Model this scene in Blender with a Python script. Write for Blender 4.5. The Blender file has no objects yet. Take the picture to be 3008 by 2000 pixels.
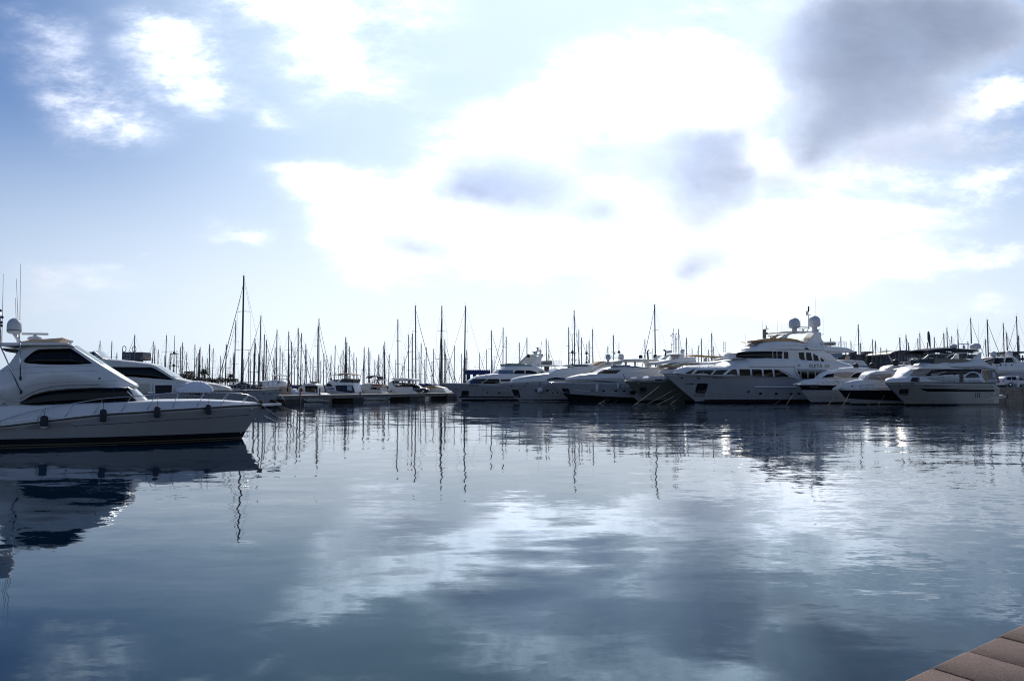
import bpy, bmesh, math, random
from mathutils import Vector, Matrix
random.seed(11)
R = math.radians
sc = bpy.context.scene
COL = sc.collection

# ------------------------------------------------------------------ camera
EYE = 2.7                      # eye height above the water
FOC = 2285.0                   # focal length in photo pixels (photo 3008 wide)
CX, CY, HOR = 1504.0, 1000.0, 1135.0
PITCH = math.atan((HOR - CY) / FOC)
cam_d = bpy.data.cameras.new('camera')
cam_d.sensor_width = 36.0
cam_d.lens = 36.0 * FOC / 3008.0
cam_d.clip_start = 0.1
cam_d.clip_end = 30000
cam = bpy.data.objects.new('camera', cam_d)
cam.location = (0, 0, EYE)
cam.rotation_euler = (math.pi / 2 + PITCH, 0, 0)
COL.objects.link(cam)
sc.camera = cam

def ray(px, py):
    x = (px - CX) / FOC
    u = -(py - CY) / FOC
    return Vector((x, math.cos(PITCH) - u * math.sin(PITCH), math.sin(PITCH) + u * math.cos(PITCH)))

def at(px, py, Y):
    """world point seen at a photo pixel, at depth Y"""
    d = ray(px, py)
    return Vector((0, 0, EYE)) + d * (Y / d.y)

def on_z(px, py, z=0.0):
    d = ray(px, py)
    return Vector((0, 0, EYE)) + d * ((z - EYE) / d.z)

def conv(ox, oy, k):
    """coordinates read off an enlarged view of the photo -> photo pixels"""
    return lambda *p: [(ox + p[i] / k, oy + p[i + 1] / k) for i in range(0, len(p), 2)]

Z1 = conv(0, 900, 3.484);    Z2 = conv(400, 900, 3.484);  Z3 = conv(800, 900, 4.48)
Z4 = conv(1250, 880, 4.6125); Z5 = conv(1600, 880, 4.6125); Z6 = conv(1950, 880, 4.6125)
Z7 = conv(2300, 880, 4.6114); Z8 = conv(2600, 880, 4.6127)
ZA = conv(260, 880, 4.9);    ZB = conv(500, 880, 4.9);    ZC = conv(680, 800, 3.92)
ZD = conv(860, 900, 5.225);  ZE = conv(1040, 900, 5.225); ZF = conv(1160, 880, 4.9)
ZG = conv(0, 780, 5.808);    ZH = conv(640, 1150, 6.553)
R1 = conv(1300, 1040, 9.073); R2 = conv(1480, 1000, 7.838); R3 = conv(1640, 960, 6.272)
R4 = conv(1940, 960, 6.273); R5 = conv(2160, 880, 4.75);  R6 = conv(2320, 1020, 6.553)
R7 = conv(2560, 980, 6.817); R8 = conv(2780, 920, 5.408); ZQ = conv(2640, 1820, 6.410)

# ------------------------------------------------------------------ materials
MATS = {}
def nodes(name):
    m = bpy.data.materials.new(name)
    m.use_nodes = True
    nt = m.node_tree
    return m, nt, nt.nodes['Principled BSDF']

def mat(name, col, rough=0.4, metal=0.0, coat=0.0, var=0.12, vscale=1.5, bump=0.0, bscale=40.0, streak=False, spec=0.5, trans=0.0):
    """plain procedural surface: a base colour with soft noise wear and an optional fine bump"""
    m, nt, b = nodes(name)
    L = nt.links
    tc = nt.nodes.new('ShaderNodeTexCoord')
    n = nt.nodes.new('ShaderNodeTexNoise')
    n.inputs['Scale'].default_value = vscale
    n.inputs['Detail'].default_value = 5
    n.inputs['Roughness'].default_value = 0.65
    src = tc.outputs['Object']
    if streak:
        mp = nt.nodes.new('ShaderNodeMapping')
        mp.inputs['Scale'].default_value = (2.2, 2.2, 0.35)
        L.new(src, mp.inputs['Vector'])
        src = mp.outputs['Vector']
    L.new(src, n.inputs['Vector'])
    r = nt.nodes.new('ShaderNodeValToRGB')
    e = r.color_ramp.elements
    e[0].position, e[1].position = 0.3, 0.7
    e[0].color = tuple(c * (1 - var) for c in col) + (1,)
    e[1].color = tuple(min(1, c * (1 + var * 0.5)) for c in col) + (1,)
    L.new(n.outputs['Fac'], r.inputs['Fac'])
    L.new(r.outputs['Color'], b.inputs['Base Color'])
    b.inputs['Roughness'].default_value = rough
    b.inputs['Metallic'].default_value = metal
    b.inputs['Coat Weight'].default_value = coat
    b.inputs['Coat Roughness'].default_value = 0.08
    b.inputs['Specular IOR Level'].default_value = spec
    if trans:
        b.inputs['Transmission Weight'].default_value = trans
    if bump:
        n2 = nt.nodes.new('ShaderNodeTexNoise')
        n2.inputs['Scale'].default_value = bscale
        n2.inputs['Detail'].default_value = 4
        L.new(tc.outputs['Object'], n2.inputs['Vector'])
        bp = nt.nodes.new('ShaderNodeBump')
        bp.inputs['Strength'].default_value = bump
        bp.inputs['Distance'].default_value = 0.02
        L.new(n2.outputs['Fac'], bp.inputs['Height'])
        L.new(bp.outputs['Normal'], b.inputs['Normal'])
    MATS[name] = m
    return m

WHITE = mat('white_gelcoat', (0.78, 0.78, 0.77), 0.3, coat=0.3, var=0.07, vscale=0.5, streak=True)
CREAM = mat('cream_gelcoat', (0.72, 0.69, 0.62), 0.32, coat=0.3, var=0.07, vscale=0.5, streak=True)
HULLW = mat('hull_white_shaded', (0.40, 0.41, 0.43), 0.24, coat=0.4, var=0.09, vscale=0.4, streak=True)  # white hulls toned down: shade below the deck is in the base colour
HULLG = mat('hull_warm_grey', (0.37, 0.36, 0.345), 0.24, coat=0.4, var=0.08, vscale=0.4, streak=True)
HULLGREEN = mat('hull_olive', (0.13, 0.14, 0.12), 0.25, coat=0.4, var=0.1, vscale=0.4, streak=True)
BLACKH = mat('hull_black', (0.012, 0.013, 0.016), 0.2, coat=0.3, var=0.2, vscale=0.6)
GLASS = mat('tinted_glass', (0.003, 0.0035, 0.005), 0.05, coat=0.0, var=0.3, vscale=0.8, spec=0.22)
GLASSD = mat('dark_green_screen', (0.012, 0.022, 0.020), 0.15, var=0.3, vscale=0.8)
ANCH = mat('dark_anchor', (0.05, 0.05, 0.05), 0.5, var=0.2)
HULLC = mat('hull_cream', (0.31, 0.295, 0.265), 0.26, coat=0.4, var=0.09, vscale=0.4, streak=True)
GLASSB = mat('blue_screen', (0.10, 0.16, 0.26), 0.15, var=0.2, vscale=0.8)
GLASSG = mat('green_screen', (0.10, 0.19, 0.20), 0.15, var=0.2, vscale=0.8)
CLEAR = mat('pale_windscreen', (0.35, 0.42, 0.48), 0.08, var=0.3, vscale=0.7)
STEEL = mat('stainless_steel', (0.55, 0.56, 0.58), 0.22, metal=1.0, var=0.1)
ALU = mat('mast_alloy', (0.06, 0.06, 0.068), 0.6, metal=0.2, var=0.2, vscale=0.6)
WIRE = mat('rigging_wire', (0.08, 0.08, 0.09), 0.5, metal=0.5, var=0.1)
ROPE = mat('mooring_rope', (0.20, 0.19, 0.17), 0.9, var=0.3, vscale=8)
ROPEL = mat('pale_rope', (0.20, 0.19, 0.17), 0.9, var=0.3, vscale=8)
BLACK = mat('black_plastic', (0.012, 0.012, 0.014), 0.45, var=0.2)
NAVY = mat('navy_canvas', (0.018, 0.024, 0.05), 0.85, var=0.3, vscale=3, bump=0.4, bscale=12)
BLUEC = mat('blue_canvas', (0.02, 0.045, 0.17), 0.85, var=0.3, vscale=3, bump=0.4, bscale=12)
BEIGE = mat('beige_canvas', (0.48, 0.38, 0.27), 0.85, var=0.15, vscale=2, bump=0.3, bscale=10)
TANC = mat('tan_canvas', (0.55, 0.32, 0.14), 0.8, var=0.15, vscale=2, bump=0.3, bscale=10)
WHITEC = mat('white_canvas', (0.84, 0.85, 0.88), 0.8, var=0.1, vscale=2, bump=0.5, bscale=6)
GREYC = mat('grey_canvas', (0.28, 0.26, 0.25), 0.85, var=0.2, vscale=2, bump=0.5, bscale=6)
MESHC = mat('cover_mesh', (0.42, 0.37, 0.34), 0.85, var=0.25, vscale=3, bump=0.4, bscale=8)
TEAK = mat('teak_wood', (0.30, 0.15, 0.055), 0.45, coat=0.3, var=0.35, vscale=4)
VARN = mat('amber_coaming', (0.42, 0.22, 0.05), 0.3, coat=0.4, var=0.4, vscale=1.6)
RED = mat('red_fabric', (0.42, 0.05, 0.03), 0.7, var=0.2)
YELLOW = mat('yellow_fabric', (0.55, 0.36, 0.03), 0.7, var=0.2)
GOLD = mat('gold_band', (0.16, 0.12, 0.06), 0.5, var=0.1)
FENDN = mat('navy_fender', (0.022, 0.026, 0.038), 0.75, var=0.25, vscale=6, bump=0.2)
FENDW = mat('white_fender', (0.62, 0.63, 0.66), 0.5, var=0.15, vscale=4)
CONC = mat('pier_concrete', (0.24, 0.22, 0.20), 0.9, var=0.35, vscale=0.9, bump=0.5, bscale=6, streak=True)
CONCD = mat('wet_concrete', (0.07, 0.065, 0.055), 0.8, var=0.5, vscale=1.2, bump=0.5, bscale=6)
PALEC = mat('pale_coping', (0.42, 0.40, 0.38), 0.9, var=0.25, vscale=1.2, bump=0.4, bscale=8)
CARD = mat('car_paint_dark', (0.018, 0.02, 0.026), 0.25, coat=0.8, var=0.2)
CARW = mat('car_paint_white', (0.60, 0.60, 0.62), 0.3, coat=0.8, var=0.06)
RUBBER = mat('tyre_rubber', (0.02, 0.02, 0.02), 0.85, var=0.2)
BARK = mat('palm_trunk', (0.12, 0.09, 0.06), 0.95, var=0.4, vscale=3, bump=0.6)
LEAF = mat('palm_leaf', (0.055, 0.075, 0.035), 0.6, var=0.5, vscale=0.8)
SHRUB = mat('shrub_leaf', (0.05, 0.07, 0.04), 0.7, var=0.5, vscale=0.5)
SANDST = mat('sandstone', (0.36, 0.29, 0.22), 0.95, var=0.3, vscale=0.8, bump=0.5, bscale=4)
SLATE = mat('building_slate', (0.10, 0.115, 0.14), 0.7, var=0.3, vscale=0.3)
SLATED = mat('building_dark', (0.045, 0.055, 0.075), 0.5, var=0.3, vscale=0.3)
GREYM = mat('grey_metal', (0.22, 0.24, 0.28), 0.5, metal=0.3, var=0.2, vscale=0.4)

# ------------------------------------------------------------------ mesh helpers
def tagp(o, label=None, cat=None, group=None, kind=None):
    if label: o['label'] = label
    if cat: o['category'] = cat
    if group: o['group'] = group
    if kind: o['kind'] = kind
    return o

def empty(name, loc, rz=0.0, label=None, cat=None, group=None):
    o = bpy.data.objects.new(name, None)
    o.empty_display_size = 0.5
    o.location = loc
    o.rotation_euler = (0, 0, rz)
    COL.objects.link(o)
    return tagp(o, label, cat, group)

class MB:
    """collects shapes, then links them as ONE mesh object"""
    def __init__(s):
        s.v, s.f, s.sm = [], [], []
    def add(s, vs, fs, smooth=False):
        k = len(s.v)
        s.v += [tuple(p) for p in vs]
        s.f += [tuple(i + k for i in f) for f in fs]
        s.sm += [smooth] * len(fs)
        return s
    def grid(s, rows, smooth=True, closed=False):
        m = len(rows[0])
        vs = [p for r in rows for p in r]
        fs = []
        for i in range(len(rows) - 1):
            for j in range(m if closed else m - 1):
                j2 = (j + 1) % m
                fs.append((i * m + j, i * m + j2, (i + 1) * m + j2, (i + 1) * m + j))
        return s.add(vs, fs, smooth)
    def ngon(s, pts, smooth=False):
        return s.add(pts, [tuple(range(len(pts)))], smooth)
    def tube(s, pts, r, n=6, r2=None, cap=True):
        pts = [Vector(p) for p in pts]
        rows = []
        N = len(pts)
        for i, p in enumerate(pts):
            t = (pts[min(i + 1, N - 1)] - pts[max(i - 1, 0)]).normalized()
            a = t.cross(Vector((0, 0, 1)))
            if a.length < 1e-3: a = t.cross(Vector((0, 1, 0)))
            a.normalize()
            b = t.cross(a)
            rr = r if r2 is None else r + (r2 - r) * i / max(1, N - 1)
            rows.append([p + (a * math.cos(2 * math.pi * j / n) + b * math.sin(2 * math.pi * j / n)) * rr for j in range(n)])
        s.grid(rows, True, True)
        if cap:
            s.ngon(rows[0]); s.ngon(rows[-1][::-1])
        return s
    def lathe(s, c, prof, n=16):
        c = Vector(c)
        rows = [[c + Vector((r * math.cos(2 * math.pi * j / n), r * math.sin(2 * math.pi * j / n), z)) for j in range(n)] for r, z in prof]
        s.grid(rows, True, True)
        s.ngon(rows[0][::-1]); s.ngon(rows[-1])
        return s
    def box(s, lo, hi):
        x0, y0, z0 = lo; x1, y1, z1 = hi
        vs = [(x0, y0, z0), (x1, y0, z0), (x1, y1, z0), (x0, y1, z0), (x0, y0, z1), (x1, y0, z1), (x1, y1, z1), (x0, y1, z1)]
        return s.add(vs, [(0, 3, 2, 1), (4, 5, 6, 7), (0, 1, 5, 4), (1, 2, 6, 5), (2, 3, 7, 6), (3, 0, 4, 7)])
    def prism(s, poly, y0, y1):
        """outline in (a,z) pushed through from y0 to y1"""
        n = len(poly)
        vs = [(a, y0, z) for a, z in poly] + [(a, y1, z) for a, z in poly]
        fs = [tuple(range(n))[::-1], tuple(range(n, 2 * n))] + [(i, (i + 1) % n, n + (i + 1) % n, n + i) for i in range(n)]
        return s.add(vs, fs)
    def build(s, name, m, parent=None, bevel=0.0, autosm=True):
        me = bpy.data.meshes.new(name)
        me.from_pydata(s.v, [], s.f)
        me.polygons.foreach_set('use_smooth', s.sm)
        bm = bmesh.new(); bm.from_mesh(me)
        bmesh.ops.remove_doubles(bm, verts=bm.verts, dist=1e-5)
        if bevel:
            es = [e for e in bm.edges if len(e.link_faces) == 2 and e.calc_face_angle(0) > 0.6]
            try: bmesh.ops.bevel(bm, geom=es, offset=bevel, segments=2, affect='EDGES', clamp_overlap=True)
            except Exception: pass
        bmesh.ops.recalc_face_normals(bm, faces=bm.faces)
        bm.to_mesh(me); bm.free()
        me.materials.append(m)
        o = bpy.data.objects.new(name, me)
        COL.objects.link(o)
        if parent: o.parent = parent
        return o

def part(mb, name, m, parent, bevel=0.0, label=None):
    o = mb.build(name, m, parent, bevel)
    if label: o['label'] = label
    return o

def interp(pts, x):
    if x <= pts[0][0]: return pts[0][1]
    for (x0, y0), (x1, y1) in zip(pts, pts[1:]):
        if x <= x1:
            return y0 + (y1 - y0) * (x - x0) / max(1e-9, x1 - x0)
    return pts[-1][1]

def smooth_poly(pts, n=4):
    """Catmull-Rom through the points"""
    out = []
    P = [pts[0]] + list(pts) + [pts[-1]]
    for i in range(1, len(P) - 2):
        p0, p1, p2, p3 = P[i - 1], P[i], P[i + 1], P[i + 2]
        for k in range(n):
            t = k / n
            out.append(tuple(0.5 * ((2 * b) + (-a + c) * t + (2 * a - 5 * b + 4 * c - d) * t * t + (-a + 3 * b - 3 * c + d) * t ** 3)
                             for a, b, c, d in zip(p0, p1, p2, p3)))
    out.append(tuple(pts[-1]))
    return out

def resample(pts, n):
    L = [0]
    for p, q in zip(pts, pts[1:]):
        L.append(L[-1] + math.dist(p, q))
    out = []
    for i in range(n):
        t = L[-1] * i / (n - 1)
        k = 0
        while k < len(L) - 2 and L[k + 1] < t: k += 1
        w = (t - L[k]) / max(1e-9, L[k + 1] - L[k])
        out.append(tuple(a + (b - a) * w for a, b in zip(pts[k], pts[k + 1])))
    return out
# ------------------------------------------------------------------ sky and sun
SUN_AZ, SUN_EL = R(5.0), R(37.0)              # azimuth to the right of straight ahead
SUND = Vector((math.sin(SUN_AZ) * math.cos(SUN_EL), math.cos(SUN_AZ) * math.cos(SUN_EL), math.sin(SUN_EL)))
sun_d = bpy.data.lights.new('sun', 'SUN')
sun_d.energy = 3.2
sun_d.angle = R(0.6)
sun_d.color = (1.0, 0.93, 0.82)
sun = bpy.data.objects.new('sun', sun_d)
sun.rotation_euler = (-SUND).to_track_quat('-Z', 'Y').to_euler()
sun.location = (0, 0, 60)
COL.objects.link(sun)

world = bpy.data.worlds.new('World')
sc.world = world
world.use_nodes = True
wt = world.node_tree
for n in list(wt.nodes): wt.nodes.remove(n)
def W(t, **kw):
    n = wt.nodes.new(t)
    for k, v in kw.items():
        setattr(n, k, v)
    return n
def wl(a, b): wt.links.new(a, b)
def math_(op, a, b=None, clamp=False):
    n = W('ShaderNodeMath', operation=op, use_clamp=clamp)
    for i, q in enumerate((a, b)):
        if q is None: continue
        if isinstance(q, (int, float)): n.inputs[i].default_value = q
        else: wl(q, n.inputs[i])
    return n.outputs[0]
def smooth_(x, lo, hi, a=0.0, b=1.0):
    n = W('ShaderNodeMapRange', interpolation_type='SMOOTHSTEP')
    n.inputs['From Min'].default_value, n.inputs['From Max'].default_value = lo, hi
    n.inputs['To Min'].default_value, n.inputs['To Max'].default_value = a, b
    wl(x, n.inputs['Value'])
    return n.outputs['Result']
def mixc(f, a, b):
    n = W('ShaderNodeMix', data_type='RGBA')
    for s, q in ((0, f), (6, a), (7, b)):
        if isinstance(q, (int, float)): n.inputs[s].default_value = q
        elif isinstance(q, tuple): n.inputs[s].default_value = q + (1,)
        else: wl(q, n.inputs[s])
    return n.outputs[2]
def scalec(col, f):
    n = W('ShaderNodeVectorMath', operation='SCALE')
    if isinstance(col, tuple): n.inputs[0].default_value = col
    else: wl(col, n.inputs[0])
    if isinstance(f, (int, float)): n.inputs['Scale'].default_value = f
    else: wl(f, n.inputs['Scale'])
    return n.outputs[0]

tc = W('ShaderNodeTexCoord')
DIR = tc.outputs['Generated']
sky = W('ShaderNodeTexSky', sky_type='NISHITA', sun_disc=False)
sky.sun_elevation = SUN_EL
sky.sun_rotation = SUN_AZ
sky.altitude = 0
sky.air_density = 1.0
sky.dust_density = 1.4
sky.ozone_density = 1.5
sep = W('ShaderNodeSeparateXYZ'); wl(DIR, sep.inputs[0])
dx, dy, dz = sep.outputs
# flat map of the sky ahead: (x/y, z/y) of the world direction
ysafe = math_('MAXIMUM', math_('ABSOLUTE', dy), 0.08)
cu, cv = math_('DIVIDE', dx, ysafe), math_('DIVIDE', dz, ysafe)
comb = W('ShaderNodeCombineXYZ'); wl(cu, comb.inputs[0]); wl(cv, comb.inputs[1])
P0 = comb.outputs[0]
# ragged edges: warp the map by noise, stretched along the drift of the clouds
def noise(scale, vec, detail=6, rough=0.6, color=False):
    n = W('ShaderNodeTexNoise')
    n.inputs['Scale'].default_value = scale
    n.inputs['Detail'].default_value = detail
    n.inputs['Roughness'].default_value = rough
    wl(vec, n.inputs['Vector'])
    return n.outputs['Color' if color else 'Fac']
def mapping(vec, loc=(0, 0, 0), rz=0, scl=(1, 1, 1), typ='POINT'):
    n = W('ShaderNodeMapping', vector_type=typ)
    n.inputs['Location'].default_value = loc
    n.inputs['Rotation'].default_value = (0, 0, rz)
    n.inputs['Scale'].default_value = scl
    wl(vec, n.inputs['Vector'])
    return n.outputs['Vector']
drift = mapping(P0, rz=R(28), scl=(0.55, 1.25, 1))
def warp(vec, amp, scale, det, src):
    c = noise(scale, src, det, 0.62, True)
    v = W('ShaderNodeVectorMath', operation='SUBTRACT'); wl(c, v.inputs[0]); v.inputs[1].default_value = (0.5, 0.5, 0.5)
    s = scalec(v.outputs[0], amp)
    a = W('ShaderNodeVectorMath', operation='ADD'); wl(vec, a.inputs[0]); wl(s, a.inputs[1])
    return a.outputs[0]
PW = warp(P0, 0.16, 7.0, 7, drift)
PS = warp(P0, 0.09, 5.0, 5, P0)

def uv(x, y):
    d = ray(x * 3008 / 2358.0, y * 3008 / 2358.0)
    return d.x / d.y, d.z / d.y
def blobs(lst, vec, kind='QUADRATIC_SPHERE'):
    """sum of soft ellipses placed by world direction"""
    acc = None
    for x, y, rx, ry, ang, w in lst:
        u, v = uv(x, y)
        k = 1 / 1791.0
        src = vec
        if acc is not None:            # chains the ellipses one after the other; z is divided away again below
            ch = W('ShaderNodeVectorMath', operation='MULTIPLY_ADD')
            wl(acc, ch.inputs[0]); ch.inputs[1].default_value = (0, 0, 1); wl(vec, ch.inputs[2])
            src = ch.outputs[0]
        m = mapping(src, (u, v, 0), R(-ang), (rx * k, ry * k, 1e5), 'TEXTURE')
        g = W('ShaderNodeTexGradient', gradient_type=kind); wl(m, g.inputs[0])
        n = W('ShaderNodeMath', operation='MULTIPLY_ADD')
        wl(g.outputs['Fac'], n.inputs[0]); n.inputs[1].default_value = w
        if acc is None: n.inputs[2].default_value = 0
        else: wl(acc, n.inputs[2])
        acc = n.outputs[0]
    return acc
CLOUDS = [
 (395,135,190,140,28,1.5),(480,185,120,70,25,1.0),(340,70,120,70,10,.8),
 (230,245,250,95,27,1.5),(120,215,150,50,15,.6),(310,285,120,60,20,.6),
 (110,90,100,170,-35,.7),(50,30,150,60,25,.6),(165,125,60,70,-20,.4),
 (560,40,190,80,15,.8),(740,90,210,170,28,1.8),(850,180,160,70,20,1.0),(660,10,200,90,10,1.0),(950,40,200,110,10,.7),
 (640,250,80,30,18,.6),(560,537,85,28,5,.9),(468,535,70,30,-5,.5),(345,572,40,16,0,.35),
 (120,620,200,75,10,.9),(230,645,190,60,6,.75),(60,680,220,75,0,.7),(280,605,90,30,10,.4),
 (800,440,170,60,12,1.3),(880,475,260,95,14,1.8),(980,550,300,120,14,1.7),(760,545,80,40,0,.5),(1120,600,170,80,0,1.0),
 (1150,330,260,150,-8,1.8),(1060,420,140,130,0,1.2),(1370,250,300,190,-10,2.0),(1620,190,360,230,0,2.2),
 (1400,430,460,200,0,2.2),(1720,330,320,230,0,2.2),(1250,560,380,120,0,1.3),(1620,560,450,130,0,1.4),
 (830,615,90,45,5,.7),(940,615,100,60,0,.7),(1600,650,500,110,0,.9),
 (1950,530,330,90,-8,1.4),(2060,480,260,70,-8,1.3),(1900,610,260,70,-8,.9),(2240,575,170,45,-9,1.2),(2130,605,130,40,-5,.9),(2320,560,80,40,0,.9),
 (2290,235,230,110,-20,1.9),(2110,310,260,90,-22,1.7),(2250,350,240,80,-8,1.5),(2300,400,160,50,-10,1.0),
 (1880,60,320,160,0,2.0),(2010,190,320,210,-10,2.2),(2190,60,320,140,0,2.0),(1900,330,230,110,-30,1.3),(2330,60,140,120,-25,1.2),
 (2280,680,150,32,-4,.8),(2130,700,110,24,0,.45),(1760,720,140,30,0,.4)]
SHADES = [
 (2010,190,260,200,-12,1.25),(1920,70,260,120,5,.85),(2160,80,300,100,8,1.1),(2240,40,190,90,0,.8),
 (1890,345,150,75,-38,.65),(1800,430,130,50,-35,.4),(2200,360,260,60,-10,.95),(2300,280,110,50,-20,.5),
 (1200,420,185,105,8,1.0),(1090,440,90,50,0,.5),(1390,345,115,60,35,.6),(1590,440,110,140,-28,.85),(1690,310,95,50,-25,.55),
 (1400,500,65,40,0,.55),(1610,625,110,45,-5,.5),(1560,330,150,70,15,.45),(1720,410,90,60,-20,.5),
 (960,585,150,50,12,.45),(2110,490,130,32,-8,.45),(2080,545,130,28,-8,.4),(1960,570,150,30,-8,.35)]
D = blobs([(x, y, rx * (1.5 if x < 900 else 1.36), ry * (1.5 if x < 900 else 1.36), a, min(w, 1.45) * (.50 if x < 900 else .74)) for x, y, rx, ry, a, w in CLOUDS], PW)
Sd = blobs([(x, y, rx * (1.2 if x > 1780 else 1.4), ry * (1.2 if x > 1780 else 1.4), a, w * (.55 if y > 250 and x > 1780 else 1.15 if x > 1780 else 1.1)) for x, y, rx, ry, a, w in SHADES], PS, 'SPHERICAL')
Sd = math_('MULTIPLY', Sd, math_('ADD', 0.72, math_('MULTIPLY', noise(5.0, P0, 6, 0.58), 0.5)))
fbm = noise(12.0, drift, 9, 0.70)
fine = noise(26.0, drift, 5, 0.7)
big_ = noise(3.2, drift, 4, 0.6)
tex = math_('ADD', math_('MULTIPLY', smooth_(fbm, 0.28, 0.72), 1.25), math_('MULTIPLY', fine, 0.5))
dens = math_('ADD', math_('MULTIPLY', D, math_('ADD', 0.12, tex)), math_('MULTIPLY', math_('SUBTRACT', big_, 0.55), math_('MULTIPLY', smooth_(D, 0.0, 0.5), 1.1)))
alpha_front = math_('MAXIMUM', smooth_(dens, 0.0, 1.45), smooth_(Sd, 0.1, 0.9))
# behind the viewer and overhead: scattered cloud from plain 3D noise
nb = noise(2.2, DIR, 7, 0.62)
alpha_back = smooth_(nb, 0.52, 0.74, 0, 0.55)
front = smooth_(dy, 0.05, 0.35)
alpha = math_('ADD', math_('MULTIPLY', alpha_front, front), math_('MULTIPLY', alpha_back, math_('SUBTRACT', 1.0, front)))
alpha = math_('MULTIPLY', alpha, smooth_(dz, 0.0, 0.06))
# closeness to the sun
dv = W('ShaderNodeVectorMath', operation='DOT_PRODUCT'); wl(DIR, dv.inputs[0])
gd = Vector((math.sin(R(4)) * math.cos(R(27)), math.cos(R(4)) * math.cos(R(27)), math.sin(R(27))))
dv.inputs[1].default_value = gd
cosg = dv.outputs['Value']
glow = smooth_(cosg, 0.80, 0.99)              # bright veil round the sun
broad = smooth_(cosg, 0.1, 1.0)
# blue of the sky, whitened towards the sun and the horizon
skyc = W('ShaderNodeVectorMath', operation='MULTIPLY'); wl(sky.outputs[0], skyc.inputs[0])
skyc.inputs[1].default_value = (0.40, 0.57, 0.83)
base = skyc.outputs[0]
SKYK = 1.0
out_blue = base
lowh = smooth_(dz, 0.32, 0.02)
out_blue = mixc(math_('MULTIPLY', lowh, 0.80), out_blue, (6.6, 7.7, 9.3))
veil = math_('MULTIPLY', math_('POWER', glow, 1.4), 0.80)
out_blue = mixc(veil, out_blue, (8.2, 9.9, 11.6))
hz = math_('MULTIPLY', smooth_(dz, 0.34, 0.0), smooth_(cosg, 0.66, 0.93))
out_blue = mixc(math_('MULTIPLY', hz, 0.85), out_blue, (10.5, 11.4, 12.4))
lit = scalec((9.6, 9.9, 10.9), math_('ADD', 0.80, math_('MULTIPLY', smooth_(cosg, 0.74, 0.975), 2.0)))
grey = scalec((3.3, 4.0, 5.6), math_('ADD', 0.55, math_('MULTIPLY', noise(4.5, PW, 5, 0.6), 0.95)))
grey = scalec(grey, math_('ADD', 1.0, math_('MULTIPLY', smooth_(cosg, 0.945, 0.985), 0.85)))
lit = scalec(lit, math_('ADD', 0.62, math_('MULTIPLY', noise(7.0, PW, 6, 0.62), 0.75)))
cl = mixc(math_('POWER', 0.035, math_('MAXIMUM', Sd, 0.0)), grey, lit)
final = mixc(alpha, out_blue, cl)
# the sky away from the sun is dimmer
final = scalec(final, smooth_(dy, -0.35, 0.6, 0.95, 1.0))
bg = W('ShaderNodeBackground')
bg.inputs['Strength'].default_value = 0.1
wl(final, bg.inputs['Color'])
wo = W('ShaderNodeOutputWorld')
wl(bg.outputs[0], wo.inputs['Surface'])
world.cycles.sampling_method = 'MANUAL'
world.cycles.sample_map_resolution = 1024
vs = sc.view_settings
vs.view_transform = 'Standard'; vs.look = 'None'; vs.gamma = 1; vs.exposure = 0; vs.use_curve_mapping = False
sc.cycles.use_denoising = True
sc.cycles.max_bounces = 8
sc.cycles.filter_width = 1.1
sc.cycles.caustics_reflective = False
sc.cycles.caustics_refractive = False

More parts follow.
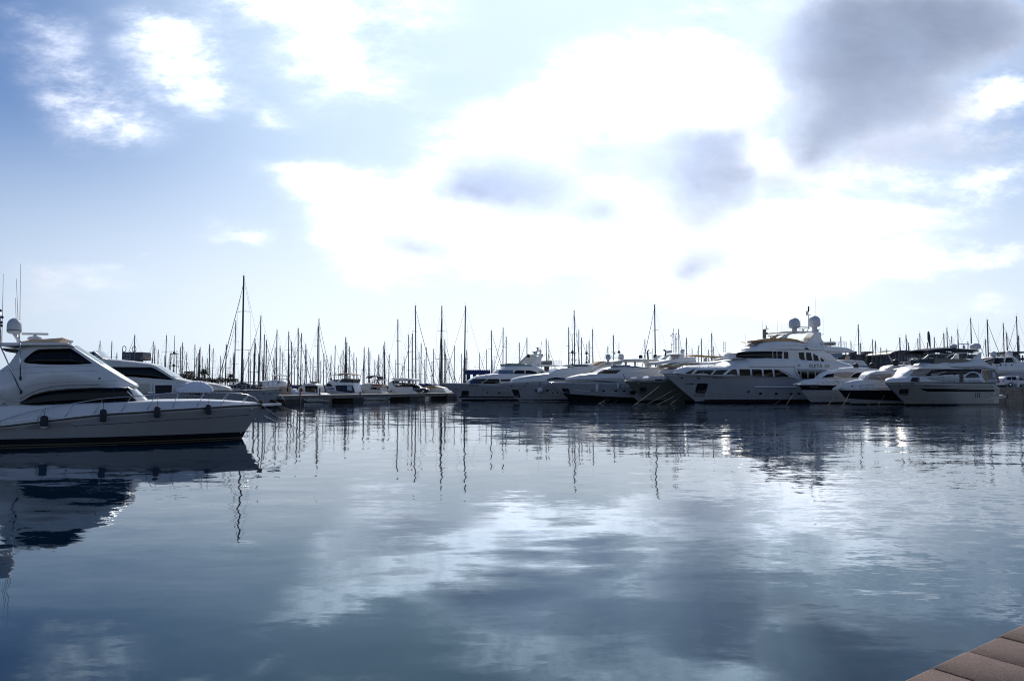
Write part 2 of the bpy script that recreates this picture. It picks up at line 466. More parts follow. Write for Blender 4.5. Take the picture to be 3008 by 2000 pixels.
# ------------------------------------------------------------------ water
W_BROAD, W_SWELL, W_CHOP, W_RIP = 0.036, 0.046, 0.058, 0.045
def make_water():
    m, nt, b = nodes('harbour_water')
    L = nt.links
    g = nt.nodes.new('ShaderNodeNewGeometry')
    def nz(scale, det, rough, scl=(1, 1, 1), rz=0.0, dist=0.0, col=False):
        mp = nt.nodes.new('ShaderNodeMapping')
        mp.inputs['Scale'].default_value = scl
        mp.inputs['Rotation'].default_value = (0, 0, rz)
        L.new(g.outputs['Position'], mp.inputs['Vector'])
        n = nt.nodes.new('ShaderNodeTexNoise')
        n.inputs['Scale'].default_value = scale
        n.inputs['Detail'].default_value = det
        n.inputs['Roughness'].default_value = rough
        n.inputs['Distortion'].default_value = dist
        L.new(mp.outputs[0], n.inputs['Vector'])
        return n.outputs['Color' if col else 'Fac']
    def mt(op, a, b_=None):
        n = nt.nodes.new('ShaderNodeMath'); n.operation = op
        for i, q in enumerate((a, b_)):
            if q is None: continue
            if isinstance(q, (int, float)): n.inputs[i].default_value = q
            else: L.new(q, n.inputs[i])
        return n.outputs[0]
    patch = nz(0.045, 3, 0.55, (1, 1.6, 1), 0.3)
    mr = nt.nodes.new('ShaderNodeMapRange'); mr.interpolation_type = 'SMOOTHSTEP'
    mr.inputs['From Min'].default_value, mr.inputs['From Max'].default_value = 0.42, 0.66
    mr.inputs['To Min'].default_value, mr.inputs['To Max'].default_value = 0.35, 1.15
    L.new(patch, mr.inputs['Value'])
    # a breeze ruffles the water to the right of the viewer
    sp = nt.nodes.new('ShaderNodeSeparateXYZ'); L.new(g.outputs['Position'], sp.inputs[0])
    m2 = nt.nodes.new('ShaderNodeMapRange'); m2.interpolation_type = 'SMOOTHSTEP'
    m2.inputs['From Min'].default_value, m2.inputs['From Max'].default_value = -2.0, 14.0
    m2.inputs['To Min'].default_value, m2.inputs['To Max'].default_value = 0.6, 1.9
    L.new(sp.outputs[0], m2.inputs['Value'])
    amp = mt('MULTIPLY', mr.outputs[0], m2.outputs[0])
    # surface slope built directly from noise, so far ripples still break up the mirror image
    def slope(c, k, kf=None):
        v = nt.nodes.new('ShaderNodeVectorMath'); v.operation = 'SUBTRACT'
        L.new(c, v.inputs[0]); v.inputs[1].default_value = (.5, .5, .5)
        w = nt.nodes.new('ShaderNodeVectorMath'); w.operation = 'SCALE'
        L.new(v.outputs[0], w.inputs[0])
        if kf is None: w.inputs['Scale'].default_value = k
        else: L.new(mt('MULTIPLY', kf, k), w.inputs['Scale'])
        return w.outputs[0]
    def vadd(p, q_):
        v = nt.nodes.new('ShaderNodeVectorMath'); v.operation = 'ADD'
        L.new(p, v.inputs[0]); L.new(q_, v.inputs[1]); return v.outputs[0]
    broad = nz(0.17, 2, .5, (.75, 1.7, 1), R(8), .3, True)
    swell = nz(0.62, 2, .5, (.8, 1.7, 1), R(-6), .4, True)
    chop = nz(2.2, 2, .55, (.75, 1.6, 1), R(14), .5, True)
    rip = nz(6.5, 2, .6, (.7, 1.5, 1), R(-20), .4, True)
    sl = vadd(slope(broad, W_BROAD), slope(swell, W_SWELL))
    sl = vadd(sl, vadd(slope(chop, W_CHOP, amp), slope(rip, W_RIP, amp)))
    fl = nt.nodes.new('ShaderNodeVectorMath'); fl.operation = 'MULTIPLY'
    L.new(sl, fl.inputs[0]); fl.inputs[1].default_value = (.8, 1, 0)
    up = nt.nodes.new('ShaderNodeVectorMath'); up.operation = 'ADD'
    L.new(fl.outputs[0], up.inputs[0]); up.inputs[1].default_value = (0, 0, 1)
    nn = nt.nodes.new('ShaderNodeVectorMath'); nn.operation = 'NORMALIZE'
    L.new(up.outputs[0], nn.inputs[0])
    N = nn.outputs[0]
    # deep body colour under a mirror whose reflection takes on the blue of the water where it is seen less edge-on
    nt.nodes.remove(b)
    fr = nt.nodes.new('ShaderNodeFresnel'); fr.inputs['IOR'].default_value = 1.31; L.new(N, fr.inputs['Normal'])
    df = nt.nodes.new('ShaderNodeBsdfDiffuse'); df.inputs['Color'].default_value = (0.0005, 0.008, 0.022, 1); L.new(N, df.inputs['Normal'])
    gl = nt.nodes.new('ShaderNodeBsdfGlossy'); gl.inputs['Roughness'].default_value = 0.02; L.new(N, gl.inputs['Normal'])
    rp = nt.nodes.new('ShaderNodeValToRGB')
    e = rp.color_ramp.elements
    e[0].position, e[1].position = 0.10, 0.50
    e[0].color, e[1].color = (0.62, 0.86, 0.99, 1), (0.96, 0.98, 1.0, 1)
    L.new(fr.outputs[0], rp.inputs['Fac']); L.new(rp.outputs['Color'], gl.inputs['Color'])
    mx = nt.nodes.new('ShaderNodeMixShader')
    L.new(fr.outputs[0], mx.inputs[0]); L.new(df.outputs[0], mx.inputs[1]); L.new(gl.outputs[0], mx.inputs[2])
    out = [n for n in nt.nodes if n.type == 'OUTPUT_MATERIAL'][0]
    L.new(mx.outputs[0], out.inputs['Surface'])
    return m
WATER = make_water()
ys = [-60, -10, 0, 6, 15, 40, 100, 250, 700, 2500, 9000]
xs = [-9000, -2000, -500, -120, -40, -10, 10, 40, 120, 500, 2000, 9000]
wm = MB().grid([[(x, y, 0) for x in xs] for y in ys], False)
tagp(wm.build('water', WATER), kind='structure')
# ------------------------------------------------------------------ boat kit
class Boat:
    """local frame: +x runs aft from the stem, z up; V is the horizontal normal of the side the viewer sees"""
    def __init__(s, name, label, cat, stem, heading, group=None, Y=None):
        # heading: degrees, direction the bow points, 0 = picture right, 90 = away
        s.O = on_z(*stem) if Y is None else at(stem[0], stem[1], Y)
        s.O = Vector((s.O.x, s.O.y, 0))
        h = R(heading)
        s.A = Vector((-math.cos(h), -math.sin(h), 0))
        yl = Vector((-s.A.y, s.A.x, 0))
        s.sg = 1 if yl.y < 0 else -1
        s.V = yl * s.sg
        s.root = empty(name, s.O, math.atan2(s.A.y, s.A.x), label, cat, group)
    def q(s, px, py, yv=0.0):
        d = ray(px, py)
        b = s.O + s.V * yv - Vector((0, 0, EYE))
        # k*d - a*A = b (horizontal)
        det = d.x * (-s.A.y) - d.y * (-s.A.x)
        k = (b.x * (-s.A.y) - b.y * (-s.A.x)) / det
        a = (d.x * b.y - d.y * b.x) / det
        return (a, EYE + k * d.z)
    def Q(s, pts, yv=0.0):
        return [s.q(x, y, yv) for x, y in pts]
    def Qs(s, pts, yf, it=8):
        """onto a curved side, yf(a,z) -> half width"""
        out = []
        for x, y in pts:
            yv = 1.0
            for _ in range(it):
                a, z = s.q(x, y, yv)
                yv = 0.5 * yv + 0.5 * yf(a, z)
            out.append(s.q(x, y, yv))
        return out
    def y(s, yv): return yv * s.sg
    def P(s, pts3): return [(a, yv * s.sg, z) for a, yv, z in pts3]

class Hull:
    def __init__(s, b, stem, sheer, half, L, m, zend=None, ub=0.55, pd=2.4, pw=1.35, name='hull', tuck=0.86, ysheer=None):
        s.b, s.half, s.L, s.ub, s.pd, s.pw, s.tuck = b, half, L, ub, pd, pw, tuck
        st = sorted([(z, a) for a, z in b.Q(stem, 0.0)])
        z0, a0 = st[0]
        st = [(-0.7, a0 + (z0 + 0.7) * 0.8 if st[0][0] > -0.6 else a0)] + st
        s.stem = st
        s.abow = min(a for z, a in st)
        s.zs = [(s.abow, st[-1][0])]
        s.zs_pts = None
        # sheer: iterate on the half width at the rail
        pts = []
        for x, y in sheer:
            yv = half * 0.5
            for _ in range(10):
                a, z = b.q(x, y, yv)
                yv = 0.5 * yv + 0.5 * s.hb_u((a - s.abow) / (L - s.abow), 0)
            pts.append((a, z))
        pts = sorted(pts)
        s.zs = [(s.abow, st[-1][0])] + [p for p in pts if p[0] > s.abow + 0.05]
        if zend is None: zend = s.zs[-1][1]
        if s.zs[-1][0] < L: s.zs.append((L, zend))
        us = [0, .004, .012, .025, .04, .06, .085, .11, .14, .175, .21, .25, .3, .35, .4, .46, .52, .6, .68, .76, .84, .92, 1]
        vs_ = [0, .08, .18, .3, .42, .54, .66, .77, .87, .94, 1]
        mb = MB()
        for sd in (1, -1):
            rows = []
            for u in us:
                row = []
                for v in vs_:
                    a, yv, z = s.uvpt(u, v)
                    row.append((a, yv * sd, z))
                rows.append(row)
            mb.grid(rows, True)
        # deck and transom
        mb.grid([[(s.uvpt(u, 0)[0], s.uvpt(u, 0)[1] * t, s.uvpt(u, 0)[2] + 0.04 * (1 - t * t)) for t in (-1, -.5, 0, .5, 1)] for u in us], False)
        mb.grid([[(s.uvpt(1, v)[0], s.uvpt(1, v)[1] * t, s.uvpt(1, v)[2]) for t in (-1, 0, 1)] for v in vs_], False)
        s.obj = mb.build(name, m, b.root)
    def hb_u(s, u, v):
        u = max(0.0, u)
        t = min(1.0, u / s.ub)
        p = s.pd + (s.pw - s.pd) * v
        w = (1 - (1 - t) ** p) * (1 + (s.tuck - 1) * v)
        if u > 0.6: w *= 1 - 0.08 * ((u - 0.6) / 0.4) ** 2
        return s.half * w
    def sheer_z(s, a): return interp(s.zs, a)
    def stem_a(s, z): return interp(s.stem, z)
    def uvpt(s, u, v):
        # rail position first, then down to the keel line
        ar = s.abow + u * (s.L - s.abow)
        zr = s.sheer_z(ar)
        z = zr + (-0.7 - zr) * v
        a0 = s.stem_a(z)
        a = a0 + u * (s.L - a0)
        return a, s.hb_u(u, v), z
    def yf(s, a, z):
        zr = s.sheer_z(a)
        v = max(0, min(1, (zr - z) / (zr + 0.7)))
        a0 = s.stem_a(z)
        return s.hb_u((a - a0) / (s.L - a0), v)

def strip(b, yf, top, bot, m, name, off=0.015, n=16, k=3, both=True, parent=None, label=None, px=True, thick=0.03):
    """a skin laid on a curved side between two lines (photo pixels or local a,z)"""
    if px:
        top, bot = b.Qs(top, yf), b.Qs(bot, yf)
    top, bot = resample(top, n), resample(bot, n)
    res = None
    for sd in ((1, -1) if both else (1,)):
        mb = MB(); rings = []
        for o in (off, off - thick):
            rows = []
            for (a0, z0), (a1, z1) in zip(top, bot):
                row = []
                for i in range(k + 1):
                    t = i / k
                    a, z = a0 + (a1 - a0) * t, z0 + (z1 - z0) * t
                    row.append((a, (yf(a, z) + o) * sd * b.sg, z))
                rows.append(row)
            mb.grid(rows, True)
            rings.append([r[0] for r in rows] + rows[-1][1:] + [r[-1] for r in rows[:-1]][::-1] + rows[0][1:-1][::-1])
        mb.grid(rings, False, True)
        o_ = part(mb, name, m, parent or b.root, label=label)
        res = res or o_
    return res

def patch(b, yf, poly, m, name, off=0.015, both=True, parent=None, label=None, px=True, thick=0.03):
    """small flat polygon on a curved side"""
    if px: poly = b.Qs(poly, yf)
    n = len(poly)
    ca, cz = sum(p[0] for p in poly) / n, sum(p[1] for p in poly) / n
    res = None
    for sd in ((1, -1) if both else (1,)):
        mb = MB()
        def pt(a, z, o): return (a, (yf(a, z) + o) * sd * b.sg, z)
        o1 = [pt(a, z, off) for a, z in poly]
        o0 = [pt(a, z, off - thick) for a, z in poly]
        i1 = [pt(ca + (a - ca) * .5, cz + (z - cz) * .5, off) for a, z in poly]
        mb.grid([o1, i1], False, True)
        mb.ngon(i1)
        mb.grid([o1, o0], False, True)
        o_ = part(mb, name, m, parent or b.root, label=label)
        res = res or o_
    return res

def oval(b, yf, c, rx, ry, m, name, n=12, **kw):
    x, y = c
    return patch(b, yf, [(x + rx * math.cos(2 * math.pi * i / n), y + ry * math.sin(2 * math.pi * i / n)) for i in range(n)], m, name, **kw)

class Cabin:
    """rounded house: a roof line and a foot line along the boat, half width w, round in plan at its front"""
    def __init__(s, b, top, bot, w, m, name, yv=None, ybot=None, front=3.0, tumble=0.12, r=0.35, crown=0.12, n=56, aft=0.0, parent=None, px=True, fmin=0.12, fpow=2.0, build=True, smoothn=4, ext=None):
        s.b, s.w, s.front, s.tumble, s.r, s.crown, s.aft, s.fmin, s.fpow = b, w, front, tumble, r, crown, aft, fmin, fpow
        if px:
            T = b.Q(top, w * 0.6 if yv is None else yv)
            Bt = b.Q(bot, w if ybot is None else ybot)
        else: T, Bt = list(top), list(bot)
        if ext:                                   # carry both lines on aft, out of sight
            T = T + [(T[-1][0] + ext[0], T[-1][1] + ext[1])]
            Bt = Bt + [(Bt[-1][0] + ext[0], Bt[-1][1])]
        T, Bt = sorted(T), sorted(Bt)
        s.T, s.Bt = T, Bt
        s.a0, s.a1 = T[0][0], T[-1][0]
        if build: s.mesh(m, name, parent, n)
    def zt(s, a): return interp(s.T, a)
    def zb(s, a): return min(interp(s.Bt, a), s.zt(a) - 0.01)
    def ww(s, a):
        t = min(1.0, max(0.0, (a - s.a0) / s.front))
        w = s.w * (s.fmin + (1 - s.fmin) * (1 - (1 - t) ** s.fpow))
        if s.aft:
            t2 = min(1.0, max(0.0, (s.a1 - a) / s.aft))
            w *= 0.75 + 0.25 * (1 - (1 - t2) ** 2)
        return w
    def yf(s, a, z):
        return max(0.02, s.ww(a) - s.tumble * (z - s.zb(a)))
    def top(s, a, y):
        w = max(.05, s.yf(a, s.zt(a)))
        t = min(1, abs(y) / w)
        r = min(s.r, .45 * (s.zt(a) - s.zb(a)), .5 * w)
        z = s.zt(a) + s.crown * (1 - t * t)
        e = abs(y) - (w - r)
        if e > 0: z -= r - math.sqrt(max(0, r * r - e * e))
        return z
    def ring(s, a):
        zt, zb = s.zt(a), s.zb(a)
        h = zt - zb
        wt = s.yf(a, zt)
        r = max(0.004, min(s.r, .45 * h, .5 * wt))
        pts = [(s.yf(a, zb), zb), (s.yf(a, zb + .5 * (h - r)), zb + .5 * (h - r))]
        for i in range(5):
            t = i / 4 * math.pi / 2
            y = s.yf(a, zt - r) - r + r * math.cos(t)
            pts.append((y, zt - r + r * math.sin(t) + s.crown * (1 - min(1, (y / max(.01, s.yf(a, zt - r))) ** 2))))
        ym = pts[-1][0]
        for f in (.7, .4, .15): pts.append((ym * f, zt + s.crown * (1 - (ym * f / max(.01, wt)) ** 2)))
        full = [(y, z) for y, z in pts] + [(-y, z) for y, z in pts[::-1]]
        return [(a, y, z) for y, z in full]
    def mesh(s, m, name, parent, n):
        mb = MB()
        ks = sorted(set([round(a, 4) for a, z in s.T] + [round(s.a0 + (s.a1 - s.a0) * (i / n) ** 1.25, 4) for i in range(n + 1)]))
        ks = [a for i, a in enumerate(ks) if i == 0 or a - ks[i - 1] > 0.01]
        rows = [s.ring(a) for a in ks]
        mb.grid(rows, True)
        mb.ngon(rows[0]); mb.ngon(rows[-1])
        mb.grid([[r[0] for r in rows], [r[-1] for r in rows]], False)
        s.obj = mb.build(name, m, parent or s.b.root)
    def screen(s, a0, a1, f, m, name, off=0.02, n=10, split=0, parent=None, y0=-1, y1=1):
        """glass laid over the sloping front between two stations"""
        mb = MB()
        rows = []
        for i in range(n + 1):
            a = a0 + (a1 - a0) * i / n
            w = s.yf(a, s.zt(a)) * f
            rows.append([(a, w * (y0 + (y1 - y0) * j / 12), s.top(a, w * (y0 + (y1 - y0) * j / 12)) + off) for j in range(13)])
        mb.grid(rows, True)
        lo = [[(a, y, z - off - .02) for a, y, z in r] for r in rows]
        mb.grid(lo, True)
        return part(mb, name, m, parent or s.b.root)

def slab(b, poly, w, m, name, yv=None, bevel=0.03, parent=None, px=True, label=None, y0=None, both=False):
    """solid of a given side outline, spanning -w..w (or y0..w on each side)"""
    if px: poly = b.Q(poly, w if yv is None else yv)
    mb = MB()
    if y0 is None: mb.prism(poly, -w, w)
    else:
        mb.prism(poly, y0 * b.sg, w * b.sg)
        if both: part(MB().prism(poly, -w * b.sg, -y0 * b.sg), name, m, parent or b.root, bevel, label)
    return part(mb, name, m, parent or b.root, bevel, label)

def plate(b, line, thick, w, m, name, yv=None, parent=None, px=True, crown=0.1, label=None, wf=None):
    """curved sheet (canvas, hard top): side line in pixels, half width w, cambered"""
    L = b.Q(line, (w * .8) if yv is None else yv) if px else line
    L = resample(smooth_poly(L, 4), 14)
    mb = MB()
    up, dn = [], []
    for i, (a, z) in enumerate(L):
        ww = w if wf is None else w * wf(i / 13)
        up.append([(a, ww * t, z + crown * (1 - t * t)) for t in (-1, -.8, -.4, 0, .4, .8, 1)])
        dn.append([(a, ww * t, z + crown * (1 - t * t) - thick) for t in (-1, -.8, -.4, 0, .4, .8, 1)])
    mb.grid(up); mb.grid(dn)
    ring = lambda g: [r[0] for r in g] + g[-1][1:] + [r[-1] for r in g[:-1]][::-1] + g[0][1:-1][::-1]
    mb.grid([ring(up), ring(dn)], False, True)
    return part(mb, name, m, parent or b.root, label=label)

def tube(b, pts3, r, m, name, parent=None, n=6, both=False, r2=None, label=None):
    mb = MB()
    mb.tube(b.P(pts3), r, n, r2)
    if both: part(MB().tube([(a, -y, z) for a, y, z in b.P(pts3)], r, n, r2), name, m, parent or b.root)
    return part(mb, name, m, parent or b.root, label=label)

def whip(b, p0, p1, m, yv=0.0, r=0.02, name='antenna', parent=None):
    a0, z0 = b.q(*p0, yv); a1, z1 = b.q(*p1, yv)
    return tube(b, [(a0, yv, z0), (a1, yv, z1)], r, m, name, parent, 5, r2=r * .5)

def dome(b, c, wpx, hpx, m, yv=0.0, name='radar_dome', stalk=None, parent=None, label=None, band=None):
    """satellite dome: pixel position of the middle of its foot, width and height in pixels"""
    a, z = b.q(*c, yv)
    a2, _ = b.q(c[0] + wpx / 2, c[1], yv)
    _, z2 = b.q(c[0], c[1] - hpx, yv)
    r, h = abs(a2 - a), z2 - z
    r = min(r * 1.0, h * .8)
    pr = [(r * .5, 0), (r * .8, h * .05), (r * .96, h * .11), (r, h * .18), (r, h * .5)]
    for i in range(1, 7):
        t = i / 6 * math.pi / 2
        pr.append((max(.004, r * math.cos(t)), h * .5 + h * .5 * math.sin(t)))
    mb = MB().lathe((a, b.y(yv), z), pr, 18)
    o = part(mb, name, m, parent or b.root, label=label)
    if band:
        part(MB().lathe((a, b.y(yv), z + h * .17), [(r * .97, 0), (r * 1.01, h * .02), (r * 1.01, h * .1), (r * .97, h * .11)], 18), 'band', band, o)
    if stalk:
        part(MB().tube([(a, b.y(yv), z + .03), (a, b.y(yv), z - stalk)], r * .4, 8, r * .55), 'stalk', m, o)
    return o

def rail(b, yf, pts, posts, m=None, r=0.02, inset=0.06, name='guard_rail', mid=False, both=True, parent=None):
    """pixel line of a hand rail standing on the edge of a hull; posts: pixel pairs (foot, head)"""
    m = m or STEEL
    mb = MB()
    L = b.Qs(pts, lambda a, z: max(0.03, yf(a, z) - inset))
    L3 = [(a, max(0.03, yf(a, z) - inset), z) for a, z in resample(smooth_poly(L, 3), 24)]
    PP = []
    for f, h in posts:
        af, zf = b.Qs([f], lambda a, z: max(0.03, yf(a, z) - inset))[0]
        ah, zh = b.Qs([h], lambda a, z: max(0.03, yf(a, z) - inset))[0]
        PP.append(((af, max(0.03, yf(af, zf) - inset), zf - .05), (ah, max(0.03, yf(ah, zh) - inset), zh)))
    res = None
    for sd in ((1, -1) if both else (1,)):
        mb = MB()
        mb.tube([(a, y * sd * b.sg, z) for a, y, z in L3], r, 6)
        for p, q_ in PP:
            mb.tube([(p[0], p[1] * sd * b.sg, p[2]), (q_[0], q_[1] * sd * b.sg, q_[2])], r * .8, 5)
        if mid: mb.tube([((p[0] + q_[0]) / 2, (p[1] + q_[1]) / 2 * sd * b.sg, (p[2] + q_[2]) / 2) for p, q_ in PP], r * .6, 5)
        o_ = part(mb, name, m, parent or b.root)
        res = res or o_
    return res

def autorail(b, hull, a0, a1, h0, h1, n, m=None, r=0.02, inset=0.1, name='guard_rail', mid=True):
    """rail following the sheer between two stations"""
    m = m or STEEL
    for sd in (1, -1):
        mb = MB()
        top, md = [], []
        for i in range(n + 1):
            t = i / n
            a = a0 + (a1 - a0) * t
            zs = hull.sheer_z(a)
            y = max(0.04, hull.yf(a, zs) - inset) * sd
            h = h0 + (h1 - h0) * t
            top.append((a, y, zs + h)); md.append((a, y, zs + h * .5))
            mb.tube([(a, y, zs - .02), (a, y, zs + h)], r * .8, 5)
        mb.tube(top, r, 6)
        if mid: mb.tube(md, r * .6, 5)
        part(mb, name, m, b.root)

def text(b, yf, s_, px, size, m, name='lettering', off=0.03, parent=None, flip=None, both=False, label=None):
    """lettering on the visible side, starting at a photo pixel"""
    a, z = b.Qs([px], yf)[0]
    cu = bpy.data.curves.new(name, 'FONT')
    cu.body = s_
    cu.size = size
    cu.extrude = 0.004
    cu.align_x = 'LEFT'; cu.align_y = 'CENTER'
    tmp = bpy.data.objects.new('tmp', cu)
    COL.objects.link(tmp)
    bpy.context.view_layer.update()
    me = bpy.data.meshes.new_from_object(tmp.evaluated_get(bpy.context.evaluated_depsgraph_get()))
    bpy.data.objects.remove(tmp)
    o = bpy.data.objects.new(name, me)
    me.materials.clear(); me.materials.append(m)
    COL.objects.link(o)
    o.parent = parent or b.root
    # local text x must run to picture right; picture right is +x (aft) when the bow points left
    rt = Vector((1, 0, 0)) if (b.A.x > 0) else Vector((-1, 0, 0))
    w = size * len(s_) * .35
    a2 = a + (w if b.A.x > 0 else -w) * 2
    p0 = Vector((a, (yf(a, z) + off) * b.sg, z)); p1 = Vector((a2, (yf(a2, z) + off) * b.sg, z))
    x = (p1 - p0).normalized()
    yu = Vector((0, 0, 1)); nrm = x.cross(yu)
    # lean back with the flare of the side
    q1 = Vector((a, (yf(a, z + .3) + off) * b.sg, z + .3)); yu = (q1 - p0); yu = (yu - x * yu.dot(x)).normalized()
    nrm = x.cross(yu)
    M = Matrix((x, yu, nrm)).transposed().to_4x4()
    M.translation = p0
    o.matrix_local = M
    return o

def waterline_strips(b, h, z0, z1, m, name, a_end=None, label=None, off=0.012):
    """band round the hull between two heights"""
    n = 30
    end = a_end or h.L
    T = [(h.stem_a(z1) + (end - h.stem_a(z1)) * (i / n) ** 1.6 + (.01 if i == 0 else 0), z1) for i in range(n + 1)]
    Bm = [(h.stem_a(z0) + (end - h.stem_a(z0)) * (i / n) ** 1.6 + (.01 if i == 0 else 0), z0) for i in range(n + 1)]
    for sd in (1, -1):
        mb = MB()
        rows = []
        for (a0, za), (a1, zb_) in zip(T, Bm):
            rows.append([((a0 + (a1 - a0) * t), (h.yf(a0 + (a1 - a0) * t, za + (zb_ - za) * t) + off) * sd, za + (zb_ - za) * t) for t in (0, .33, .66, 1)])
        mb.grid(rows)
        mb.grid([[(a, y - off * 2 * sd, z) for a, y, z in r] for r in rows])
        part(mb, name, m, b.root, label=label)

def hull_band(b, h, za, zb_, m, name, off=0.012, a0=None, a1=None, n=30, label=None):
    """band with heights given as functions of the station"""
    for sd in (1, -1):
        mb = MB()
        rows = []
        for i in range(n + 1):
            row = []
            for t in (0, .25, .5, .75, 1):
                base = (a0 if a0 is not None else h.abow)
                a = base + ((a1 or h.L) - base) * (i / n) ** 1.5
                z = za(a) + (zb_(a) - za(a)) * t
                a = max(a, h.stem_a(z) + .01)
                row.append((a, (h.yf(a, z) + off) * sd, z))
            rows.append(row)
        mb.grid(rows)
        mb.grid([[(a, y - off * 2 * sd, z) for a, y, z in r] for r in rows])
        part(mb, name, m, b.root, label=label)

def lines(b, yf, lns, m, name='moulding', off=.006, r=.015, n=20, both=True):
    """raised lines along a curved side, each side and each line a part"""
    for ln in lns:
        K = resample(smooth_poly(b.Qs(ln, yf), 3), n)
        for sd in ((1, -1) if both else (1,)):
            part(MB().tube([(a, (yf(a, z) + off) * sd * b.sg, z) for a, z in K], r, 5), name, m, b.root)

def put(b, p, yv):
    """boat frame -> world"""
    return b.root.matrix_basis @ Vector((p[0], b.y(yv), p[1]))

def bar(b, p0, p1, yv, r, m, name, n=6, parent=None, both=False):
    a, c = b.q(*p0, yv), b.q(*p1, yv)
    return tube(b, [(a[0], yv, a[1]), (c[0], yv, c[1])], r, m, name, parent, n, both)

def scanner(b, c, wpx, yv=0.0, m=None, h=.35):
    """small open-array radar on a pedestal"""
    a, z = b.q(*c, yv)
    a2, _ = b.q(c[0] + wpx, c[1], yv)
    w = abs(a2 - a) / 2
    o = part(MB().lathe((a, b.y(yv), z), [(.12, 0), (.2, h * .25), (.2, h * .6), (.08, h * .75), (.08, h)], 10), 'radar', m or WHITE, b.root)
    mb = MB(); mb.box((a - w, b.y(yv) - .08, z + h), (a + w, b.y(yv) + .08, z + h + .12))
    part(mb, 'scanner_bar', m or WHITE, o)
    return o
KA = conv(860, 1110, 10.723); KB = conv(1050, 1110, 7.863)
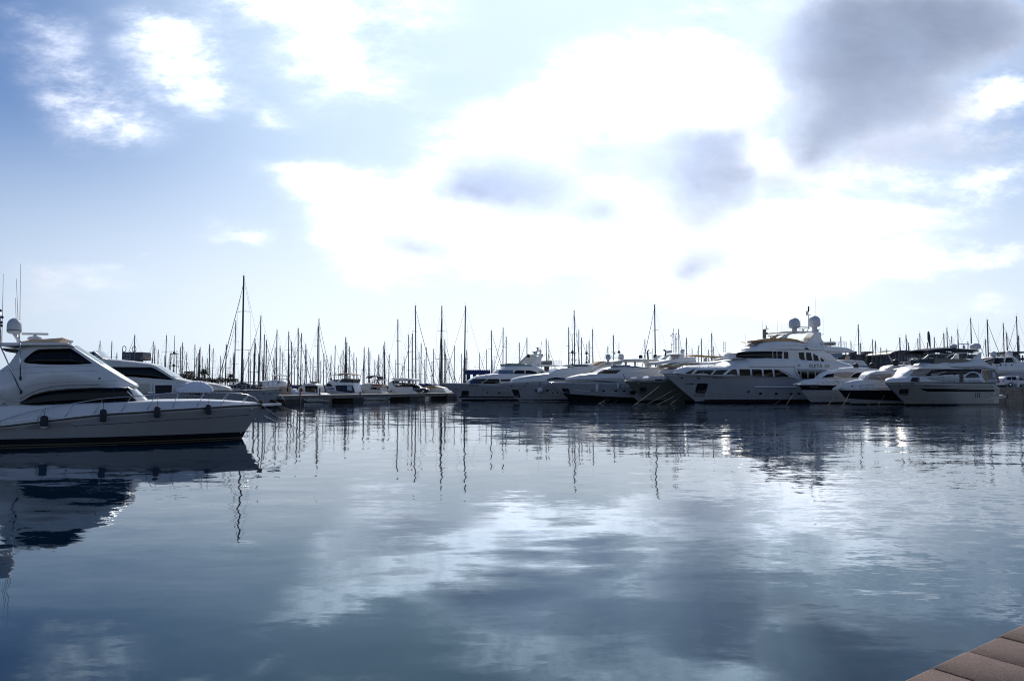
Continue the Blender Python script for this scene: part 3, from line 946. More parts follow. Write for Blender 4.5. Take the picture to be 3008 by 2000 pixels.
# ------------------------------------------------------------------ near sport cruiser (left edge)
def near_boat():
    b = Boat('motor_yacht', 'large white enclosed sport cruiser moored nearest the viewer, four navy fenders along its grey hull', 'yacht', (713, 1287), 22)
    sheer = Z2(1285,1004,1000,1016,700,1036,300,1060,0,1083) + Z1(1200,1092,900,1120,500,1167,0,1226)
    h = Hull(b, Z2(1290,1003,1250,1085,1190,1178,1130,1262,1085,1348), sheer, 2.25, 15.0, HULLG, zend=0.85, ub=0.5, pd=2.3, pw=1.3)
    waterline_strips(b, h, -0.15, 0.34, BLACKH, 'boot_stripe')
    waterline_strips(b, h, 0.03, 0.075, GOLD, 'thin_band', off=0.02)  # thin gold band just above the waterline
    n = 40
    # rub rail and bright gunwale
    for sd in (1, -1):
        mb, mg = MB(), MB()
        L = []
        for i in range(n + 1):
            a = h.abow + .05 + (h.L - h.abow - .1) * (i / n) ** 1.4
            z = h.sheer_z(a)
            L.append((a, (h.yf(a, z) + .02) * sd, z))
        mb.tube([(a, y, z - .03) for a, y, z in L], .028, 6)
        mg.tube([(a, y - .02 * sd, z + .035) for a, y, z in L], .045, 6)
        part(mb, 'rub_rail', BLACK, b.root); part(mg, 'gunwale', WHITE, b.root)
    # knuckle line in the topsides
    mk = MB()
    K = b.Qs(Z1(750,1222,1300,1192,1742,1160) + Z2(700,1145,1170,1105), h.yf)
    mk.tube(b.P([(a, h.yf(a, z) + .004, z) for a, z in resample(K, 30)]), .012, 5)
    part(mk, 'hull_crease', BLACK, b.root)
    patch(b, h.yf, Z1(205,1262,330,1207,520,1192,700,1184,745,1196,752,1216,700,1226,560,1240,400,1250), GREYC, 'hull_window')
    patch(b, h.yf, Z1(-120,1270,-60,1252,60,1246,172,1240,160,1262,60,1276,-60,1288), GREYC, 'hull_window')
    # foredeck and side decks
    wf = lambda a: max(.05, h.yf(a, h.sheer_z(a)) - .07)
    deck = Cabin(b, Z2(1275,1001,1150,989,900,971,640,962,200,966) + Z1(1400,974,1000,988,700,998,400,1012,200,1003,0,995),
                 sheer, 2.1, WHITE, 'foredeck', yv=1.5, tumble=.55, r=.3, crown=.06, build=False, ext=(6, 0))
    deck.ww = wf
    deck.Bt = [(a, z + .0) for a, z in sorted([(a, h.sheer_z(a)) for a in [h.abow + i * .3 for i in range(60)]])]
    deck.mesh(WHITE, 'foredeck', None, 60)
    # saloon with its dark wrap-round window
    sal = Cabin(b, Z1(1495,964,1440,915,1370,850,1315,824,1000,822,700,822,200,822,-100,822), Z1(1495,972,1300,985,1000,992,700,1002,400,1016,200,1008,-100,1000), 1.72, WHITE, 'saloon', front=1.6, tumble=.1, r=.08, crown=.05, fmin=.5, ext=(4, 0))
    strip(b, sal.yf, Z1(205,985,262,945,330,906,480,866,700,843,1000,831,1312,828), Z1(206,1000,300,1010,400,1011,700,996,1000,986,1250,977,1415,971), GLASS, 'saloon_window', n=24)
    sc0 = sal.a0
    sal.screen(sc0 + .12, sc0 + (b.q(*Z1(1330, 832)[0], 1.2)[0] - sc0) * .95, .93, CLEAR, 'windscreen')
    tubeL = b.Qs(Z1(1300,868,1420,972), sal.yf)
    tube(b, [(a, sal.yf(a, z) + .02, z) for a, z in resample(tubeL, 6)], .035, WHITE, 'window_post', both=True)
    # upper house
    up = Cabin(b, Z1(1385,812,1290,755,1060,610,900,507,740,404,690,388,300,388,190,440,90,590,0,655,-300,770),
               Z1(1385,824,1000,829,700,839,480,863,330,902,200,984,100,974,0,932,-300,870), 1.86, WHITE, 'upper_house', yv=1.5, ybot=1.86, front=2.6, tumble=.16, r=.22, crown=.1, fmin=.45, fpow=2.2)
    strip(b, up.yf, Z1(240,560,262,530,330,472,382,440,440,436,580,433,727,430,830,500,938,578), Z1(242,566,270,580,420,592,560,595,700,595,820,592,940,586), GLASS, 'upper_window', n=24)
    a_lo, a_hi = b.q(*Z1(1050, 606)[0], 1.2)[0], b.q(*Z1(760, 414)[0], 1.2)[0]
    up.screen(a_lo, a_hi, .9, GLASSG, 'front_window')
    lines(b, up.yf, [Z1(200,950,330,880,480,832,700,806,1020,802)], GREYC, r=.022)
    lines(b, up.yf, [Z1(20,662,300,625,600,615,950,607), Z1(200,690,600,668,1000,660), Z1(250,830,420,790,800,770,1200,762)], GREYC, r=.006)
    slab(b, Z1(770,418,745,398,695,376,300,373,30,374,-40,384,-40,398,30,410,300,400,690,398), 1.92, WHITE, 'hard_top', yv=1.6, bevel=.03)
    slab(b, Z1(20,424,150,434,182,444,180,462,120,470,60,462,20,440), 1.5, BLACK, 'overhang_shade', yv=1.5, bevel=.02)  # black slab stands in for the shaded interior under the overhang
    patch(b, up.yf, Z1(1010,728,1030,728,1030,746,1010,746), BLACK, 'vent')
    lines(b, sal.yf, [Z1(575,852,572,1003), Z1(890,838,892,988), Z1(1160,832,1170,982)], BLACK, 'window_mullion', r=.012, off=.02, n=6)
    lines(b, up.yf, [Z1(724,436,728,592), Z1(420,440,430,590)], BLACK, 'window_mullion', r=.01, off=.02, n=6)
    lines(b, sal.yf, [Z1(205,998,262,950,330,912,480,872,700,849,1000,837,1305,834)], GREYM, 'window_seal', r=.012, off=.012)
    oval(b, sal.yf, Z1(45,992)[0], 3.2, 2.6, GLASSB, 'builder_emblem', both=False)
    lines(b, sal.yf, [Z1(8,1013,84,1014)], GLASSB, 'builder_lettering', r=.012, off=.012, both=False)
    # roof gear
    dome(b, ZG(240, 1168)[0], 45, 47, FENDW, 0.9, 'satellite_dome', band=GREYC)
    a0, z0 = b.q(*ZG(228, 1150)[0], .9); a1, z1 = b.q(*ZG(352, 1325)[0], .9)
    tube(b, [(a0, .9, z0), (a1, .9, z1)], .07, WHITE, 'dome_post', n=8)
    a0, z0 = b.q(*ZG(598, 1240)[0], .2)
    r = MB().lathe((a0, b.y(.2), z0 - .12), [(.05, -.12), (.06, -.02), (.3, .03), (.34, .1), (.28, .17), (.08, .22), (.06, .34)], 14)
    rd = part(r, 'radar', WHITE, b.root)
    bar = MB()
    pa, pb = b.q(*ZG(372, 1164)[0], .2), b.q(*ZG(830, 1170)[0], .2)
    bar.prism([(pa[0], pa[1] + .05), (pb[0], pb[1] + .05), (pb[0], pb[1] - .05), (pa[0], pa[1] - .05)], -.08 + b.y(.2), .08 + b.y(.2))
    part(bar, 'scanner_bar', WHITE, rd, .02)
    slab(b, ZG(385,1305,560,1280,1105,1240,1100,1252,1035,1322,620,1328,385,1320), 1.1, BEIGE, 'sun_hatch', yv=.6, bevel=.02)
    a0, z0 = b.q(*ZG(1204, 1335)[0], .3)
    part(MB().lathe((a0, b.y(.3), z0 - .1), [(.05, 0), (.04, .1), (.09, .16), (.13, .24), (.12, .27)], 10), 'searchlight', WHITE, b.root)
    for p0, p1 in ((ZG(30, 1330)[0], ZG(57, 140)[0]), (ZG(325, 1325)[0], ZG(278, 222)[0]), (ZG(290, 1325)[0], ZG(262, 550)[0]), (ZG(333, 1325)[0], ZG(352, -30)[0])):
        whip(b, p0, p1, GREYC, .9, .016)
    whip(b, ZG(8, 1340)[0], ZG(5, 765)[0], STEEL, 1.2, .04, 'light_mast')
    for x, y in ((38, 885), (25, 975), (25, 1030), (8, 775)):
        a0, z0 = b.q(*ZG(x, y)[0], 1.2)
        part(MB().lathe((a0, b.y(1.2), z0 - .05), [(.03, 0), (.06, .03), (.06, .1), (.02, .13)], 8), 'mast_light', BLACK, b.root)
    for pts, nm in ((Z1(-30,330,215,878), 'outrigger'), (Z1(205,378,209,738), 'outrigger')):
        p = b.Q(pts, 2.0)
        tube(b, [(a, 2.0, z) for a, z in p], .032, STEEL, nm)
        a0, z0 = p[1]
        part(MB().lathe((a0, b.y(2.0), z0 - .08), [(.02, 0), (.05, .02), (.05, .16), (.02, .2)], 8), 'bracket', BLACK, b.root)
    # bow rail
    posts = [Z1(375,1157,445,1056), Z1(665,1124,755,1000), Z1(955,1098,1045,960), Z1(1235,1074,1340,925), Z1(1500,1058,1590,905),
             Z2(370,1038,425,884), Z2(615,1028,700,881), Z2(855,1014,950,885), Z2(1065,1006,1155,905)]
    rail(b, h.yf, Z1(-60,1190,0,1170,250,1092,450,1046,750,992,1060,942,1340,922,1600,902) + Z2(300,890,470,882,700,880,950,884,1155,904,1255,960,1285,1000), posts, r=.02, inset=.12)
    # bow sprit, anchor and winch
    slab(b, ZH(820,246,1000,232,1215,224,1231,246,1212,262,1000,276,860,284), .26, WHITE, 'bow_sprit', yv=0, bevel=.03)
    part(MB().lathe((b.q(*ZH(835, 240)[0])[0], 0, b.q(*ZH(835, 240)[0])[1]), [(.1, 0), (.14, .05), (.1, .12), (.12, .2), (.04, .22)], 10), 'anchor_winch', BARK, b.root)
    a0, z0 = b.Qs(ZH(640, 338), h.yf)[0]
    part(MB().lathe((a0, b.y(h.yf(a0, z0) + .02), z0 - .06), [(.03, 0), (.09, .03), (.1, .06), (.09, .09), (.03, .12)], 12), 'fairlead', STEEL, b.root)
    patch(b, h.yf, ZH(528,442,605,440,606,450,530,452), STEEL, 'step_plate')
    a0, z0 = b.Qs(ZH(440, 788), h.yf)[0]
    patch(b, h.yf, ZH(425,792,440,780,460,778,462,788,440,798), WHITE, 'drain')
    return b, h
NB, NH = near_boat()

def fender(b, h, px, top, bot, hang, m, label, r=.15, tip=None, name='fender', group='fenders on the near cruiser', px_w=None):
    a, z0 = b.Qs([(px, top)], lambda a, z: h.yf(a, z) + r)[0]
    _, z1 = b.q(px, bot, h.yf(a, z0) + r)
    y = h.yf(a, z0) + r
    loc = b.root.matrix_basis @ Vector((a, b.y(y), z1))
    e = empty(name, loc, 0, label, 'fender', group)
    H = z0 - z1
    part(MB().lathe((0, 0, 0), [(r * .3, 0), (r * .85, H * .06), (r, H * .16), (r, H * .84), (r * .8, H * .94), (r * .3, H)], 14), 'body', m, e)
    if tip: part(MB().lathe((0, 0, -.03), [(r * .25, 0), (r * .95, H * .05), (r * 1.03, H * .15), (r * 1.02, H * .17)], 14), 'base_cap', tip, e)
    _, zr = b.q(px, hang, h.yf(a, z0))
    inb = (b.V * -.22)
    part(MB().tube([(0, 0, H), (0, 0, H + .06), (inb.x * .3, inb.y * .3, H + .4 * (zr - z0)), (inb.x, inb.y, zr - z1)], .012, 5), 'rope', BLACK, e)
    return e
P = Z1(453, 1115, 453, 1242, 453, 1046); fender(NB, NH, P[0][0], P[0][1], P[1][1], P[2][1], FENDN, 'navy fender with a white base hanging over the dark hull window', r=.155, tip=FENDW)
P = Z1(1058, 1050, 1058, 1182, 1055, 945); fender(NB, NH, P[0][0], P[0][1], P[1][1], P[2][1], FENDN, 'navy fender hanging from the bow rail below the saloon window of the near cruiser', r=.14)
P = Z1(1613, 1020, 1613, 1140, 1605, 905); fender(NB, NH, P[0][0], P[0][1], P[1][1], P[2][1], FENDN, 'navy fender on the near cruiser below the square dark window behind', r=.14)
P = Z2(743, 1000, 743, 1106, 740, 882); fender(NB, NH, P[0][0], P[0][1], P[1][1], P[2][1], FENDN, 'navy fender closest to the bow of the near cruiser', r=.135)

def line_(label, pts, m=ROPE, r=.02, sag=.15, group='mooring lines running down into the water'):
    """rope between world points, slightly slack"""
    out = []
    for p, q in zip(pts, pts[1:]):
        p, q = Vector(p), Vector(q)
        for i in range(10):
            t = i / 10
            v = p.lerp(q, t); v.z -= sag * 4 * t * (1 - t)
            out.append(v)
    out.append(Vector(pts[-1]))
    o = Vector(out[0])
    mb = MB().tube([v - o for v in out], r, 5)
    ob = mb.build('mooring_line', m)
    ob.location = o
    return tagp(ob, label, 'mooring line', group)
bow = NB.root.matrix_basis @ Vector((NH.abow + .05, 0, NH.zs[0][1] - .02))
line_('mooring line hanging straight down from the bow tip of the near cruiser', [bow, on_z(*ZH(876, 1085)[0], -.3)], sag=0, r=.022)
line_('longest mooring line slanting from the near cruiser bow to the water with knots', [bow, on_z(*ZH(1690, 800)[0], -.05)], sag=.1, r=.022)
line_('upper thin mooring line from the near cruiser sprit ending beside the mast reflections', [bow + Vector((.7, .3, .0)), on_z(*ZH(1940, 700)[0], -.05)], sag=.1, r=.016)
line_('mooring line reaching farthest right from the near cruiser sprit', [bow + Vector((.75, .35, .0)), on_z(*ZH(2275, 650)[0], -.05)], sag=.1, r=.016)
line_('short slack mooring line below the near cruiser bow', [bow + Vector((.05, 0, -.5)), on_z(*ZH(1200, 600)[0], -.05)], sag=.05, r=.022)
p = on_z(*ZH(1500, 655)[0], .0)
ob = MB().tube([Vector((.25, 0, -.2)), Vector((.22, 0, .55)), Vector((.12, 0, .85)), Vector((-.05, 0, .9)), Vector((-.14, 0, .7)), Vector((-.2, 0, .2)), Vector((-.3, 0, .1)), Vector((-.22, 0, -.2))], .025, 5).build('rope_loop', ROPE)
ob.location = p
tagp(ob, 'dark loop of rope standing out of the water on the long mooring line', 'rope')
line_('thin forked rope hanging from under the near cruiser bow', [bow + Vector((-.55, -.1, -.75)), on_z(*ZH(800, 800)[0], -.1)], sag=.05, r=.018)

# ------------------------------------------------------------------ yacht behind it
def second():
    b = Boat('motor_yacht', 'long white motor yacht with a covered tender on its foredeck, behind the near cruiser', 'yacht', (797, 1194), 10, Y=103)
    sheer = Z2(1490,850,1200,858,800,868,450,882,0,900) + Z1(1000,930)
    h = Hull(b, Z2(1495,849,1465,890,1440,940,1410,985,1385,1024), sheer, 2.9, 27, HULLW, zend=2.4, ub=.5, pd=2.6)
    hull_band(b, h, lambda a: h.sheer_z(a) + .02, lambda a: h.sheer_z(a) - .10, BLACK, 'rub_rail', a1=26)
    K = b.Qs(ZC(130,1448,300,1440,410,1434,500,1425), h.yf)
    mk = MB().tube(b.P([(a, h.yf(a, z) + .02, z) for a, z in resample(K, 12)]), .035, 5)
    part(mk, 'strake', STEEL, b.root)
    waterline_strips(b, h, -.1, .25, BLACKH, 'boot_stripe')
    house = Cabin(b, Z2(950,852,940,836,900,822,780,796,700,786,540,768,430,745,330,682,215,612,150,592,0,573) + Z1(1200,553,1070,543,1000,540,700,540),
                  Z2(950,858,700,868,450,882,0,900) + Z1(700,930), 2.45, CREAM, 'deck_house', yv=1.6, front=6, tumble=.12, r=.4, crown=.15, fmin=.25, ext=(6, 0))
    strip(b, house.yf, Z1(1075,618,1300,619,1560,622) + Z2(230,658,382,750), Z1(1100,640,1230,712,1400,724) + Z2(150,735,384,754), GLASS, 'side_window', n=20)
    a0, a1 = b.q(*Z2(425, 740)[0], 1.2)[0], b.q(*Z2(225, 622)[0], 1.2)[0]
    house.screen(a0, a1, .86, CLEAR, 'windscreen')
    patch(b, house.yf, Z2(180,792,374,790,376,925,182,925), WHITE, 'window_surround', off=.03, thick=.05)
    patch(b, house.yf, Z2(195,805,366,803,368,920,197,920), GLASS, 'square_window', off=.05, thick=.05)
    lines(b, house.yf, [Z1(1340,720,1335,800), Z1(1380,806,1540,802), Z2(640,770,720,790,860,835)], GREYC, r=.018)
    # flybridge
    fly = Cabin(b, Z1(1092,540,1060,527,985,458,955,466,870,478,800,478), Z1(1092,545,1060,543,960,541,800,541), 2.0, WHITE, 'flybridge', front=1.2, tumble=.1, r=.1, fmin=.5, ext=(4, 0))
    strip(b, fly.yf, Z1(868,482,955,472,972,470), Z1(960,536,1010,539,1050,540), GLASS, 'flybridge_window', n=6)
    fly.screen(b.q(*Z1(1080, 535)[0], 1)[0], b.q(*Z1(992, 464)[0], 1)[0], .9, CLEAR, 'flybridge_screen')
    # davit and deck gear
    a0, z0 = b.q(*Z2(150, 945)[0], 2.3)
    mb = MB(); _, zt = b.q(*Z2(150, 785)[0], 2.3)
    mb.box((a0 - .3, b.y(2.3) - .25, z0 - .3), (a0 + .3, b.y(2.3) + .25, z0 + (zt - z0) * .45)); mb.tube([(a0, b.y(2.3), z0), (a0, b.y(2.3), zt)], .12, 8)
    mb.tube([(a0, b.y(2.3), z0 + (zt - z0) * .4), (a0 + 1.6, b.y(2.3), z0 + (zt - z0) * .42)], .1, 8)
    part(mb, 'deck_crane', WHITE, b.root, .0)
    autorail(b, h, .6, 11, .75, .85, 9, r=.022)
    text(b, h.yf, "V-3 10 01", Z2(1120, 892)[0], .62, BLACK, 'registration_number', off=.03)
    patch(b, h.yf, ZC(430,1497,450,1462,500,1470,540,1492,520,1500), BLACK, 'anchor_recess')
    a0, z0 = b.q(*ZC(565, 1400)[0], 0); a1, z1 = b.q(*ZC(612, 1478)[0], 0); a2, z2 = b.q(*ZC(585, 1494)[0], 0)
    tube(b, [(a0, 0, z0), (a1, 0, z1), (a2, 0, z2)], .06, STEEL, 'anchor')
    for x, y in ((375, 1395), (440, 1398)):
        oval(b, h.yf, ZC(x, y)[0], 4, 1.6, STEEL, 'fairlead', both=False)
    return b, h
B2, H2 = second()
# covered tender carried on its foredeck
def tender():
    b = B2
    yv = 2.35
    pts = b.Q(Z2(415,832,430,812,480,790,535,775,590,760,640,760,690,767,730,790,772,818,788,846,782,872,700,884,560,882,420,876), yv)
    ctr = sum(p[0] for p in pts) / len(pts)
    T = b.Q(Z2(415,836,430,812,480,790,535,775,590,760,640,760,690,767,730,790,772,818,788,850), yv)
    Bo = b.Q(Z2(415,870,480,880,560,884,700,886,788,868), yv)
    loc = b.root.matrix_basis @ Vector((ctr, b.y(yv), Bo[2][1]))
    e = empty('tender', loc, b.root.rotation_euler.z, 'dinghy under a white cover on a stand on the long motor yacht foredeck', 'dinghy')
    T = sorted((a - ctr, z - Bo[2][1]) for a, z in T); Bo = sorted((a - ctr, z - Bo[2][1]) for a, z in Bo)
    mb = MB(); rows = []
    n = 30
    for i in range(n + 1):
        a = T[0][0] + (T[-1][0] - T[0][0]) * i / n
        t = i / n
        w = 1.0 * math.sin(math.pi * min(.97, max(.03, t))) ** .45
        zt, zb = interp(T, a), interp(Bo, a)
        h_ = max(.05, zt - zb)
        ripple = .03 * math.sin(i * 2.1)
        row = []
        for j in range(15):
            th = math.pi * j / 14
            c_ = math.cos(th); row.append((a, w * c_ * (1.05 + .06 * math.sin(i * 1.7)), zb + (h_ + ripple) * ((1 - abs(c_)) ** .75 * .78 + .22 * math.sin(th) ** .5) + .03 * math.sin(i * 2.6 + j)))
        rows.append(row)
    mb.grid(rows); mb.ngon(rows[0]); mb.ngon(rows[-1]); mb.grid([[r[0] for r in rows], [r[-1] for r in rows]])
    part(mb, 'cover', WHITEC, e)
    mb = MB()
    for y in (-.5, .5):
        mb = MB()
        for a in (-1.0, -.1, .9):
            mb.tube([(a - .3, y, .08), (a, y, -.85)], .03, 5); mb.tube([(a + .3, y, .08), (a, y, -.85)], .03, 5)
        mb.tube([(-1.2, y, .04), (1.2, y, .04)], .03, 5)
        part(mb, 'cradle', STEEL, e)
    part(MB().lathe((-.3, 0, -.32), [(.1, 0), (.4, .1), (.5, .25), (.5, .34)], 12), 'engine', BLACK, e)
    part(MB().lathe((-1.15, .3, -.05), [(.05, 0), (.12, .05), (.1, .14), (.02, .16)], 8), 'tie_knot', BLACK, e)
    return e
tender()
q = B2.Q(Z2(690,906,735,930,780,948,812,962), 1.6)
mb = MB(); c = q[0]
mb.tube([(a - c[0], 0, z - c[1]) for a, z in q], .09, 6); mb.tube([(a - c[0] + .3, .1, z - c[1] - .12) for a, z in q[1:]], .12, 6)
o = part(mb, 'strap', RED, None); o.location = B2.root.matrix_basis @ Vector((c[0], B2.y(1.6), c[1])); o.rotation_euler = B2.root.rotation_euler
tagp(o, 'orange-red strap trailing from the covered dinghy onto the deck', 'strap')
# ------------------------------------------------------------------ row of yachts on the right
MAROON = mat('maroon_antifouling', (0.045, 0.014, 0.013), 0.6, var=.2)
GRP = 'yachts moored side by side along the far quay'
def pocket(b, h, pts, inner=None):
    patch(b, h.yf, pts, BLACK, 'anchor_recess', off=.02)
    cx, cy = sum(p[0] for p in pts) / len(pts), sum(p[1] for p in pts) / len(pts)
    w = max(p[0] for p in pts) - min(p[0] for p in pts); hh = max(p[1] for p in pts) - min(p[1] for p in pts)
    a = b.Qs([(cx - w * .28, cy + hh * .24), (cx - w * .2, cy + hh * .33), (cx + w * .02, cy + hh * .35), (cx + w * .22, cy + hh * .3), (cx + w * .27, cy + hh * .2)], h.yf)
    tube(b, [(x, h.yf(x, z) + .06, z) for x, z in a], .07, GREYM, 'anchor')
    a = b.Qs([(cx + w * .02, cy + hh * .34), (cx + w * .04, cy - hh * .2)], h.yf)
    tube(b, [(x, h.yf(x, z) + .07, z) for x, z in a], .05, ANCH, 'anchor_shank')

def yacht1():
    b = Boat('motor_yacht', 'white yacht with green flybridge screen, beside the pier end, leftmost of the far row', 'yacht', (1357, 1175), 195, GRP, Y=153)
    sheer = Z4(240,1129,400,1130,580,1133,750,1143,1000,1150,1180,1156,1500,1160)
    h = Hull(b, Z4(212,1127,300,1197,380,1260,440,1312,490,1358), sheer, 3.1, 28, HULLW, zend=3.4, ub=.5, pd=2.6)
    waterline_strips(b, h, -.1, .25, BLACKH, 'boot_stripe'); waterline_strips(b, h, .5, .72, BLACKH, 'boot_stripe')
    main = Cabin(b, Z4(585,1112,640,1078,700,1050,780,1034,860,1021,930,1010,1000,1006,1300,1010,1660,1003,1900,1003), Z4(585,1135,750,1143,1000,1150,1660,1150,1900,1150), 2.75, WHITE, 'main_deck_house', front=5, tumble=.05, r=.25, crown=.15, fmin=.3)
    strip(b, main.yf, Z4(600,1108,645,1077,760,1074,1000,1075), Z4(605,1124,700,1132,820,1138,1000,1138), GLASS, 'saloon_window')
    strip(b, main.yf, Z4(1020,1078,1180,1078), Z4(1020,1104,1180,1104), GLASS, 'saloon_window', n=4)
    main.screen(b.q(*Z4(640,1078)[0],1.5)[0], b.q(*Z4(850,1023)[0],1.5)[0], .7, WHITE, 'sun_pad', off=.06)
    slab(b, Z4(745,1140,755,1140,860,1072,846,1070), 2.85, WHITE, 'side_stay', y0=2.75, both=True)
    patch(b, h.yf, Z4(600,1108,640,1104,720,1108,720,1134,610,1134), BLUEC, 'deck_cover', off=.05, thick=.2)
    bridge = Cabin(b, Z4(935,1006,985,957,1000,950,1060,945,1075,905,1300,902,1440,908,1520,925,1600,960,1665,992), Z4(935,1010,1200,1010,1665,1006), 2.5, WHITE, 'bridge_house', front=3.2, tumble=.12, r=.2, crown=.15, fmin=.35)
    strip(b, bridge.yf, Z4(1000,956,1100,955,1190,955), Z4(985,1000,1100,1003,1185,1003), GLASSB, 'bridge_window', n=8)
    patch(b, bridge.yf, Z4(1225,958,1340,958,1342,1004,1186,1004), GLASS, 'bridge_window')
    patch(b, bridge.yf, Z4(1355,960,1400,958,1460,968,1512,986,1505,1000,1440,1006,1355,1006), GLASS, 'bridge_window')
    patch(b, bridge.yf, Z4(1535,966,1590,972,1608,986,1560,986), GLASS, 'bridge_window')
    bridge.screen(b.q(*Z4(945,998)[0],1.3)[0], b.q(*Z4(985,958)[0],1.3)[0], .85, CLEAR, 'windscreen')
    slab(b, Z4(1058,872,1120,864,1260,868,1440,895,1440,908,1300,902,1080,903), 1.9, GLASSG, 'flybridge_screen', yv=1.5)
    slab(b, Z4(1300,872,1440,740,1560,735,1548,748,1475,768,1428,822,1408,872), 1.9, CREAM, 'radar_arch', y0=1.65, both=True, yv=1.8)
    slab(b, Z4(1430,885,1475,830,1545,748,1590,760,1570,800,1565,870,1530,908,1440,905), 1.95, WHITE, 'radar_arch', y0=1.7, both=True, yv=1.8)
    slab(b, Z4(1438,742,1560,735,1575,748,1470,764), 1.95, WHITE, 'arch_top', yv=1.8)
    slab(b, Z4(1480,738,1500,700,1520,680,1570,680,1568,738,1552,738,1556,698,1525,700,1508,738), .35, WHITE, 'mast_frame', yv=.3)
    dome(b, Z4(1395,786)[0], 9, 10, BLACK, 1.9, 'satellite_dome'); dome(b, Z4(1568,778)[0], 11, 10, BLACK, 1.2, 'satellite_dome')
    scanner(b, Z4(1472,735)[0], 12, .8, BLACK); scanner(b, Z4(1520,680)[0], 11, 0, BLACK)
    bar(b, Z4(1560,680)[0], Z4(1572,572)[0], 0, .05, WHITE, 'signal_mast')
    whip(b, Z4(1524,660)[0], Z4(1524,300)[0], WHITE, .5, .02)
    slab(b, Z4(1530,884,1560,880,1845,888,1850,898,1600,908,1540,906), 2.6, WHITE, 'boat_deck', yv=2.4)
    slab(b, Z4(1590,830,1720,826,1722,880,1590,880), 1.6, GREYC, 'deck_locker', yv=1.6, bevel=.08)
    for x in (1735, 1770, 1810, 1842): bar(b, Z4(x,886)[0], Z4(x,832)[0], 2.5, .03, STEEL, 'deck_rail', both=True)
    for y in (832, 858): bar(b, Z4(1735,y)[0], Z4(1842,y)[0], 2.5, .03, STEEL, 'deck_rail', both=True)
    slab(b, Z4(1625,905,1668,905,1660,985,1630,985), .5, BARK, 'deck_post', yv=.5)
    for x in (1570, 1740): bar(b, Z4(x,900)[0], Z4(x+14,975)[0], 2.3, .05, STEEL, 'stanchion', both=True)
    pocket(b, h, Z4(490,1240,500,1234,580,1234,586,1242,580,1318,570,1322,484,1322))
    patch(b, h.yf, Z4(385,1214,452,1214,455,1220,388,1221), STEEL, 'fairlead')
    for x, y, rx, ry in ((697,1218,2.2,1.3),(780,1221,2.2,1.3),(838,1258,4,1.8),(998,1263,4,1.8)): oval(b, h.yf, Z4(x,y)[0], rx, ry, GLASS, 'porthole')
    lines(b, h.yf, [Z4(1000,1230,1100,1231,1500,1236)], WHITE, 'strake', r=.06)
    text(b, h.yf, 'DIVA', Z4(605,1160)[0], .75, BLACK, 'boat_name')
    autorail(b, h, .5, 12, .55, .6, 8)
    return b, h

def yacht2():
    b = Boat('motor_yacht', 'white sleek yacht with almond-shaped dark side window and a round white fender', 'yacht', (1527, 1178), 195, GRP, Y=146)
    sheer = R2(-60,968,200,966,600,966,1080,967) + R3(600,1030,1200,1035)
    h = Hull(b, R1(1495,768,1640,905,1800,1050,1940,1190) + R2(370,1392), sheer, 3.0, 27, HULLW, zend=3.3, ub=.5, pd=2.6)
    waterline_strips(b, h, -.1, .3, BLACKH, 'boot_stripe')
    lines(b, h.yf, [R2(330,1100,900,1105,1500,1100), R2(430,1265,800,1290,1500,1310), R2(400,1330,800,1385,1500,1390)], GREYC, 'strake', r=.03)
    house = Cabin(b, R2(205,960,222,925,245,897,420,850,700,806,1020,768,1120,715,1230,662,1500,625,1770,598,1900,604) + R3(560,690,700,720,780,758,1000,790,1300,800),
                  R2(205,968,600,968,1080,968) + R3(700,1030,1300,1035), 2.6, WHITE, 'deck_house', front=7, tumble=.15, r=.4, crown=.2, fmin=.35)
    strip(b, house.yf, R2(975,920,1040,872,1200,848,1400,868,1500,888), R2(978,928,1080,908,1300,902,1498,896), GLASS, 'side_window')
    house.screen(b.q(*R2(1040,758)[0],1.5)[0], b.q(*R2(1215,668)[0],1.5)[0], .82, GLASSB, 'windscreen')
    plate(b, R2(1215,662,1400,635,1600,610,1772,596), .12, 2.2, WHITE, 'visor', yv=1.9)
    lines(b, house.yf, [R2(240,900,700,850,1000,800,1440,768), R2(1800,790,1860,740,1900,690)], WHITE, r=.05)
    patch(b, house.yf, R2(420,870,700,832,900,808,700,822), GLASSB, 'skylight')
    slab(b, R3(180,722,195,696,400,690,520,692,640,715,780,750,775,770,640,745,400,712), 1.9, GLASSG, 'flybridge_screen', yv=1.7)
    plate(b, R3(640,700,720,668,790,640,1050,634), .1, 1.9, BEIGE, 'sun_awning', yv=1.6)
    slab(b, R3(640,702,790,642,1040,640,900,690,760,756), 1.7, BEIGE, 'awning_side', y0=1.6, both=True, yv=1.6)
    pocket(b, h, R2(182,1130,335,1132,352,1200,385,1312,235,1292))
    patch(b, h.yf, R2(225,1232,370,1242,374,1256,235,1246), STEEL, 'fairlead')
    for x, y, rx, ry in ((740,1150,5,2.2),(1005,1150,5,2.4)): oval(b, h.yf, R2(x,y)[0], rx, ry, GLASS, 'porthole')
    for x in (1130, 1235):
        oval(b, h.yf, R2(x,1201)[0], 6.6, 4.2, CREAM, 'porthole_rim', both=False)
        oval(b, h.yf, R2(x,1201)[0], 4, 2.2, GLASS, 'porthole', off=.03, both=False)
    text(b, h.yf, '7-V-2-24-06', R2(512,999)[0], .62, BLACK, 'registration_number')
    autorail(b, h, .5, 14, .55, .6, 9)
    for x in (175, 480): oval(b, h.yf, R2(x,1048)[0], 2.5, 1.2, STEEL, 'fairlead')
    return b, h

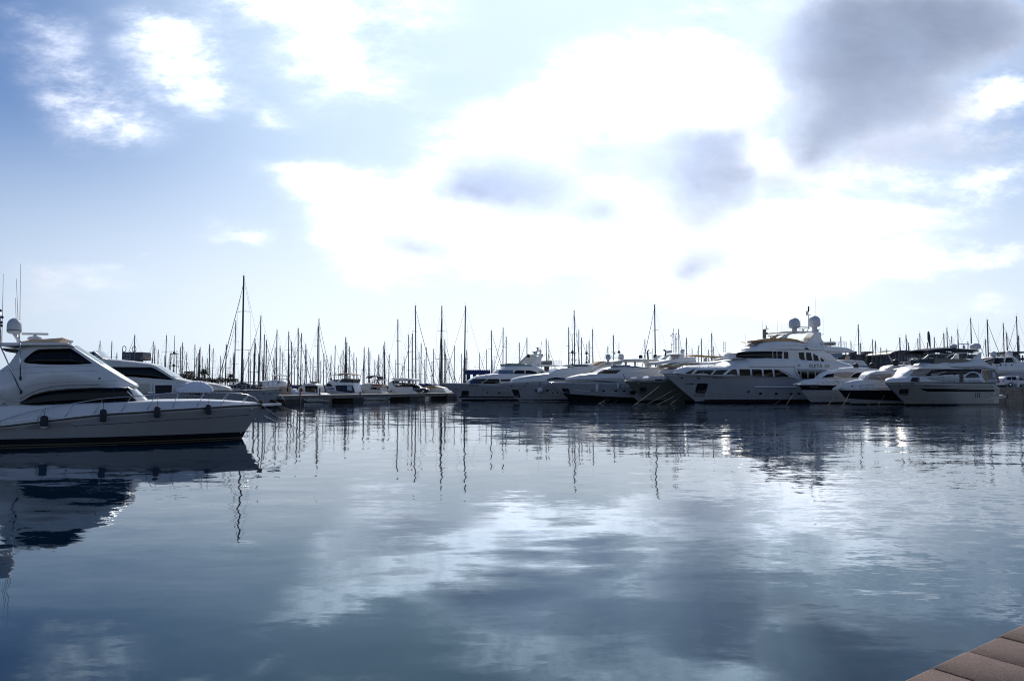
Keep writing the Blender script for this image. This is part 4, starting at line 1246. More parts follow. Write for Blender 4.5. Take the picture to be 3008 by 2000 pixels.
def yacht3():
    b = Boat('motor_yacht', 'white yacht with black lower hull and a wide hard top carrying two pale domes', 'yacht', (1679, 1180), 195, GRP, Y=141)
    sheer = Z5(100,1119,600,1119,1060,1121) + R3(1250,1035,1800,1045)
    h = Hull(b, Z5(58,1117,150,1190,240,1266,300,1325,350,1378), sheer, 3.0, 26, HULLW, zend=3.2, ub=.5, pd=2.6)
    kn = b.Qs(Z5(238,1268,500,1288,800,1308,1100,1322,1220,1332), h.yf)
    hull_band(b, h, lambda a: interp(kn, a), lambda a: -.15, BLACKH, 'lower_hull', a0=kn[0][0] + .05, a1=26)
    lines(b, h.yf, [Z5(400,1220,600,1240,1000,1250)], WHITE, 'strake', r=.03)
    house = Cabin(b, R3(198,966,212,950,240,936,420,893,700,860,770,824,845,786,960,755,1200,738,1400,742,1680,768,1830,742,1900,782,1960,852,2050,870),
                  R3(198,972,700,985,1200,1030,1960,1040,2050,1040), 2.6, WHITE, 'deck_house', front=7, tumble=.12, r=.4, crown=.2, fmin=.35)
    patch(b, house.yf, R3(712,858,790,812,835,800,770,860), BARK, 'windscreen_cover', off=.03)
    strip(b, house.yf, R3(850,800,960,795,1165,794), R3(790,858,900,860,1070,858), BARK, 'windscreen', n=8)
    plate(b, R3(838,788,950,775,1100,768,1240,763), .12, 2.3, WHITE, 'visor', yv=2.2)
    lines(b, house.yf, [R3(700,985,790,940,860,935,1000,950,1100,985), R3(1100,860,1200,835,1600,850), R3(240,940,420,900,600,900,760,880)], WHITE, r=.04)
    slab(b, R3(955,752,985,720,1020,704,1320,704,1320,750,1200,742), 2.0, GLASSB, 'flybridge_screen', yv=1.8)
    slab(b, R3(1320,748,1430,748,1680,770,1560,745,1430,725,1330,722), 2.2, GLASSB, 'flybridge_coaming', yv=2.1)
    slab(b, R3(1050,634,1190,600,1420,592,1850,605,1862,636,1420,640,1050,652), 2.6, CREAM, 'hard_top', yv=2.4, bevel=.05)
    slab(b, R3(1062,632,1112,640,980,690,850,748,770,766,795,742), 2.3, CREAM, 'roof_strut', y0=2.05, both=True, yv=2.2)
    slab(b, R3(1050,640,1180,640,1165,690,1040,704,1000,720,960,750), 2.25, CREAM, 'roof_strut', y0=2.1, both=True, yv=2.2)
    slab(b, R3(1395,638,1440,638,1430,745,1405,745), 2.2, CREAM, 'roof_post', y0=2.05, both=True, yv=2.2)
    slab(b, R3(1760,632,1850,612,1900,690,1962,775,1960,850,1880,770,1830,742), 2.45, CREAM, 'roof_strut', y0=2.2, both=True, yv=2.3)
    dome(b, R3(918,605)[0], 14, 17, FENDW, 1.4, 'satellite_dome', stalk=.4); dome(b, R3(1160,600)[0], 15, 17, FENDW, -.6, 'satellite_dome', stalk=.4)
    for y in (545, 578): bar(b, R3(930,y)[0], R3(1140,y)[0], .4, .05, WHITE, 'mast_bar')
    bar(b, R3(1012,600)[0], R3(1012,485)[0], .4, .06, WHITE, 'mast_post'); scanner(b, R3(1035,510)[0], 12, .4)
    dome(b, R3(1518,582)[0], 10.5, 11, BLACK, 1.0, 'satellite_dome'); dome(b, R3(1785,575)[0], 10.5, 11.5, BLACK, -1, 'satellite_dome')
    p = b.Q(R3(1655,600,1650,520,1640,470,1640,440,1672,432), .2)
    tube(b, [(a, .2, z) for a, z in p], .16, BLACK, 'wrapped_mast', n=8)
    for y in (480,): bar(b, R3(1565,y)[0], R3(1720,y)[0], .2, .05, STEEL, 'mast_bar')
    bar(b, R3(1730,590)[0], R3(1732,400)[0], .2, .035, STEEL, 'light_mast')
    pocket(b, h, R3(60,1130,185,1135,215,1220,95,1215))
    patch(b, h.yf, R3(92,1212,212,1214,214,1224,98,1222), STEEL, 'fairlead')
    for x, y in ((620,1180),(835,1181),(1060,1182),(1215,1180)): oval(b, h.yf, R3(x,y)[0], 4.8, 2.4, GLASS, 'porthole')
    text(b, h.yf, '7-PM-2-14-09', R3(240,1058)[0], .62, BLACK, 'registration_number')
    autorail(b, h, .5, 15, .6, .65, 9)
    return b, h

def yacht3b():
    b = Boat('motor_boat', 'low white bow wedged between the black-bottomed yacht and the olive-hulled yacht', 'boat', (1871, 1181), 195, GRP, Y=139.2)
    h = Hull(b, R3(1180,1088,1240,1140,1300,1190,1390,1290,1455,1365), R3(1240,1080,1400,1078,1700,1080), 1.7, 13, HULLW, zend=1.9, ub=.5)
    waterline_strips(b, h, -.1, .2, BLACKH, 'boot_stripe')
    patch(b, h.yf, R3(1310,1185,1400,1172,1425,1190,1420,1245,1390,1252,1325,1235), BLACK, 'anchor_recess')
    bar(b, R3(1310,1060)[0], R3(1160,1108)[0], .2, .06, STEEL, 'bow_roller'); bar(b, R3(1180,1075)[0], R3(1260,1110)[0], -.1, .09, BLACK, 'anchor')
    a, z = b.q(*R3(1310,1125)[0], .5)
    part(MB().lathe((a, b.y(.5), z), [(.05, 0), (.1, .05), (.1, .15), (.05, .2)], 8), 'bow_light', STEEL, b.root)
    c = Cabin(b, [(2.2, 2.15), (3.5, 2.55), (6, 2.7), (8, 3.3), (11.5, 3.3)], [(2.2, 2.0), (12, 2.0)], 1.3, WHITE, 'cuddy', px=False, front=3)
    return b, h

def yacht4():
    b = Boat('motor_yacht', 'dark olive-hulled yacht with lattice mast and arch, left of the biggest yacht', 'yacht', (1897, 1180), 195, GRP, Y=136.5)
    sheer = R3(1260,989,1500,990,1800,991,2000,992) + R4(200,870)
    h = Hull(b, R3(1198,988,1330,1103,1450,1215,1560,1312,1612,1366), sheer, 3.0, 26, HULLGREEN, zend=3.6, ub=.5, pd=2.6)
    waterline_strips(b, h, -.1, .3, BLACKH, 'boot_stripe')
    for p in (R3(1400,948,1420,928,1500,928,1520,940,1510,972,1410,972), R3(1620,955,1640,925,1690,905,1760,918,1960,910,2000,940,2000,968,1620,972)):
        slab(b, p, 1.6, WHITEC, 'sun_cushion', yv=1.0, bevel=.08)
    house = Cabin(b, R4(40,848,90,815,200,782,330,755,400,690,560,650,720,665,860,668,1100,640,1400,600,1600,600), R4(40,862,600,868,1600,868), 2.5, WHITE, 'deck_house', front=6, tumble=.12, r=.35, crown=.2, fmin=.35)
    house.screen(b.q(*R4(345,748)[0],1.3)[0], b.q(*R4(410,688)[0],1.3)[0], .85, GLASSB, 'windscreen')
    strip(b, house.yf, R4(430,690,560,680,730,680), R4(380,748,520,752,640,748), GLASS, 'bridge_window', n=8)
    strip(b, house.yf, R4(440,860,520,812,590,812), R4(460,864,520,866,560,866), GLASS, 'saloon_window', n=6)
    plate(b, R4(190,700,330,668,560,640,740,662), .15, 2.3, WHITE, 'visor', yv=2.0)
    slab(b, R4(160,705,420,680,350,748,180,752), 2.2, BEIGE, 'flybridge_screen', yv=1.9)
    slab(b, R4(-80,650,180,612,260,600,330,570,380,505,440,500,425,560,640,560,655,655,430,650,170,670,-80,700), 2.0, WHITE, 'flybridge_coaming', yv=1.9, bevel=.05)
    slab(b, R4(0,600,60,560,120,515,170,508,440,500,430,520,330,522,320,512,190,520,140,550,90,605), 1.9, WHITE, 'radar_arch', y0=1.7, both=True, yv=1.8)
    slab(b, R4(120,515,170,505,440,498,440,512,170,520), 1.9, WHITE, 'arch_top', yv=1.8)
    p = b.Q(R4(85,600,95,500,90,440,60,425), .8); tube(b, [(a, .8, z) for a, z in p], .17, BLACK, 'wrapped_mast', n=8)
    slab(b, R4(125,440,220,425,222,480,130,488), .5, WHITE, 'radar_box', yv=.5, bevel=.1)
    dome(b, R4(405,495)[0], 11, 14, FENDW, .8, 'satellite_dome')
    mb = MB()
    def w3(x, y, yv): a, z = b.q(*R4(x, y)[0], 0); return (a, b.y(yv), z)
    for x, yv in ((220, .5), (220, -.5), (265, .4), (300, .0)):
        mb.tube([w3(x, 480, yv), w3(x + (260 - x) * .35, 160, yv * .5)], .045, 5)
    for y in range(180, 480, 42):
        mb.tube([w3(222 + (480 - y) * .04, y, .4), w3(296 - (480 - y) * .04, y, 0)], .03, 4)
        mb.tube([w3(222 + (480 - y) * .04, y, -.4), w3(296 - (480 - y) * .04, y + 20, 0)], .03, 4)
    mb.tube([w3(195, 160, 0), w3(295, 140, 0)], .04, 5); mb.tube([w3(245, 160, 0), w3(240, 35, 0)], .05, 5)
    for x, y in ((195, 165), (290, 135), (222, 130), (300, 230), (285, 320), (210, 330)): mb.tube([w3(x, y + 8, 0), w3(x, y - 14, 0)], .12, 6)
    part(mb, 'lattice_mast', WHITE, b.root)
    pocket(b, h, R3(1500,1120,1612,1108,1628,1165,1610,1232,1520,1222))
    a, z = b.Qs(R3(1478,1046), h.yf)[0]
    part(MB().lathe((a, b.y(h.yf(a, z) + .05), z - .15), [(.06, 0), (.2, .08), (.22, .15), (.2, .22), (.06, .3)], 10), 'fairlead', STEEL, b.root)
    text(b, h.yf, 'LADY MARI', R3(1730,1018)[0], .6, BLACK, 'boat_name')
    autorail(b, h, .5, 12, .7, .75, 8)
    bar(b, R3(1190,855)[0], R3(1225,945)[0], 0, .05, BLACK, 'bow_staff')
    return b, h

def yacht4b():
    b = Boat('motor_yacht', 'white yacht under a long tan awning, mostly hidden behind the biggest yacht bow', 'yacht', (2010, 1176), 195, GRP, Y=150)
    h = Hull(b, R4(320,870,380,960,440,1060,520,1200,560,1330), R4(420,868,900,868,1500,870), 2.6, 24, HULLW, zend=3.2, ub=.5)
    waterline_strips(b, h, -.1, .3, BLACKH, 'boot_stripe')
    house = Cabin(b, R4(420,800,640,750,720,705,860,660,1000,668,1120,600,1280,570,1420,570,1700,580), R4(420,866,1700,868), 2.2, CREAM, 'deck_house', front=5, tumble=.1, r=.3)
    strip(b, house.yf, R4(700,720,820,672,980,672), R4(640,748,800,740,900,735), GLASS, 'windscreen', n=8)
    plate(b, R4(460,545,560,530,660,517,780,530,850,533,950,538,1060,540,1180,562), .1, 2.0, TANC, 'sun_awning', yv=1.6)
    plate(b, R4(1000,545,1200,535,1320,522,1400,530), .14, 1.9, WHITE, 'hard_top', yv=1.6)
    for x in (560, 700, 800, 960, 1100): bar(b, R4(x,660)[0], R4(x,538)[0], 1.7, .05, STEEL, 'awning_pole', both=True)
    dome(b, R4(835,640)[0], 9, 12, FENDW, .8, 'satellite_dome', stalk=.5); dome(b, R4(630,655)[0], 8, 11, FENDW, 0, 'satellite_dome', stalk=.5)
    scanner(b, R4(1250,510)[0], 12, .3); dome(b, R4(1095,520)[0], 8, 5, GREYC, .8, 'radar_dome')
    bar(b, R4(1165,520)[0], R4(1165,270)[0], .5, .05, WHITE, 'light_mast'); bar(b, R4(1195,520)[0], R4(1193,280)[0], .2, .05, WHITE, 'light_mast')
    for y in (290, 340, 390, 440): bar(b, R4(1162,y)[0], R4(1205,y)[0], .35, .04, WHITE, 'mast_bar')
    return b, h

def big():
    b = Boat('superyacht', 'biggest yacht of the row, three white decks, amber coaming and twin domes', 'yacht', (2043, 1181.6), 195, GRP, Y=131)
    sheer = R4(80,859,450,863,900,884,1300,900,1631,913) + R5(400,1075,760,1090,850,1112,1000,1122,1235,1126,1700,1140)
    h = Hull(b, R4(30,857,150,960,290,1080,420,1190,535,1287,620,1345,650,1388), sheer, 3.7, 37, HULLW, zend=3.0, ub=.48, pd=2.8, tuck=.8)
    waterline_strips(b, h, -.15, .2, BLACKH, 'boot_stripe'); waterline_strips(b, h, .36, .52, BLACKH, 'boot_stripe'); waterline_strips(b, h, .2, .36, MAROON, 'thin_band', off=.008)
    # paler bulwark band under the rail
    kb = b.Qs(R4(300,905,700,930,1100,955,1631,965) + R5(400,1112,800,1130), h.yf)
    hull_band(b, h, lambda a: h.sheer_z(a) - .02, lambda a: interp(kb, a), HULLG, 'bulwark', a0=kb[0][0], a1=kb[-1][0], off=.02)
    lines(b, h.yf, [R4(40,858,450,864,900,885,1300,901,1600,912) + R5(400,1076,760,1091,850,1113)], BLACK, 'rub_rail', r=.05)
    lines(b, h.yf, [R5(272,1218,500,1220,700,1222,840,1222)], WHITE, 'rubbing_strake', r=.14, off=.08)
    main = Cabin(b, R4(430,860,590,786,700,782,1000,776,1200,770,1350,712,1500,676,1631,655) + R5(200,842,430,824,850,838,930,850,1235,872) + Z7(600,834,800,866,950,905),
                 R4(430,878,900,900,1631,925) + R5(400,1088,850,1130,1235,1135) + Z7(600,1150,950,1150), 3.35, WHITE, 'main_deck_house', yv=3.0, front=9, tumble=.02, r=.5, crown=.75, fmin=.3)
    for p in (R4(440,862,470,845,600,790,625,790,560,870), R4(640,865,610,865,690,800,800,795,1000,795,920,880), R4(950,882,1040,796,1245,790,1140,884)):
        patch(b, main.yf, p, GLASS, 'forward_window')
    for p in (R4(1210,882,1225,860,1320,790,1345,780,1390,780,1405,800,1420,888), R4(1452,780,1640,784,1652,800,1660,890,1650,896,1475,894,1460,880),
              R5(55,975,70,970,195,970,203,985,207,1062,70,1058,60,1045), R5(227,975,240,970,355,972,368,985,375,1070,240,1066), R5(390,976,505,974,518,990,527,1074,405,1070),
              R5(543,980,600,985,660,1010,720,1050,757,1080,550,1076)):
        patch(b, main.yf, p, GLASS, 'saloon_window')
    # shade of the recessed side deck laid on as a darker strip, with windows
    strip(b, main.yf, R5(850,968,1000,970,1235,975) + Z7(800,985), R5(920,1110,1000,1112,1235,1118) + Z7(800,1100), HULLG, 'side_deck_shade', off=.01, n=12)
    for p in (R5(865,1000,900,1005,900,1050,880,1030), R5(918,1005,1000,1003,1000,1100,930,1098), R5(1022,1005,1105,1005,1105,1100,1022,1100), R5(1125,1008,1200,1008,1200,1095,1125,1095)) + tuple(Z7(x,978,x+76,978,x+76,1060,x,1060) for x in (540, 640)):
        patch(b, main.yf, p, GLASS, 'saloon_window', off=.04)
    lines(b, main.yf, [R5(185,938,500,938,830,936), R5(830,936,832,1000,870,1060,920,1108)], BLACK, 'moulding', r=.035)
    lines(b, main.yf, [R5(545,975,640,985,720,1025,790,1080,850,1112)], GREYC, 'moulding', r=.05)
    patch(b, main.yf, R5(868,902,905,902,908,938,870,938), HULLG, 'vent')
    patch(b, main.yf, Z7(560,885,570,878,625,880,635,890,625,925,565,922), HULLG, 'vent')
    text(b, main.yf, 'ELETA', R5(1028,928)[0], .95, BLACK, 'boat_name', off=.05)
    text(b, h.yf, 'ELETA', R4(965,928)[0], .55, BLACK, 'boat_name', off=.05)
    bridge = Cabin(b, R5(-10,810,5,770,25,738,130,712,360,706,700,702,1235,704) + Z7(560,700,640,740,700,800,730,845),
                   R5(-10,822,430,826,850,840,1235,874) + Z7(600,836,730,860), 2.95, WHITE, 'bridge_house', yv=2.6, front=5.5, tumble=.04, r=.12, crown=.2, fmin=.35)
    strip(b, bridge.yf, R5(8,780,30,742,200,728,420,722,660,724), R5(14,808,120,818,300,822,480,822,650,824), GLASS, 'bridge_window', n=22)
    patch(b, bridge.yf, R5(676,728,735,728,740,740,738,828,678,826), GLASS, 'bridge_window')
    for p in (R5(882,735,958,735,970,850,930,845,900,825,890,800), R5(985,738,1055,740,1075,855,995,855), R5(1085,752,1150,785,1168,865,1095,862), R5(1188,805,1235,842,1240,868,1195,866)):
        patch(b, bridge.yf, p, GLASS, 'bridge_window')
    lines(b, bridge.yf, [R5(522,724,524,822), R5(578,724,580,822)], WHITE, 'window_post', r=.06)
    patch(b, bridge.yf, R5(748,730,875,730,880,830,748,828), CREAM, 'side_panel', off=.005)
    slab(b, R5(-18,748,60,728,130,712,360,702,560,708,560,720,340,718,120,728,20,744), 3.0, WHITE, 'visor', yv=2.4, bevel=.04)
    fly = Cabin(b, R5(105,712,160,690,330,648,370,610,420,594,600,585,760,584,900,602,1000,620,1235,648) + Z7(600,640,760,645,870,658,920,685,948,704),
                R5(105,716,700,708,1235,708) + Z7(600,704,948,713), 3.0, WHITE, 'flybridge', yv=2.5, front=7, tumble=.25, r=.3, crown=.2, fmin=.3)
    slab(b, R5(265,568,330,556,400,546,560,538,730,538,850,558,980,604,940,606,800,590,700,582,450,586,310,592), 2.3, VARN, 'flybridge_coaming', yv=2.0, bevel=.03)
    patch(b, fly.yf, R5(965,672,1000,670,1045,704,968,700), BLACK, 'air_intake')
    lines(b, fly.yf, [R5(720,692,900,696,1235,704), R5(640,640,900,640,1235,676)], GREYC, 'moulding', r=.03)
    plate(b, R5(562,464,640,452,730,446,900,440,1110,448), .16, 2.0, CREAM, 'hard_top', yv=1.6)
    slab(b, R5(600,540,640,520,690,488,740,470,880,462,880,472,790,480,740,500,715,540), 1.8, CREAM, 'roof_strut', y0=1.6, both=True, yv=1.7)
    slab(b, R5(985,602,1040,540,1110,458,1170,452,1190,460,1195,550,1235,600,1235,645,1180,648,1000,622), 1.1, WHITE, 'radar_pylon', yv=.9, bevel=.08)
    dome(b, R5(825,405)[0], 28, 32, FENDW, 1.2, 'satellite_dome', stalk=.9); dome(b, R5(1105,385)[0], 29, 34, FENDW, 0.0, 'satellite_dome', stalk=1.2)
    bar(b, R5(900,385)[0], R5(1060,372)[0], .8, .07, WHITE, 'mast_bar'); bar(b, R5(890,410)[0], R5(1040,395)[0], .8, .07, WHITE, 'mast_bar')
    p = b.Q(R5(1005,440,1022,395,1024,215,1022,160), .8); tube(b, [(a, .8, z) for a, z in p], .08, WHITE, 'signal_mast')
    bar(b, R5(1022,165)[0], R5(1022,95)[0], .8, .13, BLACK, 'mast_light'); bar(b, R5(1000,215)[0], R5(1000,160)[0], .8, .13, BLACK, 'mast_light')
    bar(b, R5(988,216)[0], R5(1055,212)[0], .8, .05, WHITE, 'mast_bar')
    scanner(b, R5(945,440)[0], 10, .4); scanner(b, R5(1150,450)[0], 14, .2, GREYC)
    bar(b, R5(1185,488)[0], R5(1235,484)[0], .2, .07, WHITE, 'mast_bar')
    slab(b, R5(420,540,424,410,448,405,446,540), .3, GREYC, 'searchlight_mast', yv=.6, bevel=.02)
    bar(b, R5(402,416)[0], R5(462,410)[0], .6, .06, GREYC, 'mast_bar'); bar(b, R5(436,405)[0], R5(428,360)[0], .6, .07, GREYC, 'mast_light')
    slab(b, R5(455,460,485,452,485,478,458,482), .25, BLACK, 'loudhailer', yv=.9, bevel=.03)
    scanner(b, R5(497,540)[0], 18, -.6)
    bar(b, R5(490,700)[0], R5(490,655)[0], 2.6, .1, GREYM, 'floodlight')
    p = b.Q(R5(270,640,300,605,325,650), 1.5); tube(b, [(a, 1.5, z) for a, z in p], .22, GREYM, 'horn', n=8)
    for x0, y0, x1, y1 in ((592,530,578,20), (650,450,650,250), (722,440,720,190), (910,380,908,270), (1125,230,1112,-120), (1225,470,1228,230), (140,680,140,470), (382,540,378,250), (1055,150,1058,70)):
        whip(b, R5(x0,y0)[0], R5(x1,y1)[0], WHITE if y1 < 240 else GREYC, .7, .022)
    # tender and rails on the aft boat deck
    slab(b, Z7(505,575,690,570,720,590,700,625,520,630), 1.5, CREAM, 'deck_tender', yv=1.2, bevel=.15)
    slab(b, Z7(545,595,690,592,690,606,548,608), 1.55, BARK, 'tender_seat', yv=1.2, bevel=.05)
    for x in (710, 750, 790, 830, 862): bar(b, Z7(x,655)[0], Z7(x,575)[0], 2.3, .03, STEEL, 'deck_rail', both=True)
    for y in (576, 604, 632): bar(b, Z7(700,y)[0], Z7(866,y)[0], 2.3, .03, STEEL, 'deck_rail', both=True)
    # foredeck rails
    mb = MB()
    for p0, p1 in ((R4(590,790)[0], R4(1060,575)[0]), (R4(800,770)[0], R4(1090,690)[0])):
        a, c = b.q(*p0, 2.0), b.q(*p1, 2.0)
        mb.tube([(a[0], b.y(2.0), a[1] + .1), (c[0], b.y(2.0), c[1] + .1)], .03, 5)
    for x, y0, y1 in ((610,788,745),(720,784,735),(790,780,725),(890,772,702),(1000,740,672),(1090,700,650),(1210,680,612)):
        a, c = b.q(*R4(x, y0)[0], 2.0), b.q(*R4(x, y1)[0], 2.0)
        mb.tube([(a[0], b.y(2.0), a[1] - .1), (a[0], b.y(2.0), c[1])], .025, 5)
    part(mb, 'fore_rail', STEEL, b.root)
    P_ = R4(672,1062,695,1042,850,1040,874,1055,870,1090,832,1205,805,1226,660,1216,640,1195,650,1150)
    pocket(b, h, P_)
    patch(b, h.yf, R4(618,1228,828,1232,812,1292,600,1288), GREYC, 'dark_panel')  # flat darker grey patch below the anchor
    patch(b, h.yf, R4(436,1041,610,1044,626,1054,600,1060,440,1050), STEEL, 'fairlead')
    for x in (395, 705): oval(b, h.yf, R4(x,945)[0], 4, 2, BLACK, 'fairlead')
    for x, y, rx, ry in ((185,1285,3.4,2.4),(350,1310,5,2.8),(570,1312,5,2.8),(778,1315,5,2.8),(890,1310,5,2.4)): oval(b, h.yf, R5(x,y)[0], rx, ry, GLASS, 'porthole')
    return b, h

def blackstripe():
    b = Boat('motor_boat', 'white hard-top cruiser with a broad black stripe along its topsides', 'boat', (2383, 1184), 193, GRP, Y=126)
    sheer = R6(200,722,300,732,560,731,965,730,1400,722)
    h = Hull(b, R6(120,712,180,765,230,842,300,940,370,1022,420,1078), sheer, 2.3, 17.5, HULLW, zend=2.0, ub=.5, pd=2.6)
    lo = b.Qs(R6(215,820,600,824,940,824,1400,815), h.yf)
    hull_band(b, h, lambda a: h.sheer_z(a) - .02, lambda a: interp(lo, a), BLACKH, 'topside_stripe', a0=h.abow + .5, a1=17)
    waterline_strips(b, h, -.1, .2, BLACKH, 'boot_stripe')
    lines(b, h.yf, [R6(330,945,600,965,1000,975)], GREYC, 'strake', r=.025)
    deck = Cabin(b, R6(150,712,240,690,330,652,500,620,750,600,890,590,1150,580,1500,575), R6(150,722,965,730,1500,722), 2.0, WHITE, 'foredeck', build=False, r=.35, crown=.12, tumble=.6)
    deck.ww = lambda a: max(.05, h.yf(a, h.sheer_z(a)) - .04)
    deck.mesh(WHITE, 'foredeck', None, 44)
    patch(b, deck.yf, R6(380,640,500,630,520,640,420,655), BEIGE, 'sun_pad')
    top = Cabin(b, R6(600,590,660,545,720,508,800,476,900,440,1080,404,1280,393,1480,408,1670,430,1690,440), R6(600,596,900,598,1150,600,1400,588,1560,565,1690,470), 1.75, WHITE, 'hard_top_house', front=3.2, tumble=.2, r=.25, crown=.15, fmin=.45)
    strip(b, top.yf, R6(720,520,860,500), R6(615,585,850,572), GLASS, 'windscreen', n=6)
    strip(b, top.yf, R6(868,498,900,485,1070,474,1258,478), R6(862,545,960,570,1060,576,1150,574), MESHC, 'windscreen_cover', n=10)
    strip(b, top.yf, R6(1170,575,1230,520,1300,488,1400,490,1560,515), R6(1180,586,1260,588,1400,580,1545,528), GLASS, 'side_window', n=12)
    lines(b, top.yf, [R6(740,505,860,478,1000,462,1260,470,1330,468)], WHITE, r=.05)
    dome(b, R6(1275,398)[0], 13, 14, BLACK, .9, 'satellite_dome'); dome(b, R6(1585,408)[0], 14.5, 17, BLACK, -.2, 'satellite_dome')
    autorail(b, h, .4, 6.5, .6, .75, 7, r=.022)
    bar(b, R6(890,625)[0], R6(970,735)[0], 1.9, .05, STEEL, 'rail_end'); bar(b, R6(990,640)[0], R6(1050,720)[0], 2.0, .03, STEEL, 'rail_end')
    text(b, h.yf, 'PRINCESS', R6(380,772)[0], .42, GREYM, 'lettering', off=.05) if False else None
    lines(b, h.yf, [R6(380,770,450,768,540,772)], GREYM, 'lettering', r=.05, off=.02)
    slab(b, R6(120,706,190,700,200,712,130,720), .3, STEEL, 'bow_roller', yv=0)
    return b, h

def blackhull():
    b = Boat('motor_boat', 'white-decked cruiser with a black hull and two black domes, beside the cream flybridge yacht', 'boat', (2503, 1188), 194, GRP, Y=118)
    sheer = R6(935,818,1200,826,1400,824,1950,820)
    h = Hull(b, R6(922,812,990,880,1060,970,1110,1028,1205,1105), sheer, 2.5, 18.5, HULLW, zend=2.0, ub=.5, pd=2.6)
    lo = b.Qs(R6(1050,975,1300,998,1700,1015,2100,1030), h.yf)
    hull_band(b, h, lambda a: h.sheer_z(a) - .03, lambda a: interp(lo, a), BLACKH, 'black_topside', a0=h.abow + .02, a1=18)
    waterline_strips(b, h, -.1, .15, BLACKH, 'boot_stripe')
    lines(b, h.yf, [R6(1090,990,1400,1060,1560,1100)], GREYC, 'strake', r=.04)
    deck = Cabin(b, R6(932,812,1000,762,1130,708,1300,655,1400,635,1500,620,1800,612,2100,600,2400,590), R6(932,822,1200,828,1950,822,2400,815), 2.2, WHITE, 'foredeck', build=False, r=.4, crown=.12, tumble=.55)
    deck.ww = lambda a: max(.05, h.yf(a, h.sheer_z(a)) - .04)
    deck.mesh(WHITE, 'foredeck', None, 44)
    lines(b, deck.yf, [R6(1000,800,1300,752,1600,700,1840,672)], GREYC, r=.02)
    sal = Cabin(b, R6(1470,610,1520,540,1560,505,1650,470,1750,458,1860,450,2100,452,2400,440), R6(1470,618,1800,612,2400,600), 1.95, WHITE, 'saloon', front=4, tumble=.15, r=.2, fmin=.4)
    strip(b, sal.yf, R6(1560,518,1750,512,1960,512), R6(1490,602,1700,606,1930,600), MESHC, 'windscreen_cover', n=10)
    strip(b, sal.yf, R7(425,858,500,800,590,782,680,785,760,800), R7(440,868,560,864,660,862,750,858), GLASS, 'side_window', n=10)
    fly = Cabin(b, R6(1850,452,1890,410,1940,375,2040,350,2200,345,2400,350), R6(1850,458,2100,462,2400,455), 1.7, CREAM, 'flybridge', front=2.5, tumble=.15, r=.2, fmin=.45)
    strip(b, fly.yf, R6(2010,395,2060,378,2350,372), R6(2020,420,2100,432,2350,430), GLASS, 'flybridge_window', n=8)
    slab(b, R7(720,750,800,650,890,640,820,720,770,770), 1.9, WHITE, 'radar_arch', y0=1.7, both=True, yv=1.8)
    dome(b, R7(487,628)[0], 17, 17, BLACK, 1.0, 'satellite_dome'); dome(b, R7(850,628)[0], 17, 19.5, BLACK, 1.0, 'satellite_dome')
    scanner(b, R7(655,625)[0], 22, .4)
    autorail(b, h, .5, 8, .75, .85, 8, r=.022)
    bar(b, R6(1440,615)[0], R6(1455,570)[0], 1.5, .12, WHITE, 'deck_vent'); bar(b, R6(1690,565)[0], R6(1760,605)[0], 1.9, .1, WHITE, 'deck_vent')
    oval(b, deck.yf, R6(1200,745)[0], 3.5, 1.8, BLACK, 'fairlead')
    slab(b, R6(920,808,1000,775,1010,785,935,822), .35, STEEL, 'bow_roller', yv=0)
    return b, h

